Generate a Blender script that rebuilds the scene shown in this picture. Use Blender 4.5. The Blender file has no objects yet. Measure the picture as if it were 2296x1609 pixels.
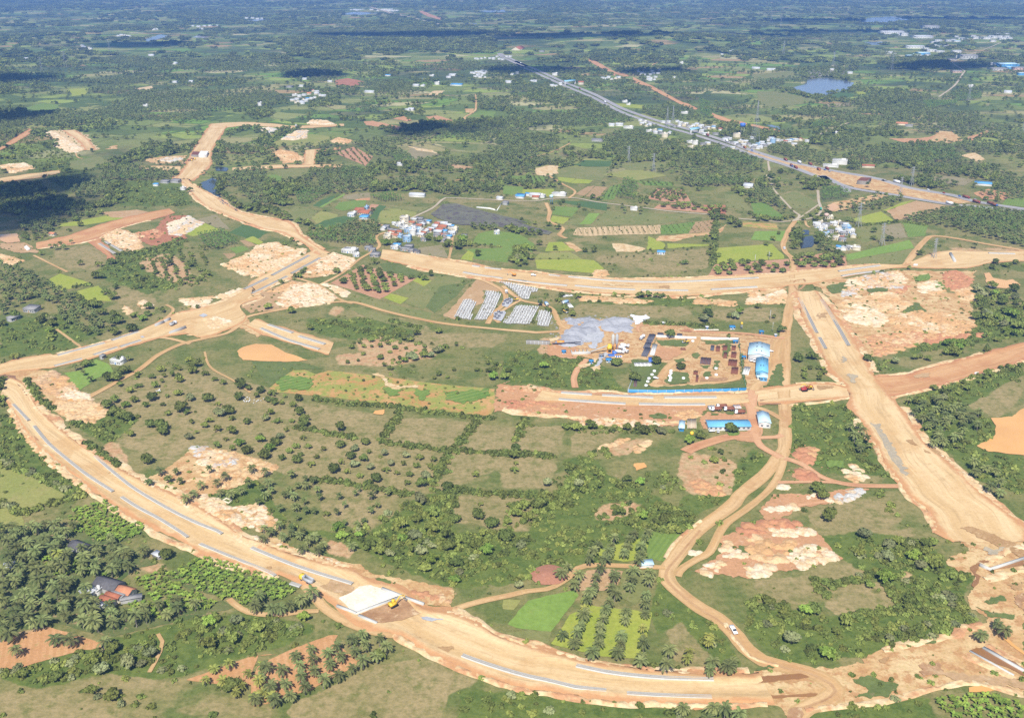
import bpy, math, random
import numpy as np
from mathutils import Vector, Matrix
from mathutils.geometry import delaunay_2d_cdt
random.seed(7); RS = np.random.RandomState(11)
SC = bpy.context.scene
COL = SC.collection
PI = math.pi
FW, FH, FOC, TILT, CH = 2296.0, 1609.0, 2210.0, math.radians(22), 300.0
cT, sT = math.cos(TILT), math.sin(TILT)
cam = bpy.data.cameras.new('camera'); camo = bpy.data.objects.new('camera', cam); COL.objects.link(camo)
cam.sensor_width = 36; cam.lens = 36*FOC/FW; cam.clip_start = 1; cam.clip_end = 60000
camo.location = (0, 0, CH); camo.rotation_euler = (PI/2-TILT, 0, 0); SC.camera = camo
def at(X, Y, z=0.0):
 """ground point (height z) seen at X, Y of the photo frame"""
 X = np.asarray(X, float); Y = np.asarray(Y, float)
 dx = (X-FW/2)/FOC; dy = (FH/2-Y)/FOC
 vy = cT+dy*sT; vz = -sT+dy*cT
 t = (z-CH)/vz
 return np.stack([dx*t, vy*t, np.zeros_like(t)+z], -1)
def proj(x, y, z=0.0):
 x = np.asarray(x, float); y = np.asarray(y, float); h = z-CH
 d = np.maximum(y*cT-h*sT, 1e-3); u = y*sT+h*cT
 return FW/2+FOC*x/d, FH/2-FOC*u/d
def pxm(Y): return (Y-(FH/2-FOC*math.tan(TILT)))*cT/CH     # frame pixels per metre at row Y
K = .27
FR = {'F': (0, 0, 1), 'a': (1409, 721.4, .1611), 'b': (1183.6, 693.2, .1611), 'c': (991.9, 614.3, .23126), 'd': (845.4, 462.2, .15888),
      'e': (1397.7, 248, .35118), 'g': (1803.5, 467.8, .11992), 'h': (1916.2, 33.8, .28865), 'i': (1735.9, 360.7, .4257)}
for r, oy in enumerate((0, 394.5, 789, 1183.6)):
 for c, ox in enumerate((0, 563.6, 1127.2, 1676.1)): FR['%d%d' % (r, c)] = (ox, oy, K)
def PP(s):
 out = []; f = FR['F']
 for t in s.split():
  if ',' not in t: f = FR[t]; continue
  x, y = t.split(',')[:2]
  out.append((f[0]+float(x)*f[2], f[1]+float(y)*f[2]))
 return np.array(out)
def _h(ix, iy, s):
 n = (ix*374761393+iy*668265263+s*974634777) & 0x7fffffff
 n = ((n ^ (n >> 13))*1274126177) & 0x7fffffff
 return ((n ^ (n >> 16)) & 0xffff)/65535.0
def vn(x, y, s=0):
 x = np.asarray(x, float); y = np.asarray(y, float)
 ix = np.floor(x).astype(np.int64); iy = np.floor(y).astype(np.int64); fx = x-ix; fy = y-iy
 fx = fx*fx*(3-2*fx); fy = fy*fy*(3-2*fy)
 a = _h(ix, iy, s)*(1-fx)+_h(ix+1, iy, s)*fx; b = _h(ix, iy+1, s)*(1-fx)+_h(ix+1, iy+1, s)*fx
 return a*(1-fy)+b*fy
def fbm(x, y, s=0, o=4):
 v = 0; a = .5; t = 0
 for i in range(o): v = v+a*vn(np.asarray(x)*2**i, np.asarray(y)*2**i, s+i*17); t += a; a *= .55
 return v/t
class NT:
 def __init__(s, name, rough=.9, spec=.15):
  s.m = bpy.data.materials.new(name); s.m.use_nodes = True; s.t = s.m.node_tree; s.t.nodes.clear()
  s.out = s.n('ShaderNodeOutputMaterial'); s.b = s.n('ShaderNodeBsdfPrincipled')
  s.b.inputs['Roughness'].default_value = rough; s.b.inputs['Specular IOR Level'].default_value = spec
  s.l(s.b.outputs[0], s.out.inputs[0]); s._p = None
 def n(s, t): return s.t.nodes.new(t)
 def l(s, a, b): s.t.links.new(a, b)
 @property
 def pos(s):
  if not s._p: s._p = s.n('ShaderNodeNewGeometry').outputs['Position']
  return s._p
 def put(s, v, sock):
  if isinstance(v, (int, float)): sock.default_value = v
  elif isinstance(v, (tuple, list)): sock.default_value = (*v, 1)[:len(sock.default_value)]
  else: s.l(v, sock)
 def noise(s, size, det=4, rough=.55, vec=None, out=0, sq=None):
  n = s.n('ShaderNodeTexNoise'); n.inputs['Scale'].default_value = 1/size; n.inputs['Detail'].default_value = det; n.inputs['Roughness'].default_value = rough
  v = vec or s.pos
  if sq:
   mp = s.n('ShaderNodeMapping'); s.l(v, mp.inputs[0]); mp.inputs['Scale'].default_value = sq[:3]
   if len(sq) > 3: mp.inputs['Rotation'].default_value = (0, 0, sq[3])
   v = mp.outputs[0]
  s.l(v, n.inputs['Vector']); return n.outputs[out]
 def rng(s, f, a, b, c=0, d=1, smooth=True):
  n = s.n('ShaderNodeMapRange'); n.interpolation_type = 'SMOOTHSTEP' if smooth else 'LINEAR'
  s.put(f, n.inputs[0])
  for i, v in enumerate((a, b, c, d)): s.put(v, n.inputs[i+1])
  return n.outputs[0]
 def math(s, op, a, b=0.0):
  n = s.n('ShaderNodeMath'); n.operation = op; s.put(a, n.inputs[0]); s.put(b, n.inputs[1]); return n.outputs[0]
 def mix(s, f, a, b, mode='MIX'):
  n = s.n('ShaderNodeMix'); n.data_type = 'RGBA'; n.blend_type = mode
  s.put(f, n.inputs[0]); s.put(a, n.inputs[6]); s.put(b, n.inputs[7]); return n.outputs[2]
 def attr(s, name, out='Fac'):
  n = s.n('ShaderNodeAttribute'); n.attribute_name = name; return n.outputs[out]
 def rand(s): return s.n('ShaderNodeObjectInfo').outputs['Random']
 def col(s, c): s.put(c, s.b.inputs['Base Color']); return s
 def bump(s, h, st=.5, dist=1.0):
  n = s.n('ShaderNodeBump'); n.inputs['Strength'].default_value = st; n.inputs['Distance'].default_value = dist
  s.l(h, n.inputs['Height']); s.l(n.outputs[0], s.b.inputs['Normal']); return s
def soil(name, c0, c1, c2, big=30, small=2.0, t2=.58, rows=None, bump=.35):
 m = NT(name); a = m.mix(m.rng(m.noise(big, 5, .6), .35, .65), c0, c1)
 a = m.mix(m.rng(m.noise(big*.35, 6, .75), t2-.03, t2+.08), a, c2); a = m.mix(m.rng(m.noise(big*.12, 5, .75), .5, .66, 0, .5), a, m.mix(1, a, (.68, .74, .55), 'MULTIPLY'))
 sp = m.noise(small, 3, .6)
 a = m.mix(m.rng(sp, .2, .8, .0, .55), a, m.mix(1, a, (.62, .6, .56), 'MULTIPLY'))
 if rows:     # crop or plough rows: direction (rad), spacing (m), colour, strength
  ang, d, rc, st = rows
  mp = m.n('ShaderNodeMapping'); m.l(m.pos, mp.inputs[0]); mp.inputs['Rotation'].default_value = (0, 0, ang)
  w = m.n('ShaderNodeTexWave'); w.inputs['Scale'].default_value = .314/d; w.inputs['Distortion'].default_value = .6; w.inputs['Detail Scale'].default_value = .05
  m.l(mp.outputs[0], w.inputs[0]); a = m.mix(m.rng(w.outputs[1], .35, .75, 0, st), a, rc)
 m.col(a).bump(sp, bump, .6); return m.m
def flat(name, c, rough=.6, spec=.3, var=.25, size=3, metal=0):
 m = NT(name, rough, spec); f = m.noise(size, 4, .65)
 m.col(m.mix(m.rng(f, .3, .75, 0, var), c, tuple(x*.55 for x in c))); m.b.inputs['Metallic'].default_value = metal
 return m.m
def tag(o, label, cat=None, group=None, kind=None):
 o['label'] = label
 if cat: o['category'] = cat
 if group: o['group'] = group
 if kind: o['kind'] = kind
 return o
def mesh(name, v, loops, starts, mats=(), mi=None, attrs=None, uv=None, smooth=False):
 me = bpy.data.meshes.new(name); v = np.ascontiguousarray(v, np.float32)
 me.vertices.add(len(v)); me.vertices.foreach_set('co', v.ravel())
 me.loops.add(len(loops)); me.loops.foreach_set('vertex_index', np.ascontiguousarray(loops, np.int32))
 me.polygons.add(len(starts)); me.polygons.foreach_set('loop_start', np.ascontiguousarray(starts, np.int32))
 for m in mats: me.materials.append(m)
 if mi is not None: me.polygons.foreach_set('material_index', np.ascontiguousarray(mi, np.int32))
 if smooth: me.polygons.foreach_set('use_smooth', np.ones(len(starts), bool))
 for k, (dom, ty, val) in (attrs or {}).items():
  a = me.attributes.new(k, ty, dom)
  a.data.foreach_set('color' if 'COLOR' in ty else 'vector' if 'VECTOR' in ty else 'value', np.ascontiguousarray(val, np.int32 if ty == 'INT' else np.float32).ravel())
 me.update(); me.validate(); return me
def quads(v, q, **k):
 q = np.asarray(q, np.int32); return mesh(k.pop('name'), v, q.ravel(), np.arange(len(q))*q.shape[1], **k)
def gridq(n, m):
 i, j = np.meshgrid(np.arange(n-1), np.arange(m-1), indexing='ij'); a = (i*m+j).ravel()
 return np.stack([a, a+1, a+m+1, a+m], 1)
def link(me, name, parent=None, loc=None):
 o = bpy.data.objects.new(name, me); COL.objects.link(o)
 if parent: o.parent = parent
 if loc is not None: o.location = loc
 return o
def empty(name, loc, rz=0.0):
 o = bpy.data.objects.new(name, None); COL.objects.link(o); o.location = loc; o.rotation_euler = (0, 0, rz); o.empty_display_size = .5; return o
def children(o): return [c for c in CH_OF.get(o.name, [])]
CH_OF = {}
def dup(o, loc, rz=0.0, sc=1.0):
 """copy of a thing with its parts and sub-parts"""
 def cp(a, par):
  b = a.copy(); COL.objects.link(b)
  if par: b.parent = par
  for ch in a.children: cp(ch, b)
  return b
 r = cp(o, None); r.location = loc; r.rotation_euler = (0, 0, rz); r.scale = (sc, sc, sc) if not isinstance(sc, tuple) else sc
 return r
class MB:
 """collects boxes, prisms, tubes as one mesh"""
 def __init__(s): s.v = []; s.f = []; s.m = []
 def add(s, v, f, m=0):
  b = len(s.v); s.v += [tuple(x) for x in v]; s.f += [tuple(i+b for i in q) for q in f]; s.m += [m]*len(f); return s
 def box(s, x0, y0, z0, x1, y1, z1, m=0, top=True, bottom=False):
  v = [(x0, y0, z0), (x1, y0, z0), (x1, y1, z0), (x0, y1, z0), (x0, y0, z1), (x1, y0, z1), (x1, y1, z1), (x0, y1, z1)]
  f = [(0, 1, 5, 4), (1, 2, 6, 5), (2, 3, 7, 6), (3, 0, 4, 7)]+([(4, 5, 6, 7)] if top else [])+([(3, 2, 1, 0)] if bottom else [])
  return s.add(v, f, m)
 def gable(s, x0, y0, z0, x1, y1, z1, h, m=0, ov=.4, th=.15):
  """two roof slopes, ridge along x, with thickness"""
  ym = (y0+y1)/2; x0 -= ov; x1 += ov; k = h/((y1-y0)/2); a = y0-ov; b = y1+ov; e = z1-ov*k
  v = []
  for x in (x0, x1): v += [(x, a, e), (x, ym, z1+h), (x, b, e), (x, b, e-th), (x, ym, z1+h-th), (x, a, e-th)]
  return s.add(v, [(0, 6, 7, 1), (1, 7, 8, 2), (0, 5, 11, 6), (2, 8, 9, 3), (0, 1, 4, 5), (1, 2, 3, 4), (6, 11, 10, 7), (7, 10, 9, 8), (3, 9, 10, 4), (4, 10, 11, 5)], m)
 def gwall(s, x0, y0, z0, x1, y1, z1, h, m=0):
  ym = (y0+y1)/2
  v = [(x0, y0, z0), (x1, y0, z0), (x1, y1, z0), (x0, y1, z0), (x0, y0, z1), (x1, y0, z1), (x1, y1, z1), (x0, y1, z1), (x0, ym, z1+h), (x1, ym, z1+h)]
  return s.add(v, [(0, 1, 5, 4), (2, 3, 7, 6), (1, 2, 6, 9, 5), (3, 0, 4, 8, 7)], m)
 def mono(s, x0, y0, x1, y1, z0, z1, th=.12, m=0):
  v = [(x0, y0, z0), (x1, y0, z0), (x1, y1, z1), (x0, y1, z1), (x0, y0, z0-th), (x1, y0, z0-th), (x1, y1, z1-th), (x0, y1, z1-th)]
  return s.add(v, [(0, 1, 2, 3), (4, 7, 6, 5), (0, 4, 5, 1), (1, 5, 6, 2), (2, 6, 7, 3), (3, 7, 4, 0)], m)
 def tube(s, p, q, r0, r1=None, n=8, m=0, cap=True):
  p = Vector(p); q = Vector(q); r1 = r0 if r1 is None else r1; d = (q-p).normalized()
  a = d.orthogonal().normalized(); b = d.cross(a); v = []
  for c, r in ((p, r0), (q, r1)):
   for i in range(n):
    t = 2*PI*i/n; v.append(c+(a*math.cos(t)+b*math.sin(t))*r)
  f = [(i, (i+1) % n, n+(i+1) % n, n+i) for i in range(n)]
  if cap: f += [tuple(range(n, 2*n)), tuple(reversed(range(n)))]
  return s.add(v, f, m)
 def lathe(s, pts, n=12, m=0, c=(0, 0, 0)):
  v = []
  for r, z in pts:
   for i in range(n): v.append((c[0]+r*math.cos(2*PI*i/n), c[1]+r*math.sin(2*PI*i/n), c[2]+z))
  f = [(k*n+i, k*n+(i+1) % n, (k+1)*n+(i+1) % n, (k+1)*n+i) for k in range(len(pts)-1) for i in range(n)]
  return s.add(v, f, m)
 def mesh(s, name, mats, smooth=False):
  lo = [i for q in s.f for i in q]; st = np.cumsum([0]+[len(q) for q in s.f])[:-1]
  return mesh(name, s.v, lo, st, mats, s.m, smooth=smooth)
 def obj(s, name, mats, parent=None, loc=None, smooth=False):
  return link(s.mesh(name, mats if isinstance(mats, (list, tuple)) else [mats], smooth), name, parent, loc)
GX0, GY0, GS = -120.0, -80.0, 2.0
GN, GM = int((FW+240)/GS), int((FH+220)/GS)
BLOCK = np.zeros((GM, GN), bool); HARD = np.zeros((GM, GN), bool)
def inpoly(px, py, P):
 ins = np.zeros(px.shape, bool); n = len(P)
 for i in range(n):
  x0, y0 = P[i]; x1, y1 = P[(i+1) % n]
  if y0 == y1: continue
  c = ((y0 > py) != (y1 > py)) & (px < (x1-x0)*(py-y0)/(y1-y0)+x0); ins ^= c
 return ins
def raster(P, arr, val=True):
 x0, y0 = P.min(0); x1, y1 = P.max(0)
 i0, i1 = max(0, int((x0-GX0)/GS)), min(GN, int((x1-GX0)/GS)+2); j0, j1 = max(0, int((y0-GY0)/GS)), min(GM, int((y1-GY0)/GS)+2)
 if i1 <= i0 or j1 <= j0: return
 gx, gy = np.meshgrid(GX0+GS*(np.arange(i0, i1)+.5), GY0+GS*(np.arange(j0, j1)+.5))
 sub = arr[j0:j1, i0:i1]; sub[inpoly(gx, gy, P)] = val
def cell(X, Y):
 return np.clip(((Y-GY0)/GS).astype(int), 0, GM-1), np.clip(((X-GX0)/GS).astype(int), 0, GN-1)
ZC = [0.03]
def nz(): ZC[0] += .0015; return ZC[0]
def smooth(p, n):
 """resample a polyline by length with Catmull-Rom"""
 p = np.asarray(p, float); d = np.r_[0, np.cumsum(np.linalg.norm(np.diff(p, axis=0), axis=1))]
 t = np.linspace(0, d[-1], n); k = np.clip(np.searchsorted(d, t, side='right')-1, 0, len(p)-2)
 u = ((t-d[k])/np.maximum(d[k+1]-d[k], 1e-9))[:, None]
 a = p[np.maximum(k-1, 0)]; b = p[k]; c = p[k+1]; e = p[np.minimum(k+2, len(p)-1)]
 return .5*((2*b)+(-a+c)*u+(2*a-5*b+4*c-e)*u*u+(-a+3*b-3*c+e)*u**3)
def rough(P, amp, seg, s):
 """jagged closed outline in world metres"""
 out = []
 n = len(P)
 for i in range(n):
  a, b = P[i], P[(i+1) % n]; m = max(1, int(np.linalg.norm(b-a)/seg))
  out.append(a+(b-a)*(np.arange(m)/m)[:, None])
 q = np.concatenate(out); e = np.roll(q, -1, 0)-np.roll(q, 1, 0); nn = np.stack([e[:, 1], -e[:, 0]], 1); nn /= np.maximum(np.linalg.norm(nn, axis=1), 1e-6)[:, None]
 w = fbm(q[:, 0]/(seg*4), q[:, 1]/(seg*4), s, 5)-.5
 return q+nn*(w*2*amp)[:, None]
SEED = [1]
def sheet(name, s, mat, label, jit=.35, kind='structure', block=1, z=None, cat=None, group=None):
 """a flat patch of ground with a natural edge; jit in frame pixels"""
 SEED[0] += 1; P = PP(s) if isinstance(s, str) else s
 if block: raster(P, BLOCK)
 if name == 'water': raster(P, HARD)
 z = nz() if z is None else z
 W = at(P[:, 0], P[:, 1])[:, :2]; yr = P[:, 1].mean(); ppm = pxm(yr)
 q = rough(W, jit*6/ppm, (3 if jit > 1 else 5)/ppm, SEED[0])
 vo, _, fo, *_r = delaunay_2d_cdt([Vector(x) for x in q], [], [list(range(len(q)))], 1, 1e-4)
 vo = np.array([(x[0], x[1], z) for x in vo]); fo = [f if (vo[f[1]][0]-vo[f[0]][0])*(vo[f[2]][1]-vo[f[0]][1])-(vo[f[1]][1]-vo[f[0]][1])*(vo[f[2]][0]-vo[f[0]][0]) > 0 else f[::-1] for f in fo]
 o = link(quads(vo, fo, name=name, mats=[mat]), name)
 return tag(o, label, cat, group, kind)
def ribbon(name, sl, sr, mat, label, na=13, berm=1.0, step=5.0, jit=2.4, z=None, kind='structure', block=1):
 L = PP(sl); R = PP(sr); P = np.r_[L, R[::-1]]
 if block: raster(P, BLOCK); raster(P, HARD)
 Lw = at(L[:, 0], L[:, 1])[:, :2]; Rw = at(R[:, 0], R[:, 1])[:, :2]
 ln = max(np.linalg.norm(np.diff(Lw, axis=0), axis=1).sum(), np.linalg.norm(np.diff(Rw, axis=0), axis=1).sum())
 n = max(4, int(ln/step)); L2 = smooth(Lw, n); R2 = smooth(Rw, n); SEED[0] += 1
 u = np.linspace(0, 1, na); z = nz() if z is None else z
 v = L2[:, None]*(1-u)[None, :, None]+R2[:, None]*u[None, :, None]
 d = R2-L2; wd = np.linalg.norm(d, axis=1); d = d/np.maximum(wd, 1e-6)[:, None]
 s = np.arange(n)*step
 for k, sg in ((0, 1), (-1, -1)):
  j = (fbm(s/14, s*0+k*9, SEED[0], 4)-.5)*2*jit*2
  v[:, k] += d*j[:, None]*sg
 ds = np.minimum(u[None, :], 1-u[None, :])*wd[:, None]
 zz = z+berm*np.exp(-((ds-4.5)/2.5)**2)*fbm(v[..., 0]/9, v[..., 1]/9, SEED[0]+3, 3)
 V = np.concatenate([v, zz[..., None]], -1).reshape(-1, 3); q = gridq(n, na)
 a, b, c = V[q[0][0]], V[q[0][1]], V[q[0][2]]
 if np.cross((b-a)[:2], (c-b)[:2]) < 0: q = q[:, ::-1]
 uv = np.stack([np.minimum(u[None], 1-u[None])*wd[:, None], np.broadcast_to(s[:, None], (n, na)), np.broadcast_to(u[None], (n, na))*wd[:, None]], -1)
 o = link(quads(V, q, name=name, mats=[mat], attrs={'rd': ('POINT', 'FLOAT_VECTOR', uv.reshape(-1, 3))}, smooth=True), name)
 return tag(o, label, None, None, kind)
def track(name, s, width, mat, label, na=7, z=None, step=5.0, wj=.25, kind='structure', block=1):
 P = PP(s) if isinstance(s, str) else s; W = at(P[:, 0], P[:, 1])[:, :2]
 ln = np.linalg.norm(np.diff(W, axis=0), axis=1).sum(); n = max(4, int(ln/step)); C = smooth(W, n); SEED[0] += 1
 t = np.gradient(C, axis=0); t /= np.maximum(np.linalg.norm(t, axis=1), 1e-6)[:, None]; nn = np.stack([-t[:, 1], t[:, 0]], 1)
 sd = np.arange(n)*step; w = width*np.ones(n)
 L = C+nn*(w/2*(1+wj*(fbm(sd/18, sd*0, SEED[0], 4)-.5)*2))[:, None]; R = C-nn*(w/2*(1+wj*(fbm(sd/18, sd*0+5, SEED[0]+9, 4)-.5)*2))[:, None]
 u = np.linspace(0, 1, na); z = nz() if z is None else z
 v = L[:, None]*(1-u)[None, :, None]+R[:, None]*u[None, :, None]; V = np.concatenate([v, np.full(v.shape[:2]+(1,), z)], -1).reshape(-1, 3)
 uv = np.stack([np.broadcast_to(np.minimum(u, 1-u)[None]*width, (n, na)), np.broadcast_to(sd[:, None], (n, na)), np.broadcast_to(u[None]*width, (n, na))], -1)
 q = gridq(n, na)[:, ::-1]
 a, b, c = V[q[0][0]], V[q[0][1]], V[q[0][2]]
 if np.cross((b-a)[:2], (c-b)[:2]) < 0: q = q[:, ::-1]
 o = link(quads(V, q, name=name, mats=[mat], attrs={'rd': ('POINT', 'FLOAT_VECTOR', uv.reshape(-1, 3))}, smooth=True), name)
 if block:
  X, Y = proj(np.r_[L[:, 0], R[::-1, 0]], np.r_[L[:, 1], R[::-1, 1]]); raster(np.c_[X, Y], BLOCK); raster(np.c_[X, Y], HARD)
 return tag(o, label, None, None, kind)
SUN_EL, SUN_AZ = math.radians(50), math.radians(-7)      # light travels towards +Y, a little to the right
LD = Vector((math.sin(-SUN_AZ)*math.cos(SUN_EL), math.cos(SUN_AZ)*math.cos(SUN_EL), -math.sin(SUN_EL)))
w = bpy.data.worlds.new('World'); SC.world = w; w.use_nodes = True; wt = w.node_tree
bg = wt.nodes['Background']; sky = wt.nodes.new('ShaderNodeTexSky'); sky.sky_type = 'NISHITA'; sky.sun_disc = False
sky.sun_elevation = SUN_EL; sky.sun_rotation = math.atan2(-LD.x, -LD.y); sky.altitude = 900
wt.links.new(sky.outputs[0], bg.inputs[0]); bg.inputs[1].default_value = .1
sl = bpy.data.lights.new('sun', 'SUN'); sl.energy = 5.0; sl.angle = math.radians(.5); sl.color = (1, .96, .89)
so = bpy.data.objects.new('sun', sl); COL.objects.link(so); so.rotation_euler = LD.to_track_quat('-Z', 'Y').to_euler(); so.location = (-200, -600, 900)
SC.view_settings.view_transform = 'Standard'; SC.view_settings.look = 'None'; SC.view_settings.exposure = .42; SC.view_settings.gamma = 1
SC.cycles.use_denoising = False
SC.cycles.max_bounces = 5; SC.cycles.diffuse_bounces = 2; SC.cycles.glossy_bounces = 2; SC.cycles.transparent_max_bounces = 6; SC.cycles.volume_bounces = 0
SC.cycles.sample_clamp_indirect = 3
hm = bpy.data.materials.new('haze_air'); hm.use_nodes = True; ht = hm.node_tree; ht.nodes.clear()
ho = ht.nodes.new('ShaderNodeOutputMaterial'); hv = ht.nodes.new('ShaderNodeVolumePrincipled'); ht.links.new(hv.outputs[0], ho.inputs['Volume'])
hv.inputs['Color'].default_value = (.2, .43, 1, 1); hv.inputs['Density'].default_value = 1.02e-4; hv.inputs['Anisotropy'].default_value = 0
tag(MB().box(-26000, -9000, -3, 26000, 34000, 306, bottom=True).obj('haze', hm), 'thin blue haze over the distant countryside', 'haze', None, 'stuff')
cn = NT('thin_cloud', 1, 0); cn.put((.9, .9, .9), cn.b.inputs['Base Color']); ct = cn.n('ShaderNodeBsdfTransparent'); cx_ = cn.n('ShaderNodeMixShader'); cx_.inputs[0].default_value = .2; cn.l(ct.outputs[0], cx_.inputs[1]); cn.l(cn.b.outputs[0], cx_.inputs[2]); cn.l(cx_.outputs[0], cn.out.inputs[0]); cm = cn.m
def cloud(s, rx, ry, hgt=1150, seed=0):
 """a cumulus above the haze whose shadow falls on the given spot"""
 P = PP(s)[0]; g = at(P[0], P[1]); r = np.random.RandomState(seed); vs = []; fs = []; b = 0
 th = np.linspace(0, 2*PI, 15)[:-1]; ph = np.linspace(0, PI, 8)
 for k in range(9):
  a = r.rand()*2*PI; d = math.sqrt(r.rand())*.75; cx, cy = rx*d*math.cos(a), ry*d*math.sin(a); q = .3+.3*r.rand()
  for f in ph:
   for t in th:
    n = .8+.4*vn(3*math.cos(t)+k*9, 3*math.sin(t)+f*2, seed)
    vs.append((cx+rx*q*n*math.sin(f)*math.cos(t), cy+ry*q*n*math.sin(f)*math.sin(t), 90*q*2*math.cos(f)*n+(60*r.rand() if 0 else 0)))
  m = len(th)
  fs += [(b+i*m+j, b+(i+1)*m+j, b+(i+1)*m+(j+1) % m, b+i*m+(j+1) % m) for i in range(7) for j in range(m)]; b += len(ph)*m
 k = hgt/-LD.z
 o = MB().add(vs, fs).obj('cloud', cm, None, (g[0]-LD.x*k, g[1]-LD.y*k, hgt), True)
 tag(o, 'flat white fair weather cloud above the fields', 'cloud', 'fair weather clouds', 'structure')
for i, c in enumerate([('F 1010,78', 560, 260), ('F 1170,88', 420, 240), ('F 1260,80', 350, 200), ('F 1400,92', 240, 150), ('F 1830,46', 560, 210), ('F 2150,42', 500, 200), 
                       ('F 1890,70', 420, 150), ('F 2060,150', 170, 110), ('F 2130,145', 150, 90), ('F 10,178', 190, 110), ('F 60,420', 70, 62), ('F 30,490', 75, 55), ('F 90,475', 60, 40),
                       ('F 690,168', 150, 70), ('F 985,290', 110, 40), ('F 1200,158', 180, 70), ('F 1470,160', 130, 60), ('F 300,100', 300, 120), ('F 30,260', 80, 50), ('F 1700,80', 240, 110)]):
 cloud(c[0], c[1], c[2], seed=i+3)
NXg, NYg = 1020, 640
gx = np.linspace(-700, FW+700, NXg); gy = np.r_[np.linspace(-85.5, 0, 70)[:-1], np.linspace(0, 1760, NYg-69)]
GXX, GYY = np.meshgrid(gx, gy); GW = at(GXX, GYY)
MASKS = {}
def soft(key, lst, px):
 A = np.zeros((GM, GN), np.float32)
 for s in lst:
  t = np.zeros((GM, GN), bool); raster(PP(s), t); A = np.maximum(A, t)
 r = max(1, int(px/GS))
 for _ in range(2):
  for ax in (0, 1):
   c = np.cumsum(np.pad(A, [(r+1, r) if a == ax else (0, 0) for a in (0, 1)], 'edge'), ax)
   A = (np.take(c, np.arange(2*r+1, c.shape[ax]), ax)-np.take(c, np.arange(0, c.shape[ax]-2*r-1), ax))/(2*r+1)
 MASKS[key] = A
DRY = ["21 0,340 500,430 1200,540 2000,600 2296,640 2296,860 1600,1150 1300,1180 1000,1150 0,950", "20 700,380 1000,250 1700,120 2296,330 2296,950 1600,780 1400,900 950,750 900,600",
       "21 520,1050 1240,1180 1000,1480 600,1380", "21 1650,1190 2296,1200 2296,1503 1640,1400", "31 320,1480 1000,1150 1500,1050 1900,1250 1600,1400 1600,1576 300,1576", "30 0,1350 600,1330 1000,1500 1050,1576 0,1576",
       "30 570,1310 950,1210 1300,1230 1480,1330 1000,1340", "30 1400,1530 1700,1440 2200,1440 2296,1576", "33 40,430 550,400 640,560 500,640 200,600 80,540", "33 540,370 900,280 1040,340 830,430 640,440",
       "33 640,560 700,490 1130,450 1260,650 900,740 700,720", "33 170,870 400,820 700,1050 330,1090 230,1000", "33 1380,750 1500,700 1700,750 1600,790", "33 1060,40 1400,0 1440,60 1150,110", "22 730,1370 820,1250 950,1290 880,1410",
       "22 800,1150 1000,950 1100,900 900,1150", "32 1370,850 1480,770 1640,800 1780,1000 1650,1160 1430,1100", "23 400,660 560,600 760,650 780,720 520,740", "23 1750,400 2000,280 2296,180 2296,330 2100,540 1950,500",
       "12 590,1060 1500,1080 1600,1160 1100,1180 590,1150", "12 1740,1110 2296,1090 2296,1210 1760,1200", "22 150,620 520,620 480,860 150,820", "22 0,870 450,900 380,1130 0,1130", "22 590,660 1000,650 850,800 560,860", "23 500,1300 1100,1210 1300,1380 1100,1503 560,1480",
       "10 900,950 1250,930 1300,1150 1100,1200 1000,1080", "10 400,620 800,560 960,680 830,780 550,760", "11 760,1080 1500,1250 1300,1330 900,1200", "11 1200,1290 2200,1320 2000,1420 1500,1420", "00 950,1150 1250,1090 1600,1200 1400,1280 1000,1260", "00 380,1110 700,1060 760,1150 400,1200",
       "01 850,1000 1500,1200 1800,1250 1500,1300 1100,1250 900,1150", "02 230,1300 550,1200 900,1300 700,1340", "12 660,660 1200,640 1700,600 1710,760 1300,800 850,720", "13 230,180 400,120 580,230 560,260 380,270", "03 1300,1100 1900,1090 2296,1080 2296,1290 1500,1230", "13 1000,410 1130,400 1150,520 950,560", "23 340,440 800,430 820,520 500,560 350,520"]
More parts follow.
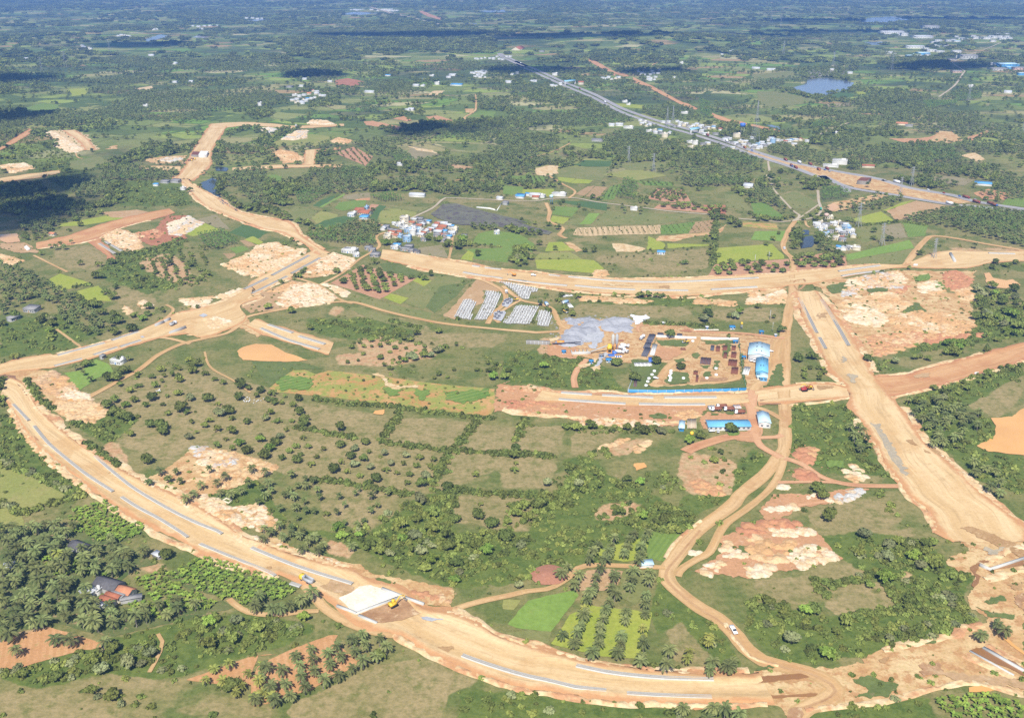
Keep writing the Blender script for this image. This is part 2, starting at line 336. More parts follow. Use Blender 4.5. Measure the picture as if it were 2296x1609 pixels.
SCRUB = ["21 1000,1480 1450,1180 1700,1150 1650,1503 22 200,1503 560,1000 480,900 700,850 1000,1100 1300,1200 1700,1503 32 900,250 0,480 31 1600,480 1150,300 900,150", "33 560,90 900,20 1450,100 1700,330 1880,380 1800,560 1900,800 1600,900 1000,1060 400,1120 250,1100 0,850 0,600 700,740 1300,700 1150,470 800,260",
         "30 0,1250 0,1020 500,1000 1000,900 1700,720 2296,740 31 600,830 200,1000 0,1060 30 2000,1080 1500,1230 1250,1250 900,1200 300,1340", "20 0,490 100,560 250,720 800,1200 600,1200 100,950 0,900", "20 600,600 1000,480 1180,560 900,780", "32 1230,700 1300,400 1700,700 2000,1150 1850,1200 1650,1000 1480,760 1300,900",
         "31 1700,1576 1750,1350 2296,1360 32 1000,1460 1500,1500 1500,1576", "33 470,1510 1000,1410 1500,1400 1560,1576 480,1576", "23 360,440 850,430 1000,780 1230,1050 700,1000 350,850", "23 1280,430 1650,250 2296,60 2296,180 1900,400 1700,500 2050,560 2080,700 1900,800 2296,860 2296,1200 1900,1050 1650,830", "13 1500,1290 1800,1200 2296,1050 2296,1330 1500,1460 1280,1490",
         "22 0,0 700,0 900,180 1040,330 350,290 0,230", "12 640,960 1750,970 1700,1050 1500,1090 640,1050", "11 400,1200 900,1250 1300,1330 1200,1400 600,1330", "10 0,1200 500,1150 900,1300 400,1470 0,1503", "10 1000,640 1600,520 1300,780 1550,900 1250,980 900,880 780,790", "20 1350,1130 1500,1100 1600,1280 1400,1200 F 570,1060 650,1180 800,1200 860,1240 700,1200", "10 400,0 1500,60 1600,250 1000,250 900,100 500,100",
         "00 0,1100 350,1100 650,1290 900,1350 600,1503 0,1380", "23 0,790 230,900 60,1100 0,1150 22 1300,1503 1500,1200 2000,900", "32 0,200 700,0 650,280 200,300", "11 380,1200 1000,1180 1400,1300 1200,1400"]
SOIL = ["22 1500,830 1950,900 1900,1180 1550,1180 1450,980", "22 800,780 1280,700 1000,860 830,820", "22 730,1360 870,1270 1260,1240 880,1400", "10 1100,720 1380,640 1500,700 1650,880 1500,900 1250,800", "31 1000,480 1700,480 1650,600 1300,560", "11 640,1110 760,1080 780,1150 680,1160", "33 1270,320 1420,440 1300,470", "21 690,20 1500,0 1540,40 1200,110 700,110",
  "11 840,1370 1100,1340 1570,1440 1500,1480 900,1440", "13 1650,600 2296,600 2296,640 1700,640", "20 900,700 1100,900 1000,950 850,800", "31 640,60 860,180 820,260 640,200", "12 330,1330 620,1400 440,1500 300,1480", "30 0,880 420,830 800,940 0,1180", "30 1100,290 1400,300 1350,380 1200,370", "30 2000,300 2296,460 2296,520 1900,500"]
soft('dry', DRY, 9); soft('scrub', SCRUB, 9); soft('soil', SOIL, 9)
def lookup(k, X, Y, wob=9):
 wx = X+(fbm(X/22, Y/14, 5, 3)-.5)*wob*2; wy = Y+(fbm(X/22, Y/14, 9, 3)-.5)*wob
 j, i = cell(wx, wy); return MASKS[k][j, i]
gcol = np.stack([lookup('dry', GXX, GYY), lookup('scrub', GXX, GYY), lookup('soil', GXX, GYY), np.ones_like(GXX)], -1)
g = NT('countryside')
at_ = g.attr('gm', 'Color'); sp = g.n('ShaderNodeSeparateColor'); g.l(at_, sp.inputs[0])
far = g.n('ShaderNodeSeparateXYZ'); g.l(g.pos, far.inputs[0]); dist = far.outputs[1]
big = g.noise(140, 5, .6); mid = g.noise(26, 6, .65); fine = g.noise(3.2, 4, .7); mf = g.noise(9, 5, .7)
base = g.mix(g.rng(big, .35, .65), (.2, .19, .066), (.275, .225, .098)); base = g.mix(g.rng(mid, .42, .62), base, (.13, .155, .042))
base = g.mix(g.rng(mf, .6, .72, 0, .5), base, (.29, .2, .11))
def blend(c, k, col, amp=.7):
 f = g.math('ADD', sp.outputs[k], g.math('MULTIPLY', g.math('SUBTRACT', mid, .5), amp)); f = g.math('ADD', f, g.math('MULTIPLY', g.math('SUBTRACT', mf, .5), amp*.7))
 return g.mix(g.rng(f, .32, .6), c, col)
dryc = g.mix(g.rng(mid, .35, .7), (.27, .22, .098), (.34, .26, .13)); dryc = g.mix(g.rng(mf, .45, .7), dryc, (.2, .188, .066))
c = blend(base, 0, dryc); c = blend(c, 1, g.mix(g.rng(mf, .35, .65), (.09, .13, .028), (.15, .18, .042)))
c = blend(c, 2, g.mix(g.rng(mf, .35, .65), (.44, .25, .13), (.5, .35, .2)), 1.1)
def vor(size, ang, seed):
 mp = g.n('ShaderNodeMapping'); ds = g.n('ShaderNodeVectorMath'); ds.operation = 'MULTIPLY_ADD'; g.l(g.noise(300, 2, .5, out=1), ds.inputs[0]); ds.inputs[1].default_value = (90, 90, 0); g.l(g.pos, ds.inputs[2])
 g.l(ds.outputs[0], mp.inputs[0]); mp.inputs['Rotation'].default_value = (0, 0, ang); mp.inputs['Scale'].default_value = (1/size, 1.5/size, 0); mp.inputs['Location'].default_value = (seed, seed, 0)
 o = []
 for ft in ('F1', 'DISTANCE_TO_EDGE'):
  v = g.n('ShaderNodeTexVoronoi'); v.feature = ft; v.inputs['Scale'].default_value = 1; g.l(mp.outputs[0], v.inputs['Vector'])
  if ft == 'F1': v.distance = 'CHEBYCHEV'
  o.append(v)
 return o[0].outputs['Color'], o[1].outputs['Distance']
vc, ve = vor(95, .3, 3); vs_ = g.n('ShaderNodeSeparateColor'); g.l(vc, vs_.inputs[0])
rp = g.n('ShaderNodeValToRGB'); rp.color_ramp.interpolation = 'CONSTANT'; g.l(vs_.outputs[0], rp.inputs[0])
pal = [(0, (0.146, 0.192, 0.051)), (.18, (0.213, 0.252, 0.071)), (.36, (0.291, 0.300, 0.102)), (.52, (0.190, 0.300, 0.056)), (.64, (0.314, 0.372, 0.082)), (.76, (0.381, 0.336, 0.153)), (.86, (0.112, 0.156, 0.041)), (.93, (0.426, 0.288, 0.143)), (.97, (0.504, 0.444, 0.245))]
el = rp.color_ramp.elements
for i, (p, q) in enumerate(pal):
 e = el[i] if i < 2 else el.new(p); e.position = p; e.color = (*q, 1)
fc = g.mix(g.rng(mf, .3, .7, 0, .5), rp.outputs[0], g.mix(1, rp.outputs[0], (.6, .66, .5), 'MULTIPLY')); fc = g.mix(g.rng(ve, .0, .05, .75, 0), fc, (.05, .075, .022))
wood = g.rng(g.noise(420, 4, .6), .5, .6); fc = g.mix(g.math('MULTIPLY', wood, .8), fc, (.06, .085, .03))
c = g.mix(g.rng(dist, 1250, 2000, 0, .95), c, fc)
ff = g.noise(1.3, 3, .7)
c = g.mix(g.rng(fine, .35, .72, 0, .7), c, g.mix(1, c, (.5, .58, .4), 'MULTIPLY')); c = g.mix(g.rng(ff, .4, .7, 0, .5), c, g.mix(1, c, (1.35, 1.25, 1.15), 'MULTIPLY')); c = g.mix(g.rng(mf, .5, .68, 0, .4), c, g.mix(1, c, (.62, .74, .5), 'MULTIPLY'))
g.col(c).bump(fine, .5, .8)
gz = (fbm(GW[..., 0]/60, GW[..., 1]/60, 2, 3)-.5)*.0
hc = at(1445, 96); hill = 34*np.exp(-(((GW[..., 0]-hc[0])/420)**2+((GW[..., 1]-hc[1])/300)**2)); 
def gh(x, y): return 34*np.exp(-(((x-hc[0])/420)**2+((y-hc[1])/300)**2))*(np.hypot((x-hc[0])/420, (y-hc[1])/300) < 2.6)
V = GW.copy(); V[..., 2] = gh(GW[..., 0], GW[..., 1]); q = gridq(len(gy), NXg)
tag(link(quads(V.reshape(-1, 3), q[:, ::-1] if 1 else q, name='ground', mats=[g.m], attrs={'gm': ('POINT', 'FLOAT_COLOR', gcol.reshape(-1, 4))}, smooth=True), 'ground'), 'green and tan farmland reaching to the horizon', None, None, 'structure')
CREAM, PALE, TAN, RUST, SALMON = (.65, .475, .25), (.68, .535, .33), (.52, .32, .14), (.36, .16, .07), (.54, .29, .145)
def roadmat(name, c0, c1, c2, edge, edgew=7):
 m = NT(name); rd = m.n('ShaderNodeAttribute'); rd.attribute_name = 'rd'; v = rd.outputs['Vector']; sx = m.n('ShaderNodeSeparateXYZ'); m.l(v, sx.inputs[0])
 st = m.noise(9, 5, .65, v, sq=(0, .07, 1)); st2 = m.noise(2.4, 4, .6, v, sq=(0, .05, 1)); bigp = m.noise(34, 5, .6); md = m.noise(11, 6, .7); fi = m.noise(2, 4, .65)
 a = m.mix(m.rng(st, .36, .64), c0, c1); a = m.mix(m.rng(bigp, .5, .68, 0, .8), a, c2); a = m.mix(m.rng(md, .56, .66, 0, .6), a, tuple(x*.85 for x in c1)); a = m.mix(m.rng(st2, .52, .66, 0, .55), a, tuple(x*.74 for x in c1)); a = m.mix(m.rng(st2, .3, .42, .45, 0), a, tuple(min(.8, x*1.18) for x in c0))
 ed = m.math('ADD', sx.outputs[0], m.math('MULTIPLY', m.math('SUBTRACT', md, .5), edgew*1.6))
 a = m.mix(m.rng(ed, edgew*.35, edgew, .85, 0), a, edge)
 a = m.mix(m.rng(fi, .25, .8, 0, .32), a, m.mix(1, a, (.62, .56, .5), 'MULTIPLY'))
 m.col(a).bump(fi, .4, .6); return m.m
M_ROAD = roadmat('graded_earth', CREAM, (.57, .385, .185), (.53, .32, .14), (.5, .26, .115), 4)
M_ROADP = roadmat('pale_graded_earth', (.68, .5, .275), (.58, .395, .19), (.53, .33, .145), (.5, .25, .11), 6)
M_ROADR = roadmat('red_graded_earth', (.57, .34, .165), (.5, .26, .115), (.46, .21, .095), (.43, .2, .1), 5)
M_TRACK = roadmat('dirt_track_earth', (.6, .41, .21), (.52, .32, .14), (.45, .25, .11), (.46, .3, .13), 1.4)
M_TRACKR = roadmat('red_track_earth', (.6, .36, .2), (.52, .28, .14), (.44, .2, .1), (.5, .27, .14), 1.4)
M_WET = roadmat('damp_wheel_mud', (.4, .21, .09), (.3, .15, .06), (.46, .27, .13), (.5, .32, .16), 1.0)
M_ASPH = roadmat('worn_asphalt', (.37, .36, .355), (.31, .3, .3), (.4, .37, .34), (.45, .37, .28), 1.0)
M_VILR = roadmat('dusty_paved_road', (.5, .44, .34), (.44, .36, .27), (.52, .42, .28), (.4, .33, .18), 1.2)
S = dict(
 cream=soil('cream_subsoil', CREAM, (.54, .335, .15), (.48, .27, .12), 22, 1.6, t2=.5), yard=soil('yard_soil', (.55, .345, .165), (.6, .42, .22), (.47, .26, .115), 16, 1.4, t2=.5), pale=soil('pale_subsoil', PALE, CREAM, (.52, .33, .15), 16, 1.5, t2=.52), tan=soil('tan_soil', (.5, .33, .18), (.44, .28, .14), (.55, .4, .24), 25), salmon=soil('salmon_soil', SALMON, (.5, .27, .14), (.62, .42, .26), 22),
 red=soil('red_soil', (.44, .2, .11), (.38, .16, .085), SALMON, 20), orange=soil('orange_soil', (.53, .32, .13), (.46, .25, .09), (.3, .31, .075), 34, 1.6, t2=.47), grey=soil('crushed_stone', (.42, .43, .46), (.5, .5, .52), (.34, .35, .38), 10),
 rust=soil('rusty_sand', (.42, .21, .13), (.38, .185, .11), (.46, .25, .16), 20), gclay=soil('grey_clay', (.44, .37, .26), (.38, .33, .25), CREAM, 9, 1.2), clay2=soil('damp_clay', (.46, .29, .14), (.4, .24, .11), (.56, .38, .2), 9, 1.2), clay=soil('churned_clay', (.46, .28, .15), (.36, .2, .1), (.62, .45, .27), 12),
 paddy=soil('bright_paddy', (.19, .29, .055), (.22, .32, .065), (.25, .31, .08), 40, 3, bump=.2), green=soil('green_crop', (.17, .25, .05), (.2, .275, .06), (.25, .28, .075), 40, 2.5, rows=(.5, 3, (.11, .17, .04), .4)),
 dgreen=soil('dark_crop', (.095, .155, .05), (.11, .175, .055), (.14, .185, .06), 30, 2.5, rows=(.9, 4, (.045, .1, .025), .5)), yg=soil('yellow_green_crop', (.29, .34, .05), (.34, .36, .065), (.24, .3, .05), 25, 2.5), ripe=soil('ripening_crop', (.3, .29, .09), (.25, .27, .07), (.33, .28, .12), 25, 2),
 olive=soil('olive_pasture', (.23, .225, .08), (.19, .21, .066), (.29, .245, .11), 35, 2.5), fallow=soil('grey_fallow', (.31, .26, .15), (.27, .23, .12), (.24, .24, .09), 30, 2), dscrub=soil('rough_dark_grass', (.12, .155, .045), (.15, .185, .055), (.23, .2, .09), 12, 2),
 rows=soil('ploughed_rows', (.62, .46, .27), (.56, .4, .22), (.5, .38, .18), 25, 2, rows=(0.05, 6, (.36, .27, .13), .7)), brows=soil('brown_rows', (.45, .28, .16), (.4, .24, .13), (.3, .27, .11), 25, 2, rows=(.6, 5, (.25, .22, .08), .6)), grows=soil('green_rows', (.16, .25, .05), (.2, .27, .06), (.3, .27, .1), 25, 2, rows=(1.0, 5, (.09, .17, .03), .6)),
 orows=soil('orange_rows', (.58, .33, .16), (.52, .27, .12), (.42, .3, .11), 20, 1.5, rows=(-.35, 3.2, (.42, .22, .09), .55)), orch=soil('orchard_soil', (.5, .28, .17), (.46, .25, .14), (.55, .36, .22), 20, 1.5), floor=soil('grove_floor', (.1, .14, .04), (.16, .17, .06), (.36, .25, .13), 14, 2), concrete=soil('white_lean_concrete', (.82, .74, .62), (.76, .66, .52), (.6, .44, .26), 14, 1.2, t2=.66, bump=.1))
def water(name, c, c2, rough=.15, big=40):
 m = NT(name, rough, .5); f = m.noise(big, 4, .6); m.col(m.mix(m.rng(f, .35, .65), c, c2)); r = m.noise(1.5, 3, .6); m.bump(r, .06, .3); return m.m
W_ORANGE = water('muddy_orange_water', (.7, .38, .12), (.63, .33, .1)); W_BLUE = water('grey_blue_water', (.1, .12, .17), (.13, .15, .2)); W_DARK = water('dark_pond_water', (.03, .04, .05), (.05, .055, .05)); W_MUD = water('brown_ditch_water', (.3, .15, .055), (.25, .12, .045))
W_WEED = soil('weedy_pond_water', (.15, .15, .11), (.18, .175, .125), (.11, .09, .1), 24, 4, t2=.52, bump=.1); W_PALE = water('pale_pond_water', (.42, .36, .33), (.36, .32, .3))
def vcmat(name, bumpst=.5, sz=1.2):
 m = NT(name); a = m.attr('vc', 'Color'); f = m.noise(sz, 4, .7); f2 = m.noise(sz*4, 5, .7)
 a = m.mix(m.rng(f, .25, .75, 0, .45), a, m.mix(1, a, (.62, .56, .5), 'MULTIPLY')); a = m.mix(m.rng(f2, .55, .75, 0, .5), a, m.mix(1, a, (.78, .68, .56), 'MULTIPLY'))
 m.col(a).bump(f, bumpst, .7); return m.m
M_SPOIL = vcmat('dumped_spoil'); M_GRAV = vcmat('gravel', .35, .7)
FIELDS = """yg|10 380,870 500,810 760,890 650,920 520,950|yellow green field beside the left palm grove
yg|10 615,960 820,910 870,980 930,1040 680,1030|yellow green field walled by hedges left of the lone tree
yg|10 490,400 880,330 1040,350 700,410 500,420|long yellow green strip above the red side road
tan|10 840,300 1140,280 1240,300 1060,350 940,345|bare brown field above the red side road
yg|10 1500,470 1700,390 1840,450 1600,500|bright green field beside the pale rubble
fallow|10 1630,360 1790,320 1910,440 1845,445 1705,390|grey fallow strip near the winding earth road
dgreen|10 1900,470 2030,400 2220,470 2120,540 1990,500|dark striped crop field near the winding earth road
yg|10 2020,530 2100,500 2190,550 2150,570|small yellow green plot by the dark striped crop
brows|10 1990,535 2040,530 2130,575 2060,590|small brown ploughed plot
green|10 1900,600 2010,580 2070,610 1960,645|small green plot below the areca garden
brows|10 1850,645 1950,640 1955,660 1900,690|small tan ploughed plot
dgreen|11 510,250 570,200 760,145 700,170 580,260|dark green strip near the palms
paddy|11 560,260 700,185 770,145 780,160 640,230 590,262|bright green strip field
olive|11 290,310 370,250 560,290 500,340 420,390 310,360|olive field beside the winding earth road
ripe|11 500,345 580,290 720,320 700,355 540,395|pale yellow field near the palms
dgreen|11 520,420 600,370 770,330 870,350 740,420 560,430|dark green field left of the pond village
green|11 690,270 730,220 960,190 940,250 760,290|green field behind the red roofed farm
fallow|11 760,165 980,135 990,185 850,195 770,190|grey fallow field
salmon|11 850,195 990,178 985,200 870,205|thin bare earth strip
ripe|11 1050,385 1065,300 1100,285 1210,290 1300,350 1150,395|dry yellow field bounded by a hedge beside the pond village
dgreen|11 980,350 1060,240 1120,250 1062,310 1040,390|dark green strip beside the red roofed farm
ripe|11 1110,272 1200,270 1370,300 1365,345 1280,330|dry field behind the hedge near the pond road
olive|11 1110,250 1480,260 1400,300 1370,295 1190,265|olive field by the pond road
orch|11 955,270 1000,235 1060,240 1000,290 970,300|bare plot beside the red roofed farm
green|11 1830,560 1880,480 2000,450 2220,480 2296,520 2296,560 2200,600|green field behind the main earth road
green|11 1770,610 2200,590 2190,640 2130,720 1845,690 1850,640|striped green field beside the main earth road
yg|11 1735,690 1800,620 1850,640 1835,705|yellow green corner field beside the main earth road
fallow|11 1380,600 1580,570 1640,680 1400,650|dry meadow below the pond village
orch|11 660,890 925,735 1090,790 1370,850 1065,1025|red soil of the walled orchard
dscrub|11 1060,730 1180,710 1420,810 1370,845 1100,790|rough dark meadow beside the orchard
olive|11 1160,970 1345,875 1440,925 1300,1008|olive plot right of the orchard
yg|11 1100,1010 1155,975 1305,1012 1240,1065|yellow green plot below the orchard
yg|11 1340,870 1380,840 1500,870 1440,920|yellow green plot with trees right of the orchard
olive|11 1305,1012 1555,825 1790,850 1430,1105 1275,1050|large olive meadow left of the casting yard
dscrub|11 1450,1090 1560,920 1800,880 1700,1000 1520,1140|darker reedy strip left of the casting yard
olive|11 790,1000 830,970 1100,1050 1500,1140 1480,1195 900,1060|long olive strip above the dusty track
olive|11 780,1090 900,1095 1450,1250 1390,1290 1000,1190|long olive strip below the dusty track
tan|11 1600,1160 1880,850 2000,880 2090,960 1920,950 1930,1040 1690,1190|bare earth apron of the casting yard
green|12 420,250 640,262 575,340 412,320|bright striped field right of the lakeside track
yg|12 410,330 560,350 500,400 400,380|yellow green field right of the lakeside track
olive|12 575,360 720,332 660,400 510,410|olive field right of the lakeside track
paddy|12 720,310 810,310 730,402 640,402|bright green field right of the lakeside track
olive|12 790,360 860,290 1690,330 1300,400 740,410|wide olive meadow under the village road
dgreen|12 420,205 870,215 860,290 650,255|dark green field under the village road
rows|12 580,490 620,430 1310,408 1310,480 900,492 700,500|pale ploughed field with rows of seedlings
grows|12 1312,412 1600,382 1545,475 1310,485|green row crop beside the pale ploughed field
brows|12 1600,385 1755,362 1742,465 1545,475|brown row crop beside the green row crop
yg|12 270,695 640,690 760,700 845,770 765,808 285,770|long yellow green field beside the main earth road
ripe|12 262,690 305,640 560,632 665,690|pale yellow field above the long yellow green field
yg|12 380,550 490,548 600,622 350,625|yellow green field beside the muddy pits
green|12 0,470 120,480 260,560 250,640 130,600 0,600|green field right of the paddy fields
yg|12 1210,500 1345,560 1340,612 1200,612|yellow green field above the scrub
yg|12 1362,560 1720,570 1700,580 1370,602|thin yellow green strip above the scrub
green|12 80,0 220,0 180,50 40,50|light green field below the hill track
green|12 225,0 370,0 335,72 212,62|dark green field with vegetables
yg|12 150,112 430,108 432,170 150,168|yellow green field behind the row of houses
green|12 0,80 170,90 160,160 0,150|green field left of the row of houses
yg|12 450,0 640,0 560,60 470,40|yellow green field near the track
yg|12 640,0 800,0 715,65 560,62|yellow green field left of the areca block
brows|12 600,150 700,90 765,80 680,170|red brown ploughed field
brows|12 690,170 770,85 870,95 790,185|olive brown ploughed field
grows|12 800,205 890,90 985,60 920,195|green row crop left of the areca block
grows|12 1100,40 1400,50 1420,85 1180,80|green vegetable rows right of the areca block
orch|12 1200,190 1280,100 1500,110 1560,212 1400,222|red soil orchard above the village road
orch|12 1310,232 1590,222 1720,310 1250,272|red soil orchard beside the village road
red|12 1660,240 1850,242 1855,325 1700,302|dark red ploughed plot by the village road
olive|12 1840,150 1960,160 2090,300 1860,260|olive field above the village road
grows|12 2070,225 2180,222 2225,345 2095,335|pale green row crop above the village road
cream|12 1270,540 1300,500 1450,490 1760,468 1860,400 1810,470 1500,522 1430,545|muddy bank beside the row crops
cream|12 500,550 560,548 660,620 610,632|narrow muddy pit
pale|12 905,560 1000,562 1200,600 1130,632 940,632|pale dug pit
orange|12 2000,380 2270,400 2285,450 1990,420|orange field left of the junction
orch|12 1700,830 1765,735 2296,695 13 340,690 352,805 0,832 12 2296,835|orchard soil along the main earth road
orch|13 395,785 390,680 640,640 795,640 835,755 600,785|orchard soil right of the crossing track
yg|12 1740,630 1760,600 2296,560 13 210,570 300,660 310,690 0,705 12 1750,735|olive green meadow above the orchard
paddy|13 815,655 1345,532 1385,600 1100,650 830,702|bright green paddy field below the right village
olive|13 830,702 1100,650 1385,605 1390,640 1300,720 870,755|rough meadow below the bright paddy field
tan|13 1150,290 1400,205 1640,250 1500,310 1240,368|brown fallow field near the highway
yg|13 850,365 1110,292 1215,372 1000,395|yellow green field near the highway
yg|13 1130,285 1300,215 1400,200 1150,292|thin green strip near the highway
olive|13 890,420 1105,398 1145,512 950,562|olive field right of the right village
fallow|13 1122,420 1272,390 1325,512 1200,522 1140,470|fallow tan plot right of the right village
green|13 1292,390 1500,412 1470,500 1335,510|green plot beside the palm plantation
cream|13 640,258 720,220 1080,150 1180,165 960,240 700,300|flooded orange sand strip with palms
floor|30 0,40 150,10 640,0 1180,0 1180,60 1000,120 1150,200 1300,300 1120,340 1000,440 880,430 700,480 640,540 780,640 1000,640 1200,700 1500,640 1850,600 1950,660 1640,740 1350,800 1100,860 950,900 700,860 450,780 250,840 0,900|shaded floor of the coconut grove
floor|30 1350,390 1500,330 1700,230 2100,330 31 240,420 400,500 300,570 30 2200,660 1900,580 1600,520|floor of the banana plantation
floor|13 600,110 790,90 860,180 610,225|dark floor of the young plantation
orange|13 0,392 240,402 250,450 0,420|orange field beside the crossing
paddy|13 60,460 335,455 300,545 30,530|bright green field beside the crossing
olive|13 230,180 400,120 580,230 560,265 385,275|pale meadow between the tracks
grows|13 30,225 150,222 335,362 60,345|pale green row crop left of the tracks
orange|21 150,300 330,150 440,150 540,185 640,155 980,190 1500,260 2020,310 2025,460 1980,532 1200,450 700,380 220,335|long orange field dotted with saplings
ripe|20 0,945 100,960 560,1190 530,1215 180,1312 0,1245|yellowing field on the left edge
ripe|20 0,1262 180,1335 205,1440 0,1480|second yellowing field on the left edge
paddy|20 540,175 680,150 800,60 900,100 945,160 800,222 660,320 600,255|bright green plot beside the white farmhouse
paddy|32 40,800 210,600 600,512 632,560 610,590 490,740 400,862 110,830|bright green paddy in the foreground
ripe|32 0,590 150,600 90,682 0,672|small ripe plot left of the bright paddy
olive|31 2000,880 2296,850 32 100,830 400,862 380,960 0,870|dark meadow below the bright paddy
yg|32 400,960 560,720 720,640 1240,700 1200,900 1150,1085 780,1060|yellow green palm garden beside the near road
tan|32 610,520 700,350 860,340 1000,360 960,470 880,520|tan ground under the foreground palms
olive|32 1000,350 1230,360 1240,470 1100,640 960,560|olive ground under the foreground palms
yg|32 700,200 1240,60 1200,260 1000,280|yellow green ground under the upper foreground palms
green|32 1190,250 1230,30 1500,60 1370,285|bright green meadow beside the haul track
orows|31 0,1440 0,1260 60,1130 350,1000 640,890 720,890 690,930 800,1040 1000,1080 760,1200 500,1340 30 2100,1480 2296,1440|orange ploughed strip under young palms
orows|30 1550,1260 1760,1180 2100,1060 2296,1045 31 60,1060 0,1200 30 2296,1300 1900,1310|orange ploughed ground under young palms
olive|10 600,540 760,535 980,690 830,600|narrow meadow beside the drain pits
orows|30 0,1180 0,900 200,880 400,820 800,940 900,930 880,1010 700,1010 200,1150|sandy ground under the coconut palms
dscrub|21 0,80 150,0 600,140 350,150 150,290|rough grass left of the orange field
olive|00 580,1340 830,1300 900,1350 700,1420 580,1400|pale green meadow near the curved embankment
ripe|00 660,890 880,905 740,945|yellow plot in the palm belt
yg|00 1340,940 1450,975 1600,955 1430,985|thin yellow field in the palm belt
green|00 200,900 350,860 480,870 500,920 260,950|green fields on the far left
yg|00 570,740 760,735 700,790 600,800|yellow green fields on the far left
green|00 0,1275 100,1265 90,1290 0,1290|light green plot on the left edge
pale|00 1120,735 1280,712 1255,765 1185,755|dry pond bed in the palm belt
ripe|01 240,1150 500,1115 700,1140 480,1200 130,1220|yellow fields behind the earth road
ripe|01 390,1200 520,1150 640,1170 540,1220|tan field behind the earth road
green|01 130,1460 260,1440 250,1503 150,1503|bright green field beside the side road
olive|01 130,1430 380,1390 560,1440 300,1480|olive field beside the side road
orch|01 690,1270 850,1220 1010,1300 950,1380|sapling orchard between the palms
olive|01 1860,1290 1890,1200 1960,1195 1930,1300|pale rectangular field in the palm wood
salmon|01 1440,970 1540,960 1730,1020 1560,1025|bare earth clearing by the far track
salmon|01 930,1010 1010,1005 1310,1070 1250,1085 960,1040|long red earth cutting
salmon|01 1170,985 1270,965 1340,1000 1290,1010|small red earth clearing
red|01 690,670 800,650 950,680 860,720 700,705|red walled plot far out
pale|01 1470,790 1510,755 1600,755 1540,798|pale bare plot far out
green|01 1790,975 1900,920 2040,930 2000,975|bright green field beside the far track
cream|01 1770,935 1780,905 1850,905 1840,940|bare cutting beside the far track
fallow|01 1250,1300 1350,1210 1500,1250 1560,1290 1380,1320|dry clearing in the young wood
pale|01 1300,1215 1500,1250 1550,1275 1380,1250|pale scrape in the dry clearing
tan|01 1650,1390 1680,1365 1840,1390 1780,1410|bare brown plot between palms
pale|02 250,1400 380,1375 460,1375 460,1440 380,1470 290,1450|pale dug quarry
olive|02 490,1390 900,1385 820,1503 450,1470|olive field right of the quarry
ripe|02 830,1450 1100,1400 1370,1460 1100,1503|yellow green field below the pylons
dgreen|02 600,1370 680,1330 900,1340 900,1385 690,1385|dark green walled field near the quarry
olive|02 920,1360 1450,1340 1350,1400 1060,1420|olive field above the yellow field
yg|02 940,860 1190,875 1160,905 980,890|yellow field beside the highway
olive|02 770,1110 840,1070 990,1060 900,1110|olive field near the highway hamlet
olive|02 2110,760 2296,760 2296,900 2180,900 2120,840|olive meadow right of the pipeline
yg|02 1680,440 1800,430 1830,480 1700,500|yellow fields far right of the highway
fallow|03 620,885 660,865 850,855 850,880 640,897|brown ploughed strip with saplings
olive|03 650,900 920,885 900,930 720,930|olive strip below the brown strip
dgreen|03 690,800 750,770 850,775 920,800 740,820|dark green field on the lake shore
yg|03 890,765 960,760 990,780 930,790|yellow field by the lake shore
olive|03 20,620 380,590 390,640 60,660|yellow green fields left of the lake
olive|03 90,800 300,770 620,840 420,870 150,900|meadow below the lake
olive|03 360,1040 520,990 480,1040 380,1055|meadow in the palm wood
cream|03 1480,1160 1600,1090 1700,1095 1790,1165 1690,1190 1560,1185|large pale earth cutting on the right
salmon|03 1170,1150 1420,1150 1570,1130 1480,1180 1330,1190|salmon earth beside the pale cutting
salmon|03 1800,1150 1980,1095 2000,1105 1860,1170|long salmon earth strip
pale|03 1760,1290 1890,1268 1975,1325 1900,1340|pale walled plot on the right
olive|03 1500,800 1700,750 1600,840|meadow along the far road
fallow|13 1440,0 1650,0 1900,30 1800,80 1600,60|dry field right of the highway
salmon|13 1870,140 2000,110 2200,150 2130,200 1940,190|red soil among palms right of the highway
green|13 2110,240 2150,190 2296,180 2296,260|green field at the highway edge"""
for ln in FIELDS.split('\n'):
 k, p, lb = ln.split('|'); sheet('field', p, S[k], lb, .45 if k not in ('cream', 'pale', 'salmon', 'tan') else 1.0)
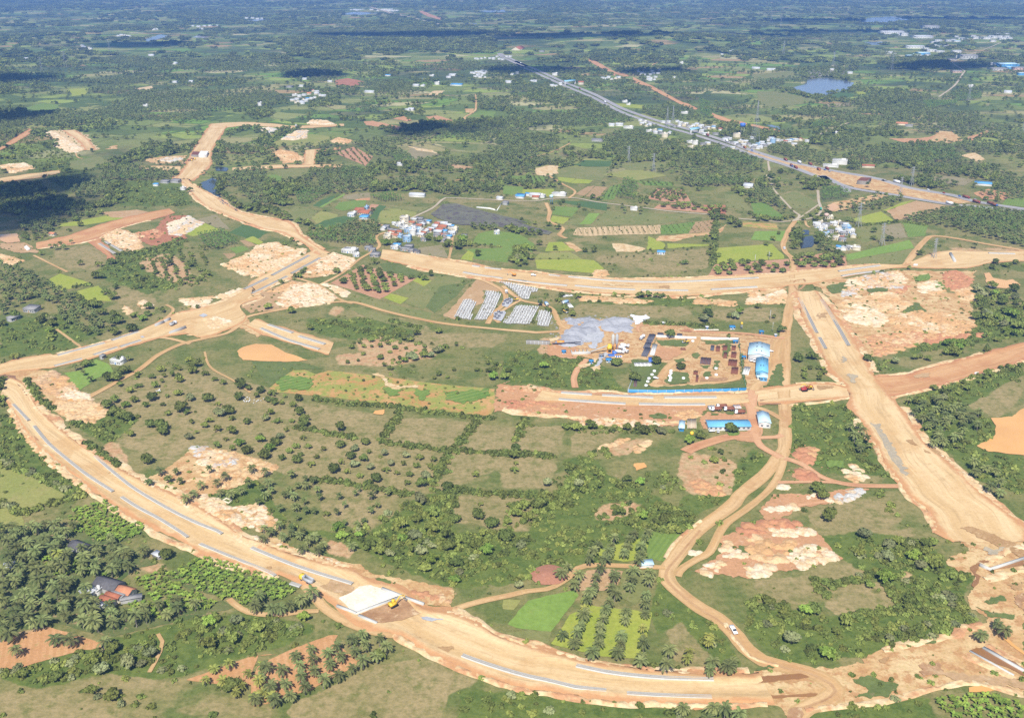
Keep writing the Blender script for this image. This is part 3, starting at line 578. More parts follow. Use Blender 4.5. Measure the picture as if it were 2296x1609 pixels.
EARTH = """cream|33 60,1190 350,1150 700,1160 960,1120 1000,1060 1110,1010 1500,930 1740,890 1780,830 1950,800 2010,740 1900,690 1830,660 1850,540 1880,470 1900,400 1760,370 1650,290 1680,240 1850,190 1780,130 1600,0 2296,0 2296,1370 2100,1300 1850,1280 1500,1340 1200,1430 800,1470 470,1500 330,1560 240,1480 0,1460|dug earthworks in the lower right corner
salmon|22 0,270 200,285 350,290 480,335 800,330 1040,345 2030,330 2090,310 2060,450 1700,460 1650,520 1480,570 1480,610 1300,620 700,600 560,560 350,530 0,480 21 2020,500 2040,280 2150,240|orange earth bank along the side road
yard|12 480,1200 560,1180 1100,1200 1200,1220 1400,1230 1700,1300 2296,1340 13 330,1320 310,1503 23 250,0 260,150 100,330 22 2060,300 2020,330 2000,100 1970,0 12 1960,1350 1270,1350 1230,1500 22 1230,80 1000,90 800,60 12 650,1500 440,1480 370,1390 470,1330|trampled earth of the mixing plant yard
salmon|12 370,1400 480,1370 640,1440 560,1503 22 700,40 560,60 400,30 12 360,1480|red earth beside the gravel heaps
yard|12 1270,1350 1500,1340 1640,1360 1960,1360 1970,1503 22 1980,230 1200,280 1300,200 1380,100 1270,60 12 1280,1503|trampled earth of the rebar yard
salmon|22 1500,820 1600,760 1900,700 2060,640 2080,520 1700,500 1640,560 1660,640 2080,650 2110,750 1900,730 1700,750 1560,830|red earth around the long blue shed
salmon|23 380,850 430,810 520,790 600,800 560,880 540,940 450,900|salmon earth dump beside the tracks
salmon|23 380,1040 430,960 560,990 640,1040 560,1070|salmon earth between the two tracks
salmon|23 90,1320 220,1180 540,1180 900,1130 1000,1140 700,1260 420,1290 100,1503 0,1503 22 2296,1503 2200,1440|salmon earth dump right of the haul track
salmon|32 1800,60 2296,0 33 500,0 600,60 780,250 560,300 440,340 260,360 0,420 32 1900,400 1600,360 1700,300 1830,200|rubble ground right of the haul track
cream|13 430,850 700,840 900,860 1250,780 1500,790 1900,790 1850,900 1600,960 1850,1000 1900,1250 1650,1320 1300,1400 1080,1503 980,1503 900,1330 760,1110 600,930|dug ground right of the main earth road
cream|10 850,470 1000,440 1130,480 1200,590 1100,640 1000,610 880,540|pale dug ground beside the red side road
red|10 1100,490 1300,440 1380,330 1560,330 1700,390 1520,480 1560,520 1300,590 1200,560|red dug ground beside the red side road
cream|11 0,690 40,580 200,550 330,600 480,600 250,770 0,850|spoil ground left of the double drain road
cream|10 1850,740 2296,560 2296,790 2050,830|spoil ground left of the earth junction
cream|11 400,860 520,700 680,640 860,690 800,780 620,830|spoil ground right of the double drain road
tan|11 0,1000 330,870 530,900 720,1010 650,1060 300,1100 0,1140 10 2000,1090 2050,1010|dug brown hollow below the earth road
cream|11 590,895 660,900 820,970 770,1005 700,960|spoil ground along the track
cream|20 0,130 130,160 240,150 430,160 560,220 700,350 890,500 770,600 640,570 560,560 300,400 200,260 60,220|muddy dug ground beside the near road
cream|20 1600,785 1950,830 2296,940 2230,1010 2000,1110 1780,1180 1700,1190 1900,1290 2200,1270 2280,1400 2296,1503 1900,1400 1700,1300 1500,1150 1180,1060 1300,1010 1480,900|cream dug ground with scattered palms
cream|31 0,90 200,80 500,240 900,300 1000,380 1250,420 1700,520 1650,650 1400,640 1000,430 700,330|loose earth above the near road
pale|00 350,1110 430,1085 620,1080 720,1120 820,1245 690,1250 600,1275 430,1200 500,1160|curved pale embankment
pale|00 0,1370 200,1350 290,1400 100,1440 30,1400|pale rubble slope
cream|00 1180,1330 1350,1300 1560,1290 1520,1360 1300,1360|pale spoil beside the small bridge
pale|01 50,1060 180,1060 230,1090 170,1120|pale spoil heaps behind the earth road
pale|01 460,1030 500,995 620,1000 700,1035 500,1050|pale quarry at the end of the earth road
pale|01 240,1160 380,1080 470,1080 450,1150 340,1170|pale rock spoil
cream|01 640,1180 720,1140 840,1165 780,1205|cream spoil square
cream|01 170,1270 240,1240 350,1260 440,1310 430,1350 280,1360 200,1310|cream earth heaps beside the side road
cream|00 930,1220 970,1205 970,1240 880,1240|small pale scrape
cream|13 0,940 320,930 320,1060 0,1070 12 2030,1060 2100,960|spoil ground left of the crossing
cream|12 620,990 860,1000 1280,1040 1200,1055 900,1050 640,1040|spoil bank along the main earth road
cream|12 1580,1060 1620,1010 1940,1040 1930,1080|small spoil ground
cream|12 745,835 770,785 860,785 880,830|small spoil ground above the road
cream|10 1490,1020 1760,1000 1700,1090 1600,1110|spoil along the earth junction
cream|10 0,640 190,700 100,740 0,700|spoil on the left edge
cream|10 1150,1040 1260,1075 1240,1100 1150,1090|small pale outcrop
cream|10 1030,1075 1110,1130 1060,1150|second small pale outcrop
tan|10 0,560 220,560 340,640 140,640 0,600|trampled earth beside the orange pond"""
for ln in EARTH.split('\n'):
 k, p, lb = ln.split('|'); sheet('ground_patch', p, S[k], lb, 1.6)
sheet('ground_patch', '10 1950,1080 2050,1190 2110,1230 2200,1290 2130,1340 2000,1260 1850,1290 1700,1345 1560,1320 1600,1250 1700,1120', S['cream'], 'wide trampled earth of the left junction', 2)
ribbon('road', "20 0,375 90,470 260,740 380,850 700,1100 960,1290 1330,1500 30 1480,100 1700,230 2296,420 31 200,390 480,500 700,650 900,830 1200,900 1500,1060 1700,1150 2000,1270 2296,1360 32 400,1370 700,1420 1100,1460 1500,1475 2200,1475 33 230,1470",
       "20 60,205 200,260 330,470 620,720 1000,960 1300,1110 1650,1270 2000,1503 31 0,75 200,160 500,250 830,330 1000,420 1250,490 1400,640 1650,690 1900,790 2050,880 2296,960 32 300,985 600,1070 900,1115 1300,1165 1700,1195 2050,1200 33 80,1180", M_ROADP, 'wide curved earth road under construction in the foreground', 17, 1.3)
ribbon('road', "11 1090,610 1330,645 1600,690 1800,725 2000,765 2296,800 12 300,805 540,835 900,852 1300,852 1700,838 2296,812 13 400,795 800,755 1100,735 1300,735 1500,655 1700,615 1900,625 2296,622",
       "11 1070,690 1300,745 1500,792 1760,835 2000,862 2296,900 12 400,930 800,975 1200,995 1500,1003 1900,965 2296,930 13 330,915 560,890 900,825 1250,765 1700,775 1900,752 2050,722 2296,712", M_ROAD, 'long straight earth road crossing the middle of the valley', 15, 1.0)
ribbon('road', "11 570,590 200,770 0,875 10 2030,940 1880,1025 1650,1105 1450,1150 1150,1280 850,1385 470,1478 20 400,15 130,65 -40,110", "11 650,670 330,845 0,1005 10 2200,1000 2000,1080 2040,1200 1700,1340 1540,1310 1250,1365 1000,1445 770,1515 20 690,70 460,135 130,170 -40,215", M_ROAD, 'earth road with twin drains on the left', 13, 1.0)
ribbon('road', "11 40,1185 300,1270 690,1375", "11 -50,1250 200,1355 640,1495", M_ROAD, 'short earth road stub with drains above the orange pond', 11, .8)
ribbon('road', "00 1750,1030 1600,1240 1520,1400 1440,1490 10 1440,0 1520,60 1600,160 1700,255 1850,320 2100,415 11 100,445 250,475 430,570 545,660", "00 1890,1050 1770,1250 1760,1370 1610,1500 10 1575,30 1600,70 1700,125 1850,205 2000,300 11 180,355 350,400 430,495 610,615 680,640", M_ROADP, 'winding earth road leading up to the small bridge', 11, .8)
ribbon('road', "00 1750,1030 2000,1015 2296,1030 01 350,1045 770,1030", "00 1860,1065 2050,1045 2296,1060 01 350,1070 770,1048", M_ROAD, 'far earth road behind the small bridge', 9, .4)
ribbon('road', "00 1150,1380 1500,1382", "00 1150,1405 1500,1425", M_ROAD, 'short earth side road left of the small bridge', 9, .3)
ribbon('road', "00 1930,1395 2296,1370 01 450,1370 755,1365", "00 1930,1420 2296,1400 01 450,1392 755,1392", M_ROAD, 'short earth side road right of the small bridge', 9, .3)
ribbon('road', "01 440,1250 430,1370", "01 540,1240 530,1375", M_ROAD, 'stub earth road joining the side road', 9, .3)
ribbon('road', "01 520,1245 740,1222", "01 520,1275 740,1240", M_ROADR, 'thin earth road beside the pale heaps', 9, .2)
ribbon('road', "10 300,555 600,485 800,412 1130,325 1400,270", "10 300,605 740,540 1000,430 1250,370 1460,310", M_ROADR, 'red earth side road on the left', 11, .8)
ribbon('road', "10 830,520 970,690", "10 720,530 920,700", M_ROADR, 'red earth stub with short drains', 9, .5)
ribbon('road', "00 0,1225 130,1140 240,1070", "00 0,1250 160,1170 290,1085", M_ROADR, 'red earth road at the left edge', 9, .3)
ribbon('road', "00 0,1480 250,1445 500,1415", "00 0,1515 300,1480 500,1440", M_ROAD, 'lower earth road at the left edge', 9, .4)
ribbon('road', "00 520,1085 650,1180 700,1250", "00 630,1085 740,1160 800,1245", M_ROADP, 'pale carriageway on the curved embankment', 9, .5)
ribbon('road', "13 380,960 440,1180 520,1330 600,1503 23 690,180 800,290 840,460 910,560 1040,760 1100,900 1250,1080 1330,1200 1480,1320 1570,1503 33 1680,120", "13 590,960 720,1130 850,1300 980,1503 23 1060,190 1200,370 1290,460 1400,640 1490,760 1620,860 1730,960 1900,1120 2100,1290 2330,1460 33 2330,120", M_ROADP, 'broad pale earth road running down the right side', 17, 1.4)
ribbon('road', "23 1040,200 1300,185 1560,115 1950,15 13 1950,1475 2320,1370", "23 1150,380 1300,360 1500,310 1800,225 2320,65", M_ROADR, 'earth road branching to the right edge', 11, 1.0)
ribbon('road', "23 55,315 400,268 680,262 860,300", "23 90,442 330,432 780,395 880,385", M_ROADP, 'short cut road with two excavators', 11, .8)
ribbon('road', "22 340,305 480,335 800,350 1040,358 2030,340", "22 250,420 600,425 1000,452 1700,462 2050,430", M_ROAD, 'pale side road with drains below the blue fence', 11, .6)
def bank(s, wd, label, h=1.3):
 P = PP(s); W = at(P[:, 0], P[:, 1])[:, :2]; ln = np.linalg.norm(np.diff(W, axis=0), axis=1).sum(); n = int(ln/1.3); C = smooth(W, n); SEED[0] += 1; k = SEED[0]; m = 10
 t = np.gradient(C, axis=0); t /= np.maximum(np.linalg.norm(t, axis=1), 1e-6)[:, None]; nn = np.stack([-t[:, 1], t[:, 0]], 1); sd = np.arange(n)*1.3
 w_ = wd*(.45+1.1*fbm(sd/16, sd*0, k, 3)); of = (fbm(sd/22, sd*0+3, k+1, 3)-.5)*wd*1.2; u = np.linspace(-.5, .5, m)
 v = C[:, None]+nn[:, None]*(of[:, None]+w_[:, None]*u[None])[..., None]; x, y = v[..., 0], v[..., 1]
 z = .12+h*(fbm(x/2.2, y/2.2, k+2, 4)*1.5-.35)*np.cos(u*PI)[None]**.6; f = (fbm(x/14, y/14, k+4, 3)*.75+fbm(x/2.5, y/2.5, k+5, 2)*.5-.12)[..., None]
 a, b, c = np.array(PALE)*1.05, np.array(CREAM), np.array(SALMON); col = np.where(f < .5, a+(b-a)*np.clip(f*4-1, 0, 1), b+(c-b)*np.clip((f-.5)*6, 0, 1))*(.8+.4*fbm(x/1.2, y/1.2, k+7, 2))[..., None]
 q = gridq(n, m); V = np.concatenate([v, z[..., None]], -1).reshape(-1, 3); a, b, c = V[q[0][0]], V[q[0][1]], V[q[0][2]]
 if np.cross((b-a)[:2], (c-b)[:2]) < 0: q = q[:, ::-1]
 tag(link(quads(V, q, name='earth_bank', mats=[M_SPOIL], attrs={'vc': ('POINT', 'FLOAT_COLOR', np.concatenate([col, np.ones(col.shape[:2]+(1,))], -1).reshape(-1, 4))}), 'earth_bank'), label, None, None, 'structure')
TR = """5|M_TRACK|11 -60,1185 0,1160 250,1110 560,1060 840,1050 1100,1120 1400,1190 1700,1240 2296,1295 12 300,1300 560,1285|dusty track to the casting yard
4|M_TRACK|11 380,850 560,910 720,1020 840,1060|track from the drain road to the dusty track
4|M_TRACK|11 590,895 750,810 900,690 1060,590 1035,510 1110,470|track from the village to the orchard
5|M_TRACK|10 2040,1195 1900,1300 1700,1350 1500,1400 1310,1490 20 1150,150 950,260 720,385|track down the left pasture
4|M_TRACK|10 1180,1330 1400,1350 1580,1395|link track below the abutments
6|M_TRACK|13 370,850 375,700 310,630 300,560 350,440 400,370|track from the crossing to the junction
9|M_TRACK|13 390,870 370,1000 335,1180 315,1300 312,1503 23 302,250 312,550 300,800 240,900 100,1060 -50,1180 22 1900,1280 1600,1503 32 1430,260 1360,370 1400,480 1600,640 1800,760 1930,880 2020,1000 2160,1100 2296,1140 33 300,1155 520,1210 690,1290 735,1350 650,1430 470,1500 390,1590|main haul track winding to the foreground
5|M_TRACK|23 300,840 285,960 230,1080 120,1200 22 2000,1320 1870,1410 1800,1503 32 1720,200 1600,265 1480,340 1440,400|second track beside the haul track
5|M_TRACKR|23 310,885 450,930 600,1030 750,1085 950,1110 1290,1115|red track to the broad road
3.5|M_TRACKR|23 250,1085 600,1078 760,1088|red link track
3|M_TRACKR|23 420,1275 700,1235|short red track
9|M_TRACKR|22 2085,320 2060,420 2075,500 2090,690 1900,705 1750,740 1600,790 1520,830|red camp road past the long shed
6|M_TRACKR|22 2090,680 2140,780 2260,850 23 280,880|red track curving to the haul track
5|M_TRACKR|22 2100,715 2296,705 23 290,690|red link to the haul track
8|M_TRACK|22 2080,320 2120,270 2240,190 2270,0 12 2290,1370 13 330,1320|camp road behind the blue workshop
5|M_TRACK|23 60,460 160,490 300,570|camp track beside the open shed
4|M_VILR|11 1310,360 1500,270 1600,190 1700,185 2296,210 12 400,190 600,185 800,220 1130,260 1400,295 1700,320 1900,350 2296,382 13 300,380 450,365 560,340 610,290 590,200 585,120|village road from the pond to the junction
3.5|M_VILR|13 380,372 430,330 370,280 200,90 220,50 150,0 03 180,1440 170,1340|track to the highway
3|M_VILR|13 400,372 590,240|short road to the right village
3|M_TRACK|13 480,375 490,410 520,430|short track beside the dark pond
4|M_TRACK|12 550,185 600,130 500,70 400,10 380,0 02 380,1470|track up to the quarry
5|M_TRACK|12 360,225 390,300 380,370 430,400 500,440 470,490 530,520|lakeside track
7|M_TRACK|13 1310,745 1400,620 1480,530 1540,502 1700,515 2000,570 2320,625|earth track beside the palm plantation
4|M_TRACK|13 1850,760 1900,745 2000,700|short track at the main earth road
3.5|M_TRACK|30 1900,590 1980,660 2100,710 31 220,725 400,700 560,690|farm track from the palm garden to the near road
6|M_TRACK|31 400,420 520,560 600,660 750,760 900,830 1100,880 1300,900|bypass track round the culvert
4|M_TRACK|31 1650,690 1800,640 1950,600 2100,570 32 200,525 400,500 560,400 640,330 800,310 1200,325 1350,330|track past the rusty sand heap
5|M_TRACK|12 0,915 150,1030 330,1070 420,1120 480,1240 600,1295|yard road right of the precast rows
5|M_TRACK|11 1830,845 1950,880 2080,950 2110,1040 2000,1160 1960,1230|yard road left of the precast rows
4|M_TRACK|12 150,1030 -60,1160 11 2060,1220 |yard road between the precast rows
2|M_TRACK|20 1700,0 1750,130 1940,240 2080,340|footpath across the pasture
2|M_TRACK|30 1310,880 1350,960 1300,1090 1240,1200|footpath through the scrub
2.5|M_TRACK|00 0,1080 150,1085 300,1060 600,1040 850,1010 1000,1005|far farm road on the left
3|M_TRACK|00 280,1110 400,1130 500,1170|link to the curved embankment
3|M_TRACK|00 630,1275 650,1310 690,1320|track below the curved embankment
4|M_VILR|01 0,860 200,800 500,820 660,780 1100,800 1500,800 1870,785 2296,755|far village road
5|M_TRACK|01 1860,785 1865,900 1830,940 1770,980 1830,1010|curved far track
4|M_VILR|03 575,1130 700,1070 770,1045 910,995|far road beside the highway hamlet
5|M_VILR|03 1590,805 1720,710 1790,610 1800,590 1710,530 1730,505 1900,435|far road to the factories
5|M_VILR|03 1540,300 1700,270 1850,240|factory road
5|M_VILR|03 1960,415 2070,370 2200,310|factory road on the right
4|M_TRACK|03 1330,1075 1480,1095 1600,1110|far earth lane
4|M_TRACK|03 1980,1085 2100,1140 2296,1180|far earth lane on the right
5|M_TRACKR|02 930,630 900,585 800,555|far red lane
5|M_TRACK|02 1000,640 1130,600 1270,525 1360,470|far lane crossing the pipeline
3|M_TRACK|10 280,660 420,730 560,800|muddy stream path
3|M_TRACK|10 1320,1230 1440,1120 1380,1070|short track by the abutments
2.5|M_TRACK|10 470,1275 560,1340 670,1420|footpath to the drain road
3|M_TRACK|02 230,1310 420,1260 560,1190|track over the dry hill
3|M_TRACK|11 2050,0 2000,50 1740,30 1500,120|track above the pond road
4|M_TRACK|11 870,370 980,380 1100,415|lane to the red roofed farm
3|M_TRACK|11 1670,500 1660,600 1640,690|path from the village to the main road
6|M_TRACK|22 1300,230 1380,120 1550,0 12 1600,1400 1620,1345|rebar yard loop
6|M_TRACK|22 1220,275 1400,290 1800,250 1960,210 1880,150 1800,60 1600,30|lower rebar yard loop
5|M_TRACKR|12 1150,1300 1130,1260 1200,1235 1450,1235 1600,1290 2000,1310 2296,1345 13 310,1350|red wheel track along the yard
5|M_TRACKR|22 700,60 620,150 590,220 600,300|red path below the mixing plant"""
for ln in TR.split('\n'):
 wd, mk, p, lb = ln.split('|'); track('path', p, float(wd), globals()[mk], lb)
sheet('ground_patch', "33 330,1576 350,1500 450,1490 470,1540 450,1576", S['clay'], 'wet mud at the lower end of the haul track', 1)
track('path', "32 1640,20 1450,250 1358,370 1390,470 1600,650 1790,770 1900,870 1970,960 2060,1070 2296,1140 33 300,1160 520,1210 680,1290 735,1350 650,1430 450,1500", 1.7, M_WET, 'damp wheel rut along the haul track', 4, block=0)
track('path', "12 1040,1340 1020,1310 1060,1295 1250,1300 1700,1330 2200,1360", 1.8, M_WET, 'damp wheel rut in the mixing plant yard', 4, block=0)
track('path', "13 470,860 400,870 385,900 420,950 480,900 470,860", 2.2, M_WET, 'looping wheel rut at the crossing', 4, block=0)
track('path', "12 1270,1330 1160,1300 1150,1250 1300,1232 1500,1260 1600,1310", 2.0, M_WET, 'looping wheel rut beside the grey heaps', 4, block=0)
HWU = "01 2120,392 2148,400 2085,432 2075,450 2160,492 2296,553 02 100,508 300,590 500,680 750,780 1000,905 1300,1008 1600,1092 1900,1190 03 0,1240 300,1333 520,1382 780,1432 1000,1470 1150,1503 13 1130,38 1240,72 1400,112 1700,162 1900,215 2320,280"
HWL = "01 2055,445 2075,470 2140,502 2270,562 02 100,532 300,618 500,708 750,812 1000,938 1300,1040 1600,1124 1900,1222 03 0,1275 180,1330 400,1400 640,1490 13 620,0 760,68 900,110 1200,156 1400,192 1700,240 1900,255 2320,298"
sheet('field', "03 0,1250 300,1340 540,1390 800,1440 1100,1490 13 1080,30 1300,100 1600,155 1880,225 1700,232 1400,185 1200,148 900,100 760,60 600,0 03 640,1480 400,1395 180,1325 0,1270", S['cream'], 'sandy median of the highway', 1)
track('road', "01 1560,215 1545,200 1470,185 1300,140 1170,112 1080,85 950,50", 26, M_VILR, 'faint highway line near the horizon', 5, wj=.05)
track('road', HWU, 13, M_ASPH, 'far carriageway of the grey highway', 9, wj=.05)
track('road', HWL, 12, M_ASPH, 'near carriageway of the grey highway', 9, wj=.05)
for hw in (HWU, HWL):
 P_ = PP(hw); W_ = at(P_[:, 0], P_[:, 1])[:, :2]; k_ = smooth(W_, 300); t_ = np.gradient(k_, axis=0); t_ /= np.linalg.norm(t_, axis=1)[:, None]; n_ = np.stack([-t_[:, 1], t_[:, 0]], 1)*17; e_ = np.r_[k_+n_, (k_-n_)[::-1]]; X_, Y_ = proj(e_[:, 0], e_[:, 1]); raster(np.c_[X_, Y_], BLOCK); raster(np.c_[X_, Y_], HARD)
ribbon('road', "02 0,285 160,345 270,378 500,420", "02 0,305 160,365 270,395 500,440", M_ROADR, 'far red pipeline trench', 7, .2, 12)
ribbon('road', "02 500,425 700,480 820,535 930,595 1050,622", "02 500,440 690,500 800,560 910,610 1040,640", M_ROADR, 'middle red pipeline trench', 7, .2, 12)
ribbon('road', "02 1080,640 1150,675 1260,725 1460,835 1530,860 1620,905", "02 1090,690 1200,720 1250,750 1440,850 1500,880 1600,915", M_ROADR, 'near red pipeline trench', 7, .2, 12)
ribbon('road', "02 1740,940 1880,990 2000,1015 03 0,1025 300,1085", "02 1735,965 1830,1005 2000,1035 03 100,1065 170,1085 290,1098", M_ROADR, 'pipeline trench behind the highway hamlet', 7, .2, 12)
sheet('ground_patch', "01 1380,92 1420,92 1490,120 1600,158 1570,168 1460,138", S['salmon'], 'red scar far out', .4)
sheet('ground_patch', "01 1985,258 2100,285 2296,340 2296,372 2150,322 2030,280", S['salmon'], 'second red scar far out', .4)
WT = """W_BLUE|03 340,740 480,700 500,662 640,645 800,670 892,690 830,750 660,780 680,805 520,795 430,775|blue grey lake beside the bare trees
W_BLUE|03 930,185 1000,150 1200,138 1385,172 1150,190 950,196|far lake on the right
W_BLUE|03 905,372 950,350 1160,348 1100,376|small lake before the factories
W_BLUE|00 2060,170 2150,160 2270,165 2220,185 2100,185|far lake on the left
W_BLUE|00 1190,330 1330,290 1420,300 1320,325 1230,347|far lake with a pale shore
W_PALE|00 1590,312 1640,298 1745,308 1690,318|shallow pond far out
W_BLUE|01 720,122 850,100 1060,112 900,126|far lake before the town
W_BLUE|01 1880,92 2100,84 2105,102 1970,104|far lake at the top
W_BLUE|01 1770,200 1870,196 1870,216 1800,215|far pond beside the highway
W_BLUE|01 1350,655 1400,648 1460,652 1420,668|small far pond between the palms
W_BLUE|02 2190,1040 2240,1040 2296,1060 2296,1075|stream pool near the pipeline
W_WEED|11 1490,320 1590,235 1700,230 1800,260 2000,310 2200,360 2296,390 12 100,375 250,425 420,470 380,490 250,468 100,450 0,430 11 2050,420 1750,410 1640,390 1510,340|weedy dark pond behind the village
W_ORANGE|F 530,790 545,779 575,771 610,773 640,790 668,800 690,808 668,812 600,811 545,808|orange muddy pond in the pasture
W_ORANGE|23 2320,450 2200,540 2020,552 2062,620 2050,700 1900,782 2000,830 2320,862|large orange pond on the right edge
W_ORANGE|13 1960,810 2010,800 2042,850 2150,870 2200,860 2270,910 2150,935 2020,932 1990,890|orange pond among the right scrub
W_ORANGE|10 0,490 140,480 172,550 60,560 0,540|orange pond on the left edge
W_DARK|13 460,450 510,450 512,490 450,490|small dark pond beside the right village
W_DARK|13 452,510 540,500 572,540 530,590 440,605|dark pond beside the right village
W_ORANGE|22 1090,930 1180,920 1200,960 1110,990|small brown pond in the scrub
W_ORANGE|21 1030,490 1110,480 1090,522 1015,515|small brown pond in the meadow
W_DARK|10 1650,70 1760,20 1800,30 1790,130 1870,220 1990,280 1960,300 1860,240 1770,160|dark river bend
W_DARK|00 1790,1385 1900,1395 1880,1425 1800,1420|dark river pool
W_ORANGE|13 640,262 720,225 760,270 700,298|flooded end of the sand strip
W_ORANGE|20 425,210 500,230 530,270 480,290|orange puddle by the near road
W_ORANGE|20 545,360 580,370 610,410 570,425|second orange puddle by the near road
W_ORANGE|20 265,415 320,430 345,475 310,470|orange ditch puddle
W_MUD|20 610,735 660,730 800,865 740,850|long brown ditch beside the drain
W_ORANGE|20 800,465 860,475 850,510 810,500|third orange puddle
W_MUD|20 230,330 130,200 0,195 0,215 110,220 250,400|muddy gutter beside the near road
W_MUD|33 0,1240 440,1215 510,1240 100,1290 0,1285 32 1770,1285 1740,1250 2296,1240|long brown ditch by the foreground drain
W_MUD|33 0,1405 500,1375 580,1380 560,1400 0,1432 32 1780,1440 1900,1405|second brown ditch by the foreground drain
W_MUD|33 1850,330 1930,280 2120,225 2140,240 1920,310 1900,380 1945,410 1880,500 1860,480 1900,420 1850,350|brown stream in the earthworks
W_MUD|33 1990,350 2296,250 2296,310 2010,360|brown pit water
W_MUD|33 2000,1000 2100,1050 2296,1170 2296,1230 1850,1025 1900,1000|flooded drain pit
W_ORANGE|33 2100,900 2140,910 2296,1040 2296,1060|orange trench water
W_ORANGE|33 1840,1330 1950,1310 2050,1350 1960,1370 1840,1365|muddy pond by the banana plants
W_ORANGE|13 1220,1175 1300,1180 1300,1200 1230,1205|small orange puddle in the spoil
W_ORANGE|13 1460,1240 1530,1230 1540,1265 1470,1270|second orange puddle in the spoil
W_MUD|23 100,400 280,410 270,435 100,440|brown cut bank water"""
for ln in WT.split('\n'):
 mk, p, lb = ln.split('|'); sheet('water', p, globals()[mk], lb, .8)
PC = dict(w=(.7, .58, .41), c=(.63, .45, .25), o=(.56, .34, .16), s=(.5, .255, .13), r=(.46, .21, .115), g=(.5, .49, .46), t=(.5, .33, .19), G=(.36, .37, .4), H=(.47, .47, .49), I=(.29, .3, .33))
def heaps(name, s, pal, r0, r1, dens, label, kind='stuff', hk=.4, mat=None, seed=0, cell_=None, cat=None):
 P = PP(s); raster(P, BLOCK); W = at(P[:, 0], P[:, 1])[:, :2]; lo = W.min(0)-r1; hi = W.max(0)+r1; rs = np.random.RandomState(seed+len(s))
 ce = cell_ or max(.5, r0*.33); nx, ny = int((hi[0]-lo[0])/ce)+1, int((hi[1]-lo[1])/ce)+1; Z = np.full((nx, ny), -.6); C = np.zeros((nx, ny, 3)); C[:] = PC[pal[0]]
 n = int(dens*np.prod(hi-lo)/(r0*r1)); c = lo+rs.rand(n, 2)*(hi-lo); X, Y = proj(c[:, 0], c[:, 1]); c = c[inpoly(X, Y, P)]
 zone = fbm(c[:, 0]/(r1*5), c[:, 1]/(r1*5), seed+5, 2); order = np.argsort(zone*2+rs.rand(len(c))) ; pick = np.clip((np.clip((zone-.5)*1.5+.5+(rs.rand(len(c))-.5)*.7, 0, .999)*len(pal)).astype(int), 0, len(pal)-1)
 for k in range(len(c)):
  r = r0+(r1-r0)*rs.rand()**2; h = r*hk*(.7+.6*rs.rand()); a = .7+.6*rs.rand(); th = rs.rand()*3.1; col = np.array(PC[pal[pick[k]]])*(.86+.28*rs.rand())
  i0, i1 = max(0, int((c[k, 0]-lo[0]-r*1.3)/ce)), min(nx, int((c[k, 0]-lo[0]+r*1.3)/ce)+2); j0, j1 = max(0, int((c[k, 1]-lo[1]-r*1.3)/ce)), min(ny, int((c[k, 1]-lo[1]+r*1.3)/ce)+2)
  gx_, gy_ = np.meshgrid(lo[0]+ce*np.arange(i0, i1)-c[k, 0], lo[1]+ce*np.arange(j0, j1)-c[k, 1], indexing='ij')
  u = gx_*math.cos(th)+gy_*math.sin(th); v = -gx_*math.sin(th)+gy_*math.cos(th); d = np.sqrt((u*a)**2+(v/a)**2)/r+.75*(fbm(gx_*1.5/r+k*3, gy_*1.5/r, 7, 3)-.5)
  z = h*(1-d**1.35)-.1; sub = Z[i0:i1, j0:j1]; m = z > sub; sub[m] = z[m]; C[i0:i1, j0:j1][m] = col
 gx_, gy_ = np.meshgrid(lo[0]+ce*np.arange(nx), lo[1]+ce*np.arange(ny), indexing='ij')
 zz = fbm(gx_/(r1*5), gy_/(r1*5), seed+5, 2)*1.5+fbm(gx_/(r0*1.1), gy_/(r0*1.1), seed+8, 3)*.9-.7; pv = np.array([PC[p_] for p_ in pal])
 C = C*.5+.5*pv[np.clip((zz*len(pal)).astype(int), 0, len(pal)-1)]
 Z = Z+(.3*r0)*(fbm(gx_/(r0*.5), gy_/(r0*.5), seed, 3)-.5)
 q = gridq(nx, ny); zf = Z.ravel(); keep = (zf[q] > -.45).any(1); q = q[keep]; used = np.unique(q); mp = np.zeros(nx*ny, int); mp[used] = np.arange(len(used))
 V = np.stack([gx_.ravel(), gy_.ravel(), zf+.42], 1)[used]; col = np.c_[C.reshape(-1, 3)[used], np.ones(len(used))]
 return tag(link(quads(V, mp[q][:, ::-1] if 0 else mp[q][:, [0, 3, 2, 1]], name=name, mats=[mat or M_SPOIL], attrs={'vc': ('POINT', 'FLOAT_COLOR', col)}, smooth=True), name), label, cat, None, kind)
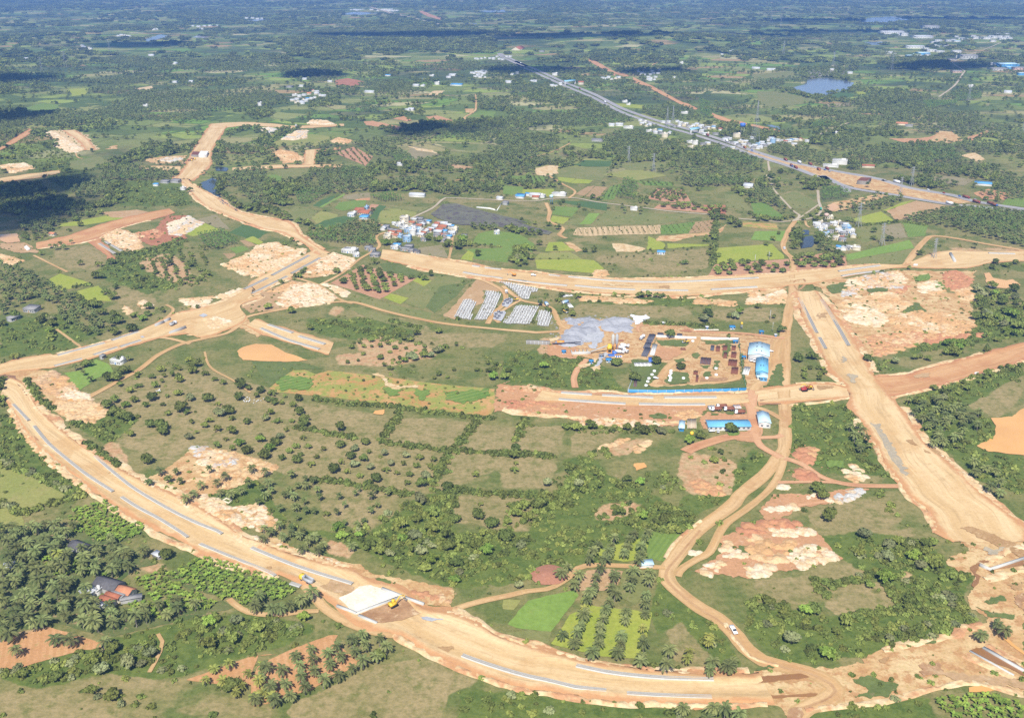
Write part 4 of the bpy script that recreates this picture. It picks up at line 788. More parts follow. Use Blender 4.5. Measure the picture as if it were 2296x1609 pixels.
for i, ln in enumerate("""cwco|11 0,690 40,580 200,550 330,600 480,610 250,770 0,850|2.2 4.5|.7|cream spoil mounds left of the double drain road
wcco|10 1850,740 2100,620 2296,560 2296,790 2050,830 1950,790|2.2 4.5|.75|pale spoil mounds on the slope left of the earth junction
cwo|11 470,800 560,700 680,640 860,690 800,780 620,830|2.2 4.5|.6|cream spoil mounds right of the double drain road
cwwo|11 200,1060 330,910 530,900 710,1005 650,1060 300,1100|2.2 4.2|.75|pale spoil mounds below the earth road
tco|11 150,960 330,880 500,890 300,960|2.2 4|.5|brown spoil along the earth road
wc|11 590,895 660,900 820,970 770,1005 700,960|2 4|.8|white spoil beside the track
cto|20 250,250 430,160 560,220 620,300 500,380 300,330|2 4|.5|muddy spoil beside the near road
cow|20 560,280 650,310 890,500 770,590 560,560 450,450|2 4.5|.6|orange spoil mounds beside the near road
wcog|20 1600,790 1950,840 1990,920 1800,960 1640,920|2.4 5|.8|white and orange spoil mounds above the palms
coc|20 1950,850 2290,945 2200,1040 1950,1120 1750,1100 1500,1060|2.2 4.5|.28|flattened cream spoil between young palms
cwo|20 1650,1170 1880,1240 1900,1300 2150,1260 2290,1400 2290,1490 1950,1420 1750,1330|2 4.2|.7|cream spoil mounds around the square tank
cw|20 1000,1000 1300,1120 1650,1290 1900,1440 1780,1400 1400,1200|1.6 3|.5|spoil ridge along the near road
oc|20 90,500 250,720 400,880 700,1110 640,1100 350,880 130,600|1.6 3|.6|orange spoil ridge on the outside of the near road
cw|31 0,95 300,160 700,270 960,380 830,330 400,200 0,60|1.8 3.4|.5|loose cream spoil above the near road
cs|31 1300,520 1650,560 1640,640 1450,620|1.8 3.2|.3|orange loose earth at the culvert
wc|31 1650,680 1880,760 1780,770 1620,700|1.5 3|.7|white spoil ridge at the farm track
wcog|13 830,860 1240,785 1330,860 1280,940 1000,930 900,980 780,1010|2.4 5.5|.75|pale spoil mounds below the main earth road
sro|13 1170,970 1340,900 1360,940 1250,990|3 6|.7|red spoil heap among pale mounds
wco|13 1420,900 1560,860 1640,960 1540,990 1420,960|2.4 5|.8|cream spoil mounds beside the green patch
srs|13 1640,800 1740,790 1860,840 1800,960 1640,930|3 6.5|.7|red spoil heap on the right
oc|13 1700,950 1850,920 1890,1040 1780,1030|2.4 5|.6|orange spoil behind the red heap
wcco|13 740,1070 900,1000 1180,960 1280,1020 1370,1060 1240,1140 900,1100|2.4 5.5|.7|wide cream spoil mounds right of the broad road
wcw|13 780,1110 1100,1130 1180,1200 1050,1260 820,1200|2.4 5.5|.85|white spoil mounds right of the broad road
wcoo|13 1180,1180 1430,1110 1500,1160 1600,1130 1880,1235 1820,1300 1640,1340 1500,1290 1250,1300|2.4 5.5|.8|cream spoil mounds of the right field
osc|13 980,1340 1300,1290 1650,1330 1400,1400 1150,1480 1080,1500|2.4 5.5|.7|orange spoil mounds at the lower edge of the spoil field
srs|13 1640,1310 1850,1320 1800,1350 1500,1390 1480,1360|3 6|.7|red spoil ridge by the branch road
srs|13 1880,1320 1990,1300 1960,1340|3 5|.7|small red heap by the bushes
wco|13 20,1000 60,960 130,1000 310,940 315,1050 0,1065|2.2 4.5|.6|pale spoil mounds left of the crossing
wco|12 2030,1065 2060,960 2120,960 2150,1010 2290,1000 2290,1060|2.2 4.5|.75|pale spoil mounds by the meadow left of the crossing
oc|12 625,1000 850,1005 850,1040 640,1035|2 4|.6|spoil mounds along the main earth road
oc|12 940,1040 1060,1015 1240,1040 1180,1055 930,1055|2 4|.6|second spoil mounds along the main earth road
oc|12 1590,1060 1620,1015 1720,1060 1930,1045 1920,1080|2 4|.6|third spoil mounds along the main earth road
oc|12 750,835 770,785 860,785 875,830|2 4|.7|spoil mounds behind the main earth road
cwo|22 620,590 800,550 1000,560 1300,570 1370,600 1000,622 700,605|2 4.2|.75|cream spoil mounds below the side road
co|22 1420,490 1600,480 1650,530 1480,560|2 3.6|.6|cream spoil by the parked tippers
sco|22 0,290 200,290 350,300 300,340 100,330|2 4|.4|orange spoil at the end of the side road
rso|22 0,400 300,400 500,480 200,500 0,470|2 4|.3|red spoil bank below the side road
co|22 1080,800 1280,700 1220,760 1120,830|2 4|.5|cream spoil strip in the scrub
co|22 810,790 1000,720 1050,720 850,820|2 4|.4|orange spoil strip in the scrub
sos|22 1500,1090 1620,1060 1830,1120 1820,1180 1600,1180|2.4 5|.4|salmon spoil in the scrub
wcw|33 350,200 560,130 720,210 760,250 560,310 440,345 350,280|2.2 4.6|.85|white rubble mounds at the lower edge of the dump
wcw|33 0,350 150,290 260,330 240,370 0,415 32 2020,400 2080,340|2.2 4.6|.85|white rubble mounds at the left of the dump
ocs|33 20,60 200,110 400,130 330,260 100,280 0,200|3 7|.6|cream earth mounds in the middle of the dump
srs|32 1930,20 2296,20 33 180,0 160,40 40,60 32 2200,100 2000,90|3 7|.7|red earth mounds of the dump
wcw|33 190,10 500,0 570,60 460,60 300,70 200,60|2 4|.85|white rubble at the top of the dump
wcc|32 1820,190 1860,110 1950,130 1930,170 2030,220 1960,260 1850,240|2.2 4.5|.8|white rubble beside the second track
wc|32 1620,340 1760,280 1860,300 1780,370 1720,400|2 4|.75|pale rubble at the fork of the tracks
w|32 1550,200 1600,190 1660,215 1560,215|1.6 3|.8|two white rock heaps between the tracks
wc|23 140,1300 400,1265 440,1310 200,1330|2 4|.7|white rubble beside the second track end
w|23 245,1110 340,1100 340,1125 260,1130|2 3.5|.9|white rock heap at the red link track
w|23 490,1190 560,1180 560,1215 500,1215|2 3.5|.9|small white rock heap in the grass
wcg|23 640,1220 960,1130 1000,1145 800,1250 660,1250|2 4|.6|grey and white rubble band
srs|23 390,860 430,810 510,800 560,880 530,930 460,900|4 8|.7|smooth salmon heaps beside the haul track
co|23 500,810 590,810 560,850 500,860|3 5|.7|cream heap on the salmon dump
srs|23 390,1040 430,970 560,1000 620,1045 560,1065|4 8|.6|smooth salmon heaps between the tracks
ocw|23 830,940 900,940 1000,1050 900,1080 760,1030|2.2 4|.5|scattered cream heaps in the scrub
srs|23 0,1430 300,1400 430,1420 300,1480 100,1503 0,1503|3 7|.6|red earth mounds of the dump head
wc|23 1600,840 1700,900 1760,960 1720,960 1640,900|1.8 3.2|.7|white spoil along the broad road
wc|23 1770,980 1900,1080 2080,1240 2000,1220 1850,1100|1.8 3.2|.7|second white spoil along the broad road
cwoc|10 860,480 1000,445 1130,490 1190,590 1110,630 1000,600 890,540|2.2 4.6|.75|cream mounds beside the red side road
wgc|10 1390,400 1560,335 1690,395 1500,500 1410,490|2.2 4.6|.75|white grey mounds beside the red side road
src|10 1110,480 1300,440 1380,470 1300,520 1130,510|2.2 4.6|.4|red churned ground beside the red side road
wc|10 1500,1030 1760,1005 1720,1080 1610,1105|2 4|.7|white mounds along the earth junction
cw|10 1760,1010 2000,930 2010,950 1850,1020|1.8 3.5|.7|pale mounds along the drain road
wc|10 1680,1190 1780,1160 1960,1210 1880,1260 1750,1270|1.8 3.5|.5|pale mounds inside the track curve
oc|10 0,650 190,705 100,740 0,710|2.2 4.5|.7|orange mounds on the left edge
wc|10 1150,1040 1200,1035 1260,1080 1180,1098|2.4 4.5|.9|pale outcrop in the pasture
wc|10 1030,1080 1110,1130 1065,1150|2.4 4.5|.9|second pale outcrop in the pasture
wcw|00 350,1115 430,1090 560,1160 690,1245 600,1275 430,1200 510,1165|3 6|.8|white spoil beside the curved embankment
wco|00 0,1375 200,1355 290,1400 100,1440 30,1405|3 6|.6|pale mounds on the left slope
wgc|00 1300,1330 1450,1300 1540,1320 1420,1350|3 6|.7|pale mounds by the small bridge
wg|01 50,1062 180,1062 230,1090 170,1118|3 6|.75|grey white mounds behind the earth road
wc|01 465,1030 500,998 620,1003 690,1035 560,1040|3 6|.75|white mounds at the end of the earth road
wcg|01 245,1160 380,1085 465,1082 450,1145 350,1168|3 6|.75|white rock mounds beside the earth road
co|01 650,1180 720,1145 835,1165 780,1200|3 6|.6|cream mounds of the square
co|01 180,1270 240,1245 350,1265 430,1310 420,1345 300,1350|3 6|.5|cream mounds by the side road""".split('\n')):
 pal, p, rr, dn_, lb = ln.split('|'); r0, r1 = (float(t_)*.66 for t_ in rr.split()); heaps('rubble', p, pal, r0, r1, float(dn_)*1.15, lb, seed=i)
for i, (p, lb) in enumerate((("b 475,205 560,140 700,135 880,160 970,240 940,300 740,300 620,255 520,240", 'grey crushed stone heap at the upper left of the mixing plant'), ("b 1030,200 1200,165 1400,155 1490,200 1480,240 1400,290 1200,320 1080,300", 'grey crushed stone heap at the upper right of the mixing plant'), ("b 460,420 480,330 560,310 720,350 800,420 740,480 600,500 470,470", 'grey crushed stone heap at the lower left of the mixing plant'))):
 heaps('gravel_heap', p, 'GGIH', 4, 11, 1.3, lb, 'thing', .3, M_GRAV, 90+i, 1.0, 'gravel heap')
sheet('ground_patch', "b 720,300 960,250 1050,330 1040,420 960,560 820,545 900,450 700,480 620,500 720,400", S['grey'], 'spilled grey stone dust in the mixing plant', 1.5)
sheet('ground_patch', "b 1480,200 1440,80 1560,110 1650,70 1690,120 1600,150 1580,200 1500,220", flat('white_dust', (.75, .75, .74), .9, .1, .3, 2), 'white dust patch beyond the stone heaps', 1.5)
sheet('ground_patch', "31 1400,740 1480,735 1560,725 1690,730 1700,755 1560,765 1500,775 1420,760", S['grey'], 'small spread of grey stone on the near road', .8)
sheet('ground_patch', "c 485,440 510,370 600,360 620,380 570,460", S['grey'], 'grey gravel pad of the casting yard', .6); sheet('ground_patch', "c 580,310 610,245 680,240 690,270 630,330", S['grey'], 'second grey gravel pad of the casting yard', .6)
sheet('ground_patch', "10 1655,1160 1690,1145 1725,1160 1690,1175", S['grey'], 'grey stone patch on the earth junction', .6); sheet('ground_patch', "10 1160,1335 1190,1328 1205,1340 1180,1348", S['grey'], 'grey stone patch on the drain road', .6)
c0 = at(*PP("32 385,392")[0]); n_ = 48; R_ = 9.6
v = []; f_ = []
for k, rr in enumerate(np.linspace(0, 1, 9)):
 for i in range(n_): a = 2*PI*i/n_; q_ = rr*R_*(1+.05*math.sin(2*a+1)+.03*math.sin(5*a)); v.append((q_*math.cos(a), q_*math.sin(a), 1.6*(1-rr**1.4)*(1+.1*vn(3*math.cos(a)*rr, 3*math.sin(a)*rr, 5))))
f_ = [(k*n_+i, (k+1)*n_+i, (k+1)*n_+(i+1) % n_, k*n_+(i+1) % n_) for k in range(8) for i in range(n_)]
tag(MB().add(v, f_).obj('sand_heap', soil('rusty_heap_sand', (.42, .2, .125), (.39, .18, .11), (.46, .24, .15), 9, 1.2, rows=(.7, 2.2, (.35, .16, .1), .5)), None, (c0[0], c0[1], .55), True), 'round rust red sand heap beside the farm track', 'sand heap')
for p, lb in (("12 1280,1365 1500,1365 1560,1400 1490,1420 1300,1410", 'grass behind the dark block stacks'), ("12 1640,1365 1960,1370 1960,1400 1700,1400", 'grass strip inside the back wall'), ("22 1070,60 1330,80 1270,200 1200,260 1230,290 1060,320 1040,330 1060,220", 'grass in the left of the rebar yard'), ("22 1420,165 1540,175 1550,255 1400,270 1330,250", 'green rectangle in the rebar yard'), ("22 1060,330 2020,300 2010,260 1800,270 1300,290 1100,300", 'grass strip behind the blue fence'), ("12 1830,1400 1890,1395 1880,1503 1840,1503", 'grass between rebar stacks'), ("22 1640,115 1720,115 1710,140 1650,140", 'grass below the large rebar stack'), ("22 1770,80 1800,80 1790,150 1740,160", 'small grass patch in the yard'), ("22 1970,30 1990,0 2005,150 2025,300 2005,300", 'grass along the green fence'),
              ("23 240,110 290,100 295,285 160,275", 'green wedge beside the main track'), ("33 860,1260 1000,1230 1250,1300 1240,1350 1150,1400 1000,1415 880,1410 1020,1350 900,1300", 'green island in the dug earthworks'), ("33 1900,660 2000,700 2220,720 2200,760 2000,740 1940,690", 'green patch by the brown stream'), ("33 1960,620 2100,560 2150,610 2050,640", 'green tuft in the earthworks'), ("33 1450,940 1570,930 1570,960 1480,970", 'small green patch at the earthworks edge'), ("13 1370,840 1510,810 1520,860 1400,890", 'bright green patch among the spoil'), ("13 1540,890 1610,880 1650,940 1560,930", 'second bright green patch among the spoil'), ("13 640,920 760,890 900,880 900,950 700,980", 'dark green patch beside the main earth road'), ("13 1180,870 1290,850 1280,900 1190,905", 'green patch in the spoil field'), ("13 990,940 1150,920 1160,960 1000,975", 'long green patch in the spoil field'), ("13 790,1050 1100,1100 1000,1110 850,1080", 'dark patch in the spoil field'), ("13 1270,1130 1400,1050 1500,1130 1400,1150", 'green tongue in the spoil field'),
              ("22 1220,530 1290,510 1370,525 1360,550 1250,560", 'green mound below the side road'), ("22 1730,510 1800,510 1800,530 1730,530", 'grass under the tippers'), ("22 1860,505 1930,505 1920,525 1870,525", 'second grass patch under the tippers'), ("22 1870,670 1960,655 1960,695 1880,700", 'bright grass in front of the barracks'), ("33 0,160 60,170 80,215 0,240", 'dark green patch in the dump'), ("32 1960,150 2050,160 2110,210 2060,230 1920,245", 'green patch at the left of the dump'), ("33 60,1185 180,1140 220,1160 180,1170", 'green tuft at the haul track'), ("23 560,920 620,910 600,950 560,945", 'bright green patch by the red track'), ("23 650,910 800,900 820,960 680,960", 'large bright green patch by the red track'), ("23 890,960 950,985 940,1020 890,1010", 'small bright green patch by the red track'), ("20 1770,1175 1950,1190 1930,1260 1820,1290", 'green ground round the square tank'), ("31 1030,425 1110,420 1170,450 1160,480 1050,440", 'green tuft on the loose earth')):
 sheet('field', p, S['green'] if 'bright' in lb else S['dscrub'], lb, 1.4)
for p, lb, m in (("23 1020,590 1090,600 1150,700 1230,840 1310,960 1340,1090 1300,1080 1200,960 1110,830 1060,720", 'grey clay band on the broad road', 'gclay'), ("33 1750,0 1900,0 2200,130 2296,200 2296,260 2100,160 1900,80", 'damp brown band on the broad road', 'clay2'), ("23 1330,740 1420,700 1500,780 1700,900 1640,900 1480,830", 'reddish scraped band on the broad road', 'clay2'), ("23 840,190 910,195 890,260 850,240", 'grey smear at the crossroads', 'gclay'), ("23 790,40 830,60 800,90 780,70", 'second grey smear at the crossroads', 'gclay'), ("23 1370,185 1530,180 1500,205 1400,210", 'tan dump on the branch road', 'tan'), ("23 580,285 700,275 720,310 600,320", 'damp patch by the excavators', 'clay2'),
              ("31 1550,1000 1660,990 1690,1020 1580,1040", 'damp patch on the near road', 'clay2'), ("31 1280,910 1400,910 1430,960 1330,950", 'brown puddle patch on the near road', 'clay2'), ("31 120,320 180,320 180,350 140,350", 'small damp spot on the near road', 'clay2'), ("31 560,500 700,420 830,480 900,540 760,560", 'brown loose earth above the culvert', 'tan'), ("20 880,930 960,990 1000,1060 900,1010", 'pale patch on the near road', 'pale'), ("13 580,1150 600,1140 610,1190 585,1190", 'brown dump on the broad road', 'tan'), ("13 620,1150 655,1145 660,1170 630,1175", 'second brown dump on the broad road', 'tan'), ("12 1290,915 1380,915 1380,935 1300,935", 'rusty stain on the valley road', 'clay2'), ("12 800,890 1000,895 1100,920 900,915", 'pale streak on the valley road', 'pale'),
              ("33 1950,180 2150,160 2150,200 2000,230", 'grey silt in the earthworks', 'gclay'), ("33 2150,470 2296,450 2296,520 2200,520", 'brown silt in the earthworks', 'clay2'), ("33 1450,1130 1600,1110 1640,1200 1450,1250", 'brown bare ground in the earthworks', 'clay'), ("33 1100,1100 1200,1060 1180,1090 1120,1120", 'damp streak on the haul bend', 'clay2'), ("33 2220,560 2296,540 2296,700 2240,660", 'churned bank in the earthworks', 'clay'), ("33 1500,1180 2296,1270 2296,1330 1700,1260", 'churned wheel marks in the earthworks', 'tan')):
 sheet('ground_patch', p, S[m], lb, 2.2)

for p, w_, lb in (("20 95,470 260,735 380,845 700,1095 960,1290 1330,1503 30 1480,110 1700,230 2296,430", 7, 'rough earth bank on the outer side of the near road'), ("20 190,255 330,465 620,715 1000,955 1300,1105 1650,1265 2000,1503 31 200,160 500,252 830,335", 9, 'rough earth bank on the inner side of the near road'), ("31 1180,895 1500,1065 1700,1155 2000,1275 2296,1365 32 400,1372 700,1422 1100,1462 1500,1477 2200,1477", 5, 'orange bank below the near road'), ("31 1660,690 1900,792 2050,880 2296,965 32 300,985 600,1072 900,1118 1300,1170 1700,1200 2050,1200", 7, 'orange bank above the near road'),
               ("11 1330,640 1600,688 1800,722 2000,762 12 300,802 540,832 900,850 1300,850 1700,838 2296,812 13 400,795 800,755 1100,735", 7, 'earth bank on the far side of the valley road'), ("11 1300,748 1500,795 1760,838 2000,868 12 400,938 800,982 1200,1002 1500,1008 1900,972 2296,935", 8, 'earth bank on the near side of the valley road'), ("13 385,970 440,1180 520,1330 600,1503 23 690,180 790,270", 9, 'left bank of the broad road'), ("13 600,965 725,1130 855,1300 985,1503 23 1050,170", 9, 'right bank of the broad road'), ("23 900,560 1040,760 1100,900 1250,1080 1330,1200 1480,1320 1570,1503", 6, 'lower left bank of the broad road'), ("23 1300,460 1410,640 1500,760 1630,860 1740,960 1910,1120 2100,1290 2290,1440", 8, 'lower right bank of the broad road'),
               ("23 1180,385 1300,365 1500,315 1800,230 2290,75", 6, 'bank below the branch road'), ("23 1060,200 1300,185 1560,115 1950,15", 6, 'bank above the branch road'), ("22 0,480 300,525 600,555 1000,570 1300,600 1500,570", 10, 'orange bank below the side road'), ("22 200,285 480,332 800,328 1040,346 1500,336 2030,328", 6, 'orange bank under the blue fence'), ("10 2030,935 1880,1022 1650,1100 1450,1148", 8, 'bank above the earth junction'), ("10 1150,1278 850,1383 470,1476", 5, 'bank of the left road end'), ("11 330,850 0,1008 10 2200,1005 2010,1080", 6, 'bank below the drain road'), ("10 1440,10 1520,60 1600,160 1700,255 1850,320 2100,418 11 100,448 250,478 430,572", 6, 'left bank of the winding earth road'), ("10 1600,70 1700,122 1850,202 2000,298 11 180,352 350,397 430,490 610,612", 6, 'right bank of the winding earth road'),
               ("33 1110,1005 1500,930 1740,890 1790,835 1950,800", 7, 'bank of the lower right earthworks'), ("33 470,1500 800,1470 1200,1430 1500,1345 1850,1285 2290,1370", 5, 'lower bank of the earthworks'), ("33 1900,280 2130,190 2290,140", 8, 'silty bank by the flooded pit'), ("33 1960,420 2100,380 2290,330", 8, 'bank in front of the flooded pit'), ("33 1820,1040 2000,1140 2230,1250", 7, 'bank in front of the drain pit'), ("33 2000,960 2296,1130", 7, 'bank behind the drain pit'), ("23 400,268 680,260 850,296", 5, 'bank above the cut road'), ("23 330,438 780,398 860,388", 5, 'bank below the cut road'), ("10 310,605 740,545 1000,435 1250,372", 5, 'lower bank of the red side road'), ("32 1840,790 1960,960 2080,1080 2290,1150", 3, 'bank of the haul track'), ("32 1330,250 1470,80 1640,-60", 3, 'bank of the upper haul track')):
 bank(p, w_*.8, lb)
for p, m, lb in (("21 1090,290 1240,310 1230,365 1150,370", 'green', 'bright green weedy patch in the orange field'), ("21 1370,308 1490,325 1500,350 1420,405 1370,370", 'green', 'second bright green weedy patch in the orange field'), ("21 1600,330 1960,315 1980,370 1760,430 1640,400", 'grows', 'weedy right part of the orange field'), ("21 180,260 300,200 520,230 480,310 250,320", 'grows', 'weedy left part of the orange field'), ("21 980,192 1060,178 1105,200 1150,268 1230,290 1385,280 1375,302 1180,312 1120,275 1060,215", 'pale', 'pale washed streak in the orange field')):
 sheet('field', p, S[m], lb, 2.2)

for i, (p, m) in enumerate((("a 895,440 970,425 1000,470 960,515 890,500", 'dscrub'), ("a 640,540 760,520 800,560 700,575 630,570", 'dscrub'), ("a 1180,600 1230,555 1270,570 1260,640 1170,670", 'dscrub'), ("a 1060,710 1140,700 1160,750 1080,790 1040,770", 'dscrub'), ("a 1310,340 1380,340 1375,515 1300,500", 'dscrub'), ("a 960,345 1050,360 1080,400 970,385", 'clay2'), ("a 1370,620 1420,640 1390,665 1350,650", 'clay2'), ("a 700,120 860,110 880,150 750,150", 'red'), ("a 380,360 700,365 760,440 560,540 360,500", 'salmon'), ("a 1000,780 1400,790 1330,830 1000,840", 'clay'), ("b 1190,430 1320,435 1320,455 1200,450", 'red'), ("b 300,420 440,380 420,450 300,460", 'pale'), ("b 1000,640 1090,600 1120,620 990,790 940,800", 'grey'), ("b 860,820 1000,780 1020,830 920,870", 'pale'), ("b 700,780 850,770 860,800 720,830", 'pale'), ("b 900,690 960,700 950,750 880,750", 'pale'))):
 sheet('ground_patch', p, S[m], '%s of the works yard, patch near its %s' % ({'dscrub': 'rough grass', 'clay2': 'damp clay', 'red': 'red soil', 'salmon': 'bare salmon earth', 'clay': 'churned clay', 'pale': 'pale rubble ground', 'grey': 'grey wash channel'}[m], ('grassy middle', 'left tree', 'centre', 'front', 'green fence side', 'upper middle', 'right loop', 'back track', 'left half', 'front row', 'mixing plant', 'crusher', 'plant outlet', 'outlet end', 'lower left', 'small hut')[i]), 1.2)
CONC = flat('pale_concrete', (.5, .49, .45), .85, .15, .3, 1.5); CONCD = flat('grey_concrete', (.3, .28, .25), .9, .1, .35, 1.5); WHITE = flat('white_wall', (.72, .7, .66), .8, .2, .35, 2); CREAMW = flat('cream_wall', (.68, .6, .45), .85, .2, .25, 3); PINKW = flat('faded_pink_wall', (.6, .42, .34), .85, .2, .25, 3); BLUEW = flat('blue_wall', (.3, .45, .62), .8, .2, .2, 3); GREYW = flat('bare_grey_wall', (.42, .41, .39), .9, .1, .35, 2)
ROOFF = flat('flat_roof_plaster', (.62, .61, .58), .9, .15, .4, 2); TILE = flat('red_tiles', (.4, .15, .085), .9, .1, .5, 1.4); TILEO = flat('orange_tiles', (.55, .24, .13), .9, .1, .4, 1.4); ASB = flat('weathered_sheet_roof', (.3, .29, .28), .9, .1, .5, 1.6); MET = flat('pale_metal_roof', (.52, .53, .54), .6, .4, .3, 1.8); METB = flat('blue_metal_roof', (.13, .38, .68), .5, .35, .2, 2); METL = flat('pale_blue_metal_roof', (.5, .68, .76), .5, .35, .3, 1.8); METS = flat('sky_blue_metal_roof', (.17, .45, .66), .5, .35, .35, 1.6); METC = flat('bright_blue_sheet', (.05, .25, .5), .5, .3, .15, 2); DARKR = flat('dark_sheet_roof', (.13, .125, .13), .9, .1, .6, 1.2)
GLASS = flat('dark_window', (.03, .04, .05), .2, .5, .1, 2); DOORB = flat('blue_door', (.08, .2, .4), .6, .3, .1, 1); WOOD = flat('timber', (.32, .2, .11), .9, .1, .4, .8); TYRE = flat('tyre_rubber', (.025, .025, .025), .95, .1, .2, .3); STEEL = flat('galvanised_steel', (.4, .41, .42), .5, .5, .2, 1); RUSTS = flat('rusty_bars', (.2, .08, .05), .85, .2, .5, .6); DARKB = flat('dark_blocks', (.12, .12, .14), .9, .15, .4, .8); YEL = flat('yellow_paint', (.75, .48, .04), .5, .4, .2, 1); REDP = flat('red_paint', (.38, .05, .04), .5, .4, .2, 1); WHP = flat('white_paint', (.82, .82, .82), .4, .4, .12, 1); BRBED = flat('brown_truck_bed', (.25, .1, .06), .8, .2, .35, .7); ORP = flat('orange_paint', (.75, .3, .05), .5, .4, .2, 1); GREENP = flat('green_paint', (.03, .35, .22), .5, .4, .2, 1); BLP = flat('blue_paint', (.06, .16, .5), .45, .4, .15, .6); TILEG = flat('blue_grey_solar', (.1, .14, .24), .3, .5, .1, 1)
def yaw_px(p, q):
 a, b = at(*p), at(*q); return math.atan2(b[1]-a[1], b[0]-a[0])
def drain(s, label, w=6.0, hgt=.8, kind='drain'):
 P = PP(s); W = at(P[:, 0], P[:, 1])[:, :2]; ln = np.linalg.norm(np.diff(W, axis=0), axis=1).sum(); n = max(3, int(ln/6)); C = smooth(W, n) if len(W) > 2 else W[0]+(W[-1]-W[0])*np.linspace(0, 1, n)[:, None]
 t = np.gradient(C, axis=0); t /= np.linalg.norm(t, axis=1)[:, None]; nn = np.stack([-t[:, 1], t[:, 0]], 1); th = w*.11
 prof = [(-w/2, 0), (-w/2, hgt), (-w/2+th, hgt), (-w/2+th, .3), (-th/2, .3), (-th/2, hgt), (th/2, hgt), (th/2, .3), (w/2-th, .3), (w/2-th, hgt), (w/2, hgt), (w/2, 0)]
 V = np.array([[(*(C[i]+nn[i]*a), b+.45) for a, b in prof] for i in range(n)]).reshape(-1, 3); m = len(prof); q = gridq(n, m); mi = np.array([1 if k % (m-1) in (2, 3, 4, 6, 7, 8) else 0 for k in range(len(q))])  # channel walls and floor use darker concrete, painting in the shade inside
 caps = []
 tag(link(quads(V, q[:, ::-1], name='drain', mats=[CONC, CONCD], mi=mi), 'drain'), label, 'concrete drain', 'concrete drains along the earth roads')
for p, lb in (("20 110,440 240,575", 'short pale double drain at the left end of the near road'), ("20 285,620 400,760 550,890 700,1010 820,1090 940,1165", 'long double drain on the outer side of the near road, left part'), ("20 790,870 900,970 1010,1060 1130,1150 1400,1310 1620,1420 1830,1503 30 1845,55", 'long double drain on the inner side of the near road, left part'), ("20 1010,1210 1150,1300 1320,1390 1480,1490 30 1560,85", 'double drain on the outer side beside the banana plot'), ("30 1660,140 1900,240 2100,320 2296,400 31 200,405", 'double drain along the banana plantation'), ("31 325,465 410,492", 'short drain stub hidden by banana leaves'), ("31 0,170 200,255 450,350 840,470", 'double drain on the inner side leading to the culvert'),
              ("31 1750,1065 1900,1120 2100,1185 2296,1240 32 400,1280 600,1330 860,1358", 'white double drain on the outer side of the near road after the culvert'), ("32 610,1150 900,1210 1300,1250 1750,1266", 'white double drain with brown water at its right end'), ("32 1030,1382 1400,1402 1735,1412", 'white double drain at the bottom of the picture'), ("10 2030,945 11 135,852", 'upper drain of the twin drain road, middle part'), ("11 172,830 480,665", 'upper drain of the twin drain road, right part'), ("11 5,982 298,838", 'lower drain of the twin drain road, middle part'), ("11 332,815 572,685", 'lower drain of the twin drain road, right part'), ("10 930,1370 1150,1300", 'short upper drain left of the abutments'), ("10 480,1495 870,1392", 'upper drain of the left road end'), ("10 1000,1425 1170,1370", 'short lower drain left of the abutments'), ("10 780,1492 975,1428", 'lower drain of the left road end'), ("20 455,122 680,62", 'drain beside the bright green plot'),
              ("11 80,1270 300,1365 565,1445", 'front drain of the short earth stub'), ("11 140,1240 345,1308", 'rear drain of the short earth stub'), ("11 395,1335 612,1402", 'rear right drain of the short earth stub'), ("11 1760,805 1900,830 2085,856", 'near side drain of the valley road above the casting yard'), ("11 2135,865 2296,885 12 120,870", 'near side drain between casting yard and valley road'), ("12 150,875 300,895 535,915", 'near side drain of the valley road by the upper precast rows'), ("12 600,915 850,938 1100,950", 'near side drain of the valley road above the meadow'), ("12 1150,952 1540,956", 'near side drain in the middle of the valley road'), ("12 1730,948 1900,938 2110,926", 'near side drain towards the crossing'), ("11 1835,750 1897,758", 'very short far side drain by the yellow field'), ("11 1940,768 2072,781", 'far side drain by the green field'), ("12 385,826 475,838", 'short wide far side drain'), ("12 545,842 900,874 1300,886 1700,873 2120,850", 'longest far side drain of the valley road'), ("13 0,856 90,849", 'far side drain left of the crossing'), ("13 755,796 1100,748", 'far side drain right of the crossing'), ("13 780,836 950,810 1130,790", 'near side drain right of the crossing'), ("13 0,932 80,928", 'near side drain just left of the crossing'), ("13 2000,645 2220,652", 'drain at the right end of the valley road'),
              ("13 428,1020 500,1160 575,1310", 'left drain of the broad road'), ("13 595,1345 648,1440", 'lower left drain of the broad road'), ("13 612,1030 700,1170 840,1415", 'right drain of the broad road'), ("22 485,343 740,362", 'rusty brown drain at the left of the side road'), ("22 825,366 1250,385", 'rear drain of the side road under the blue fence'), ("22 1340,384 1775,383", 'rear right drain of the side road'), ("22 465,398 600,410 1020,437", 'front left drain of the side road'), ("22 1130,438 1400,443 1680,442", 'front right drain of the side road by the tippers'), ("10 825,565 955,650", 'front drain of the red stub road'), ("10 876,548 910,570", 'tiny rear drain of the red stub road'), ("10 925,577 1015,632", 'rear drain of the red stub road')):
 drain(p, lb, 2.9 if not p.startswith(('32', '20', '30', '31')) else 1.9 if p.startswith(('20', '30')) else 2.1)
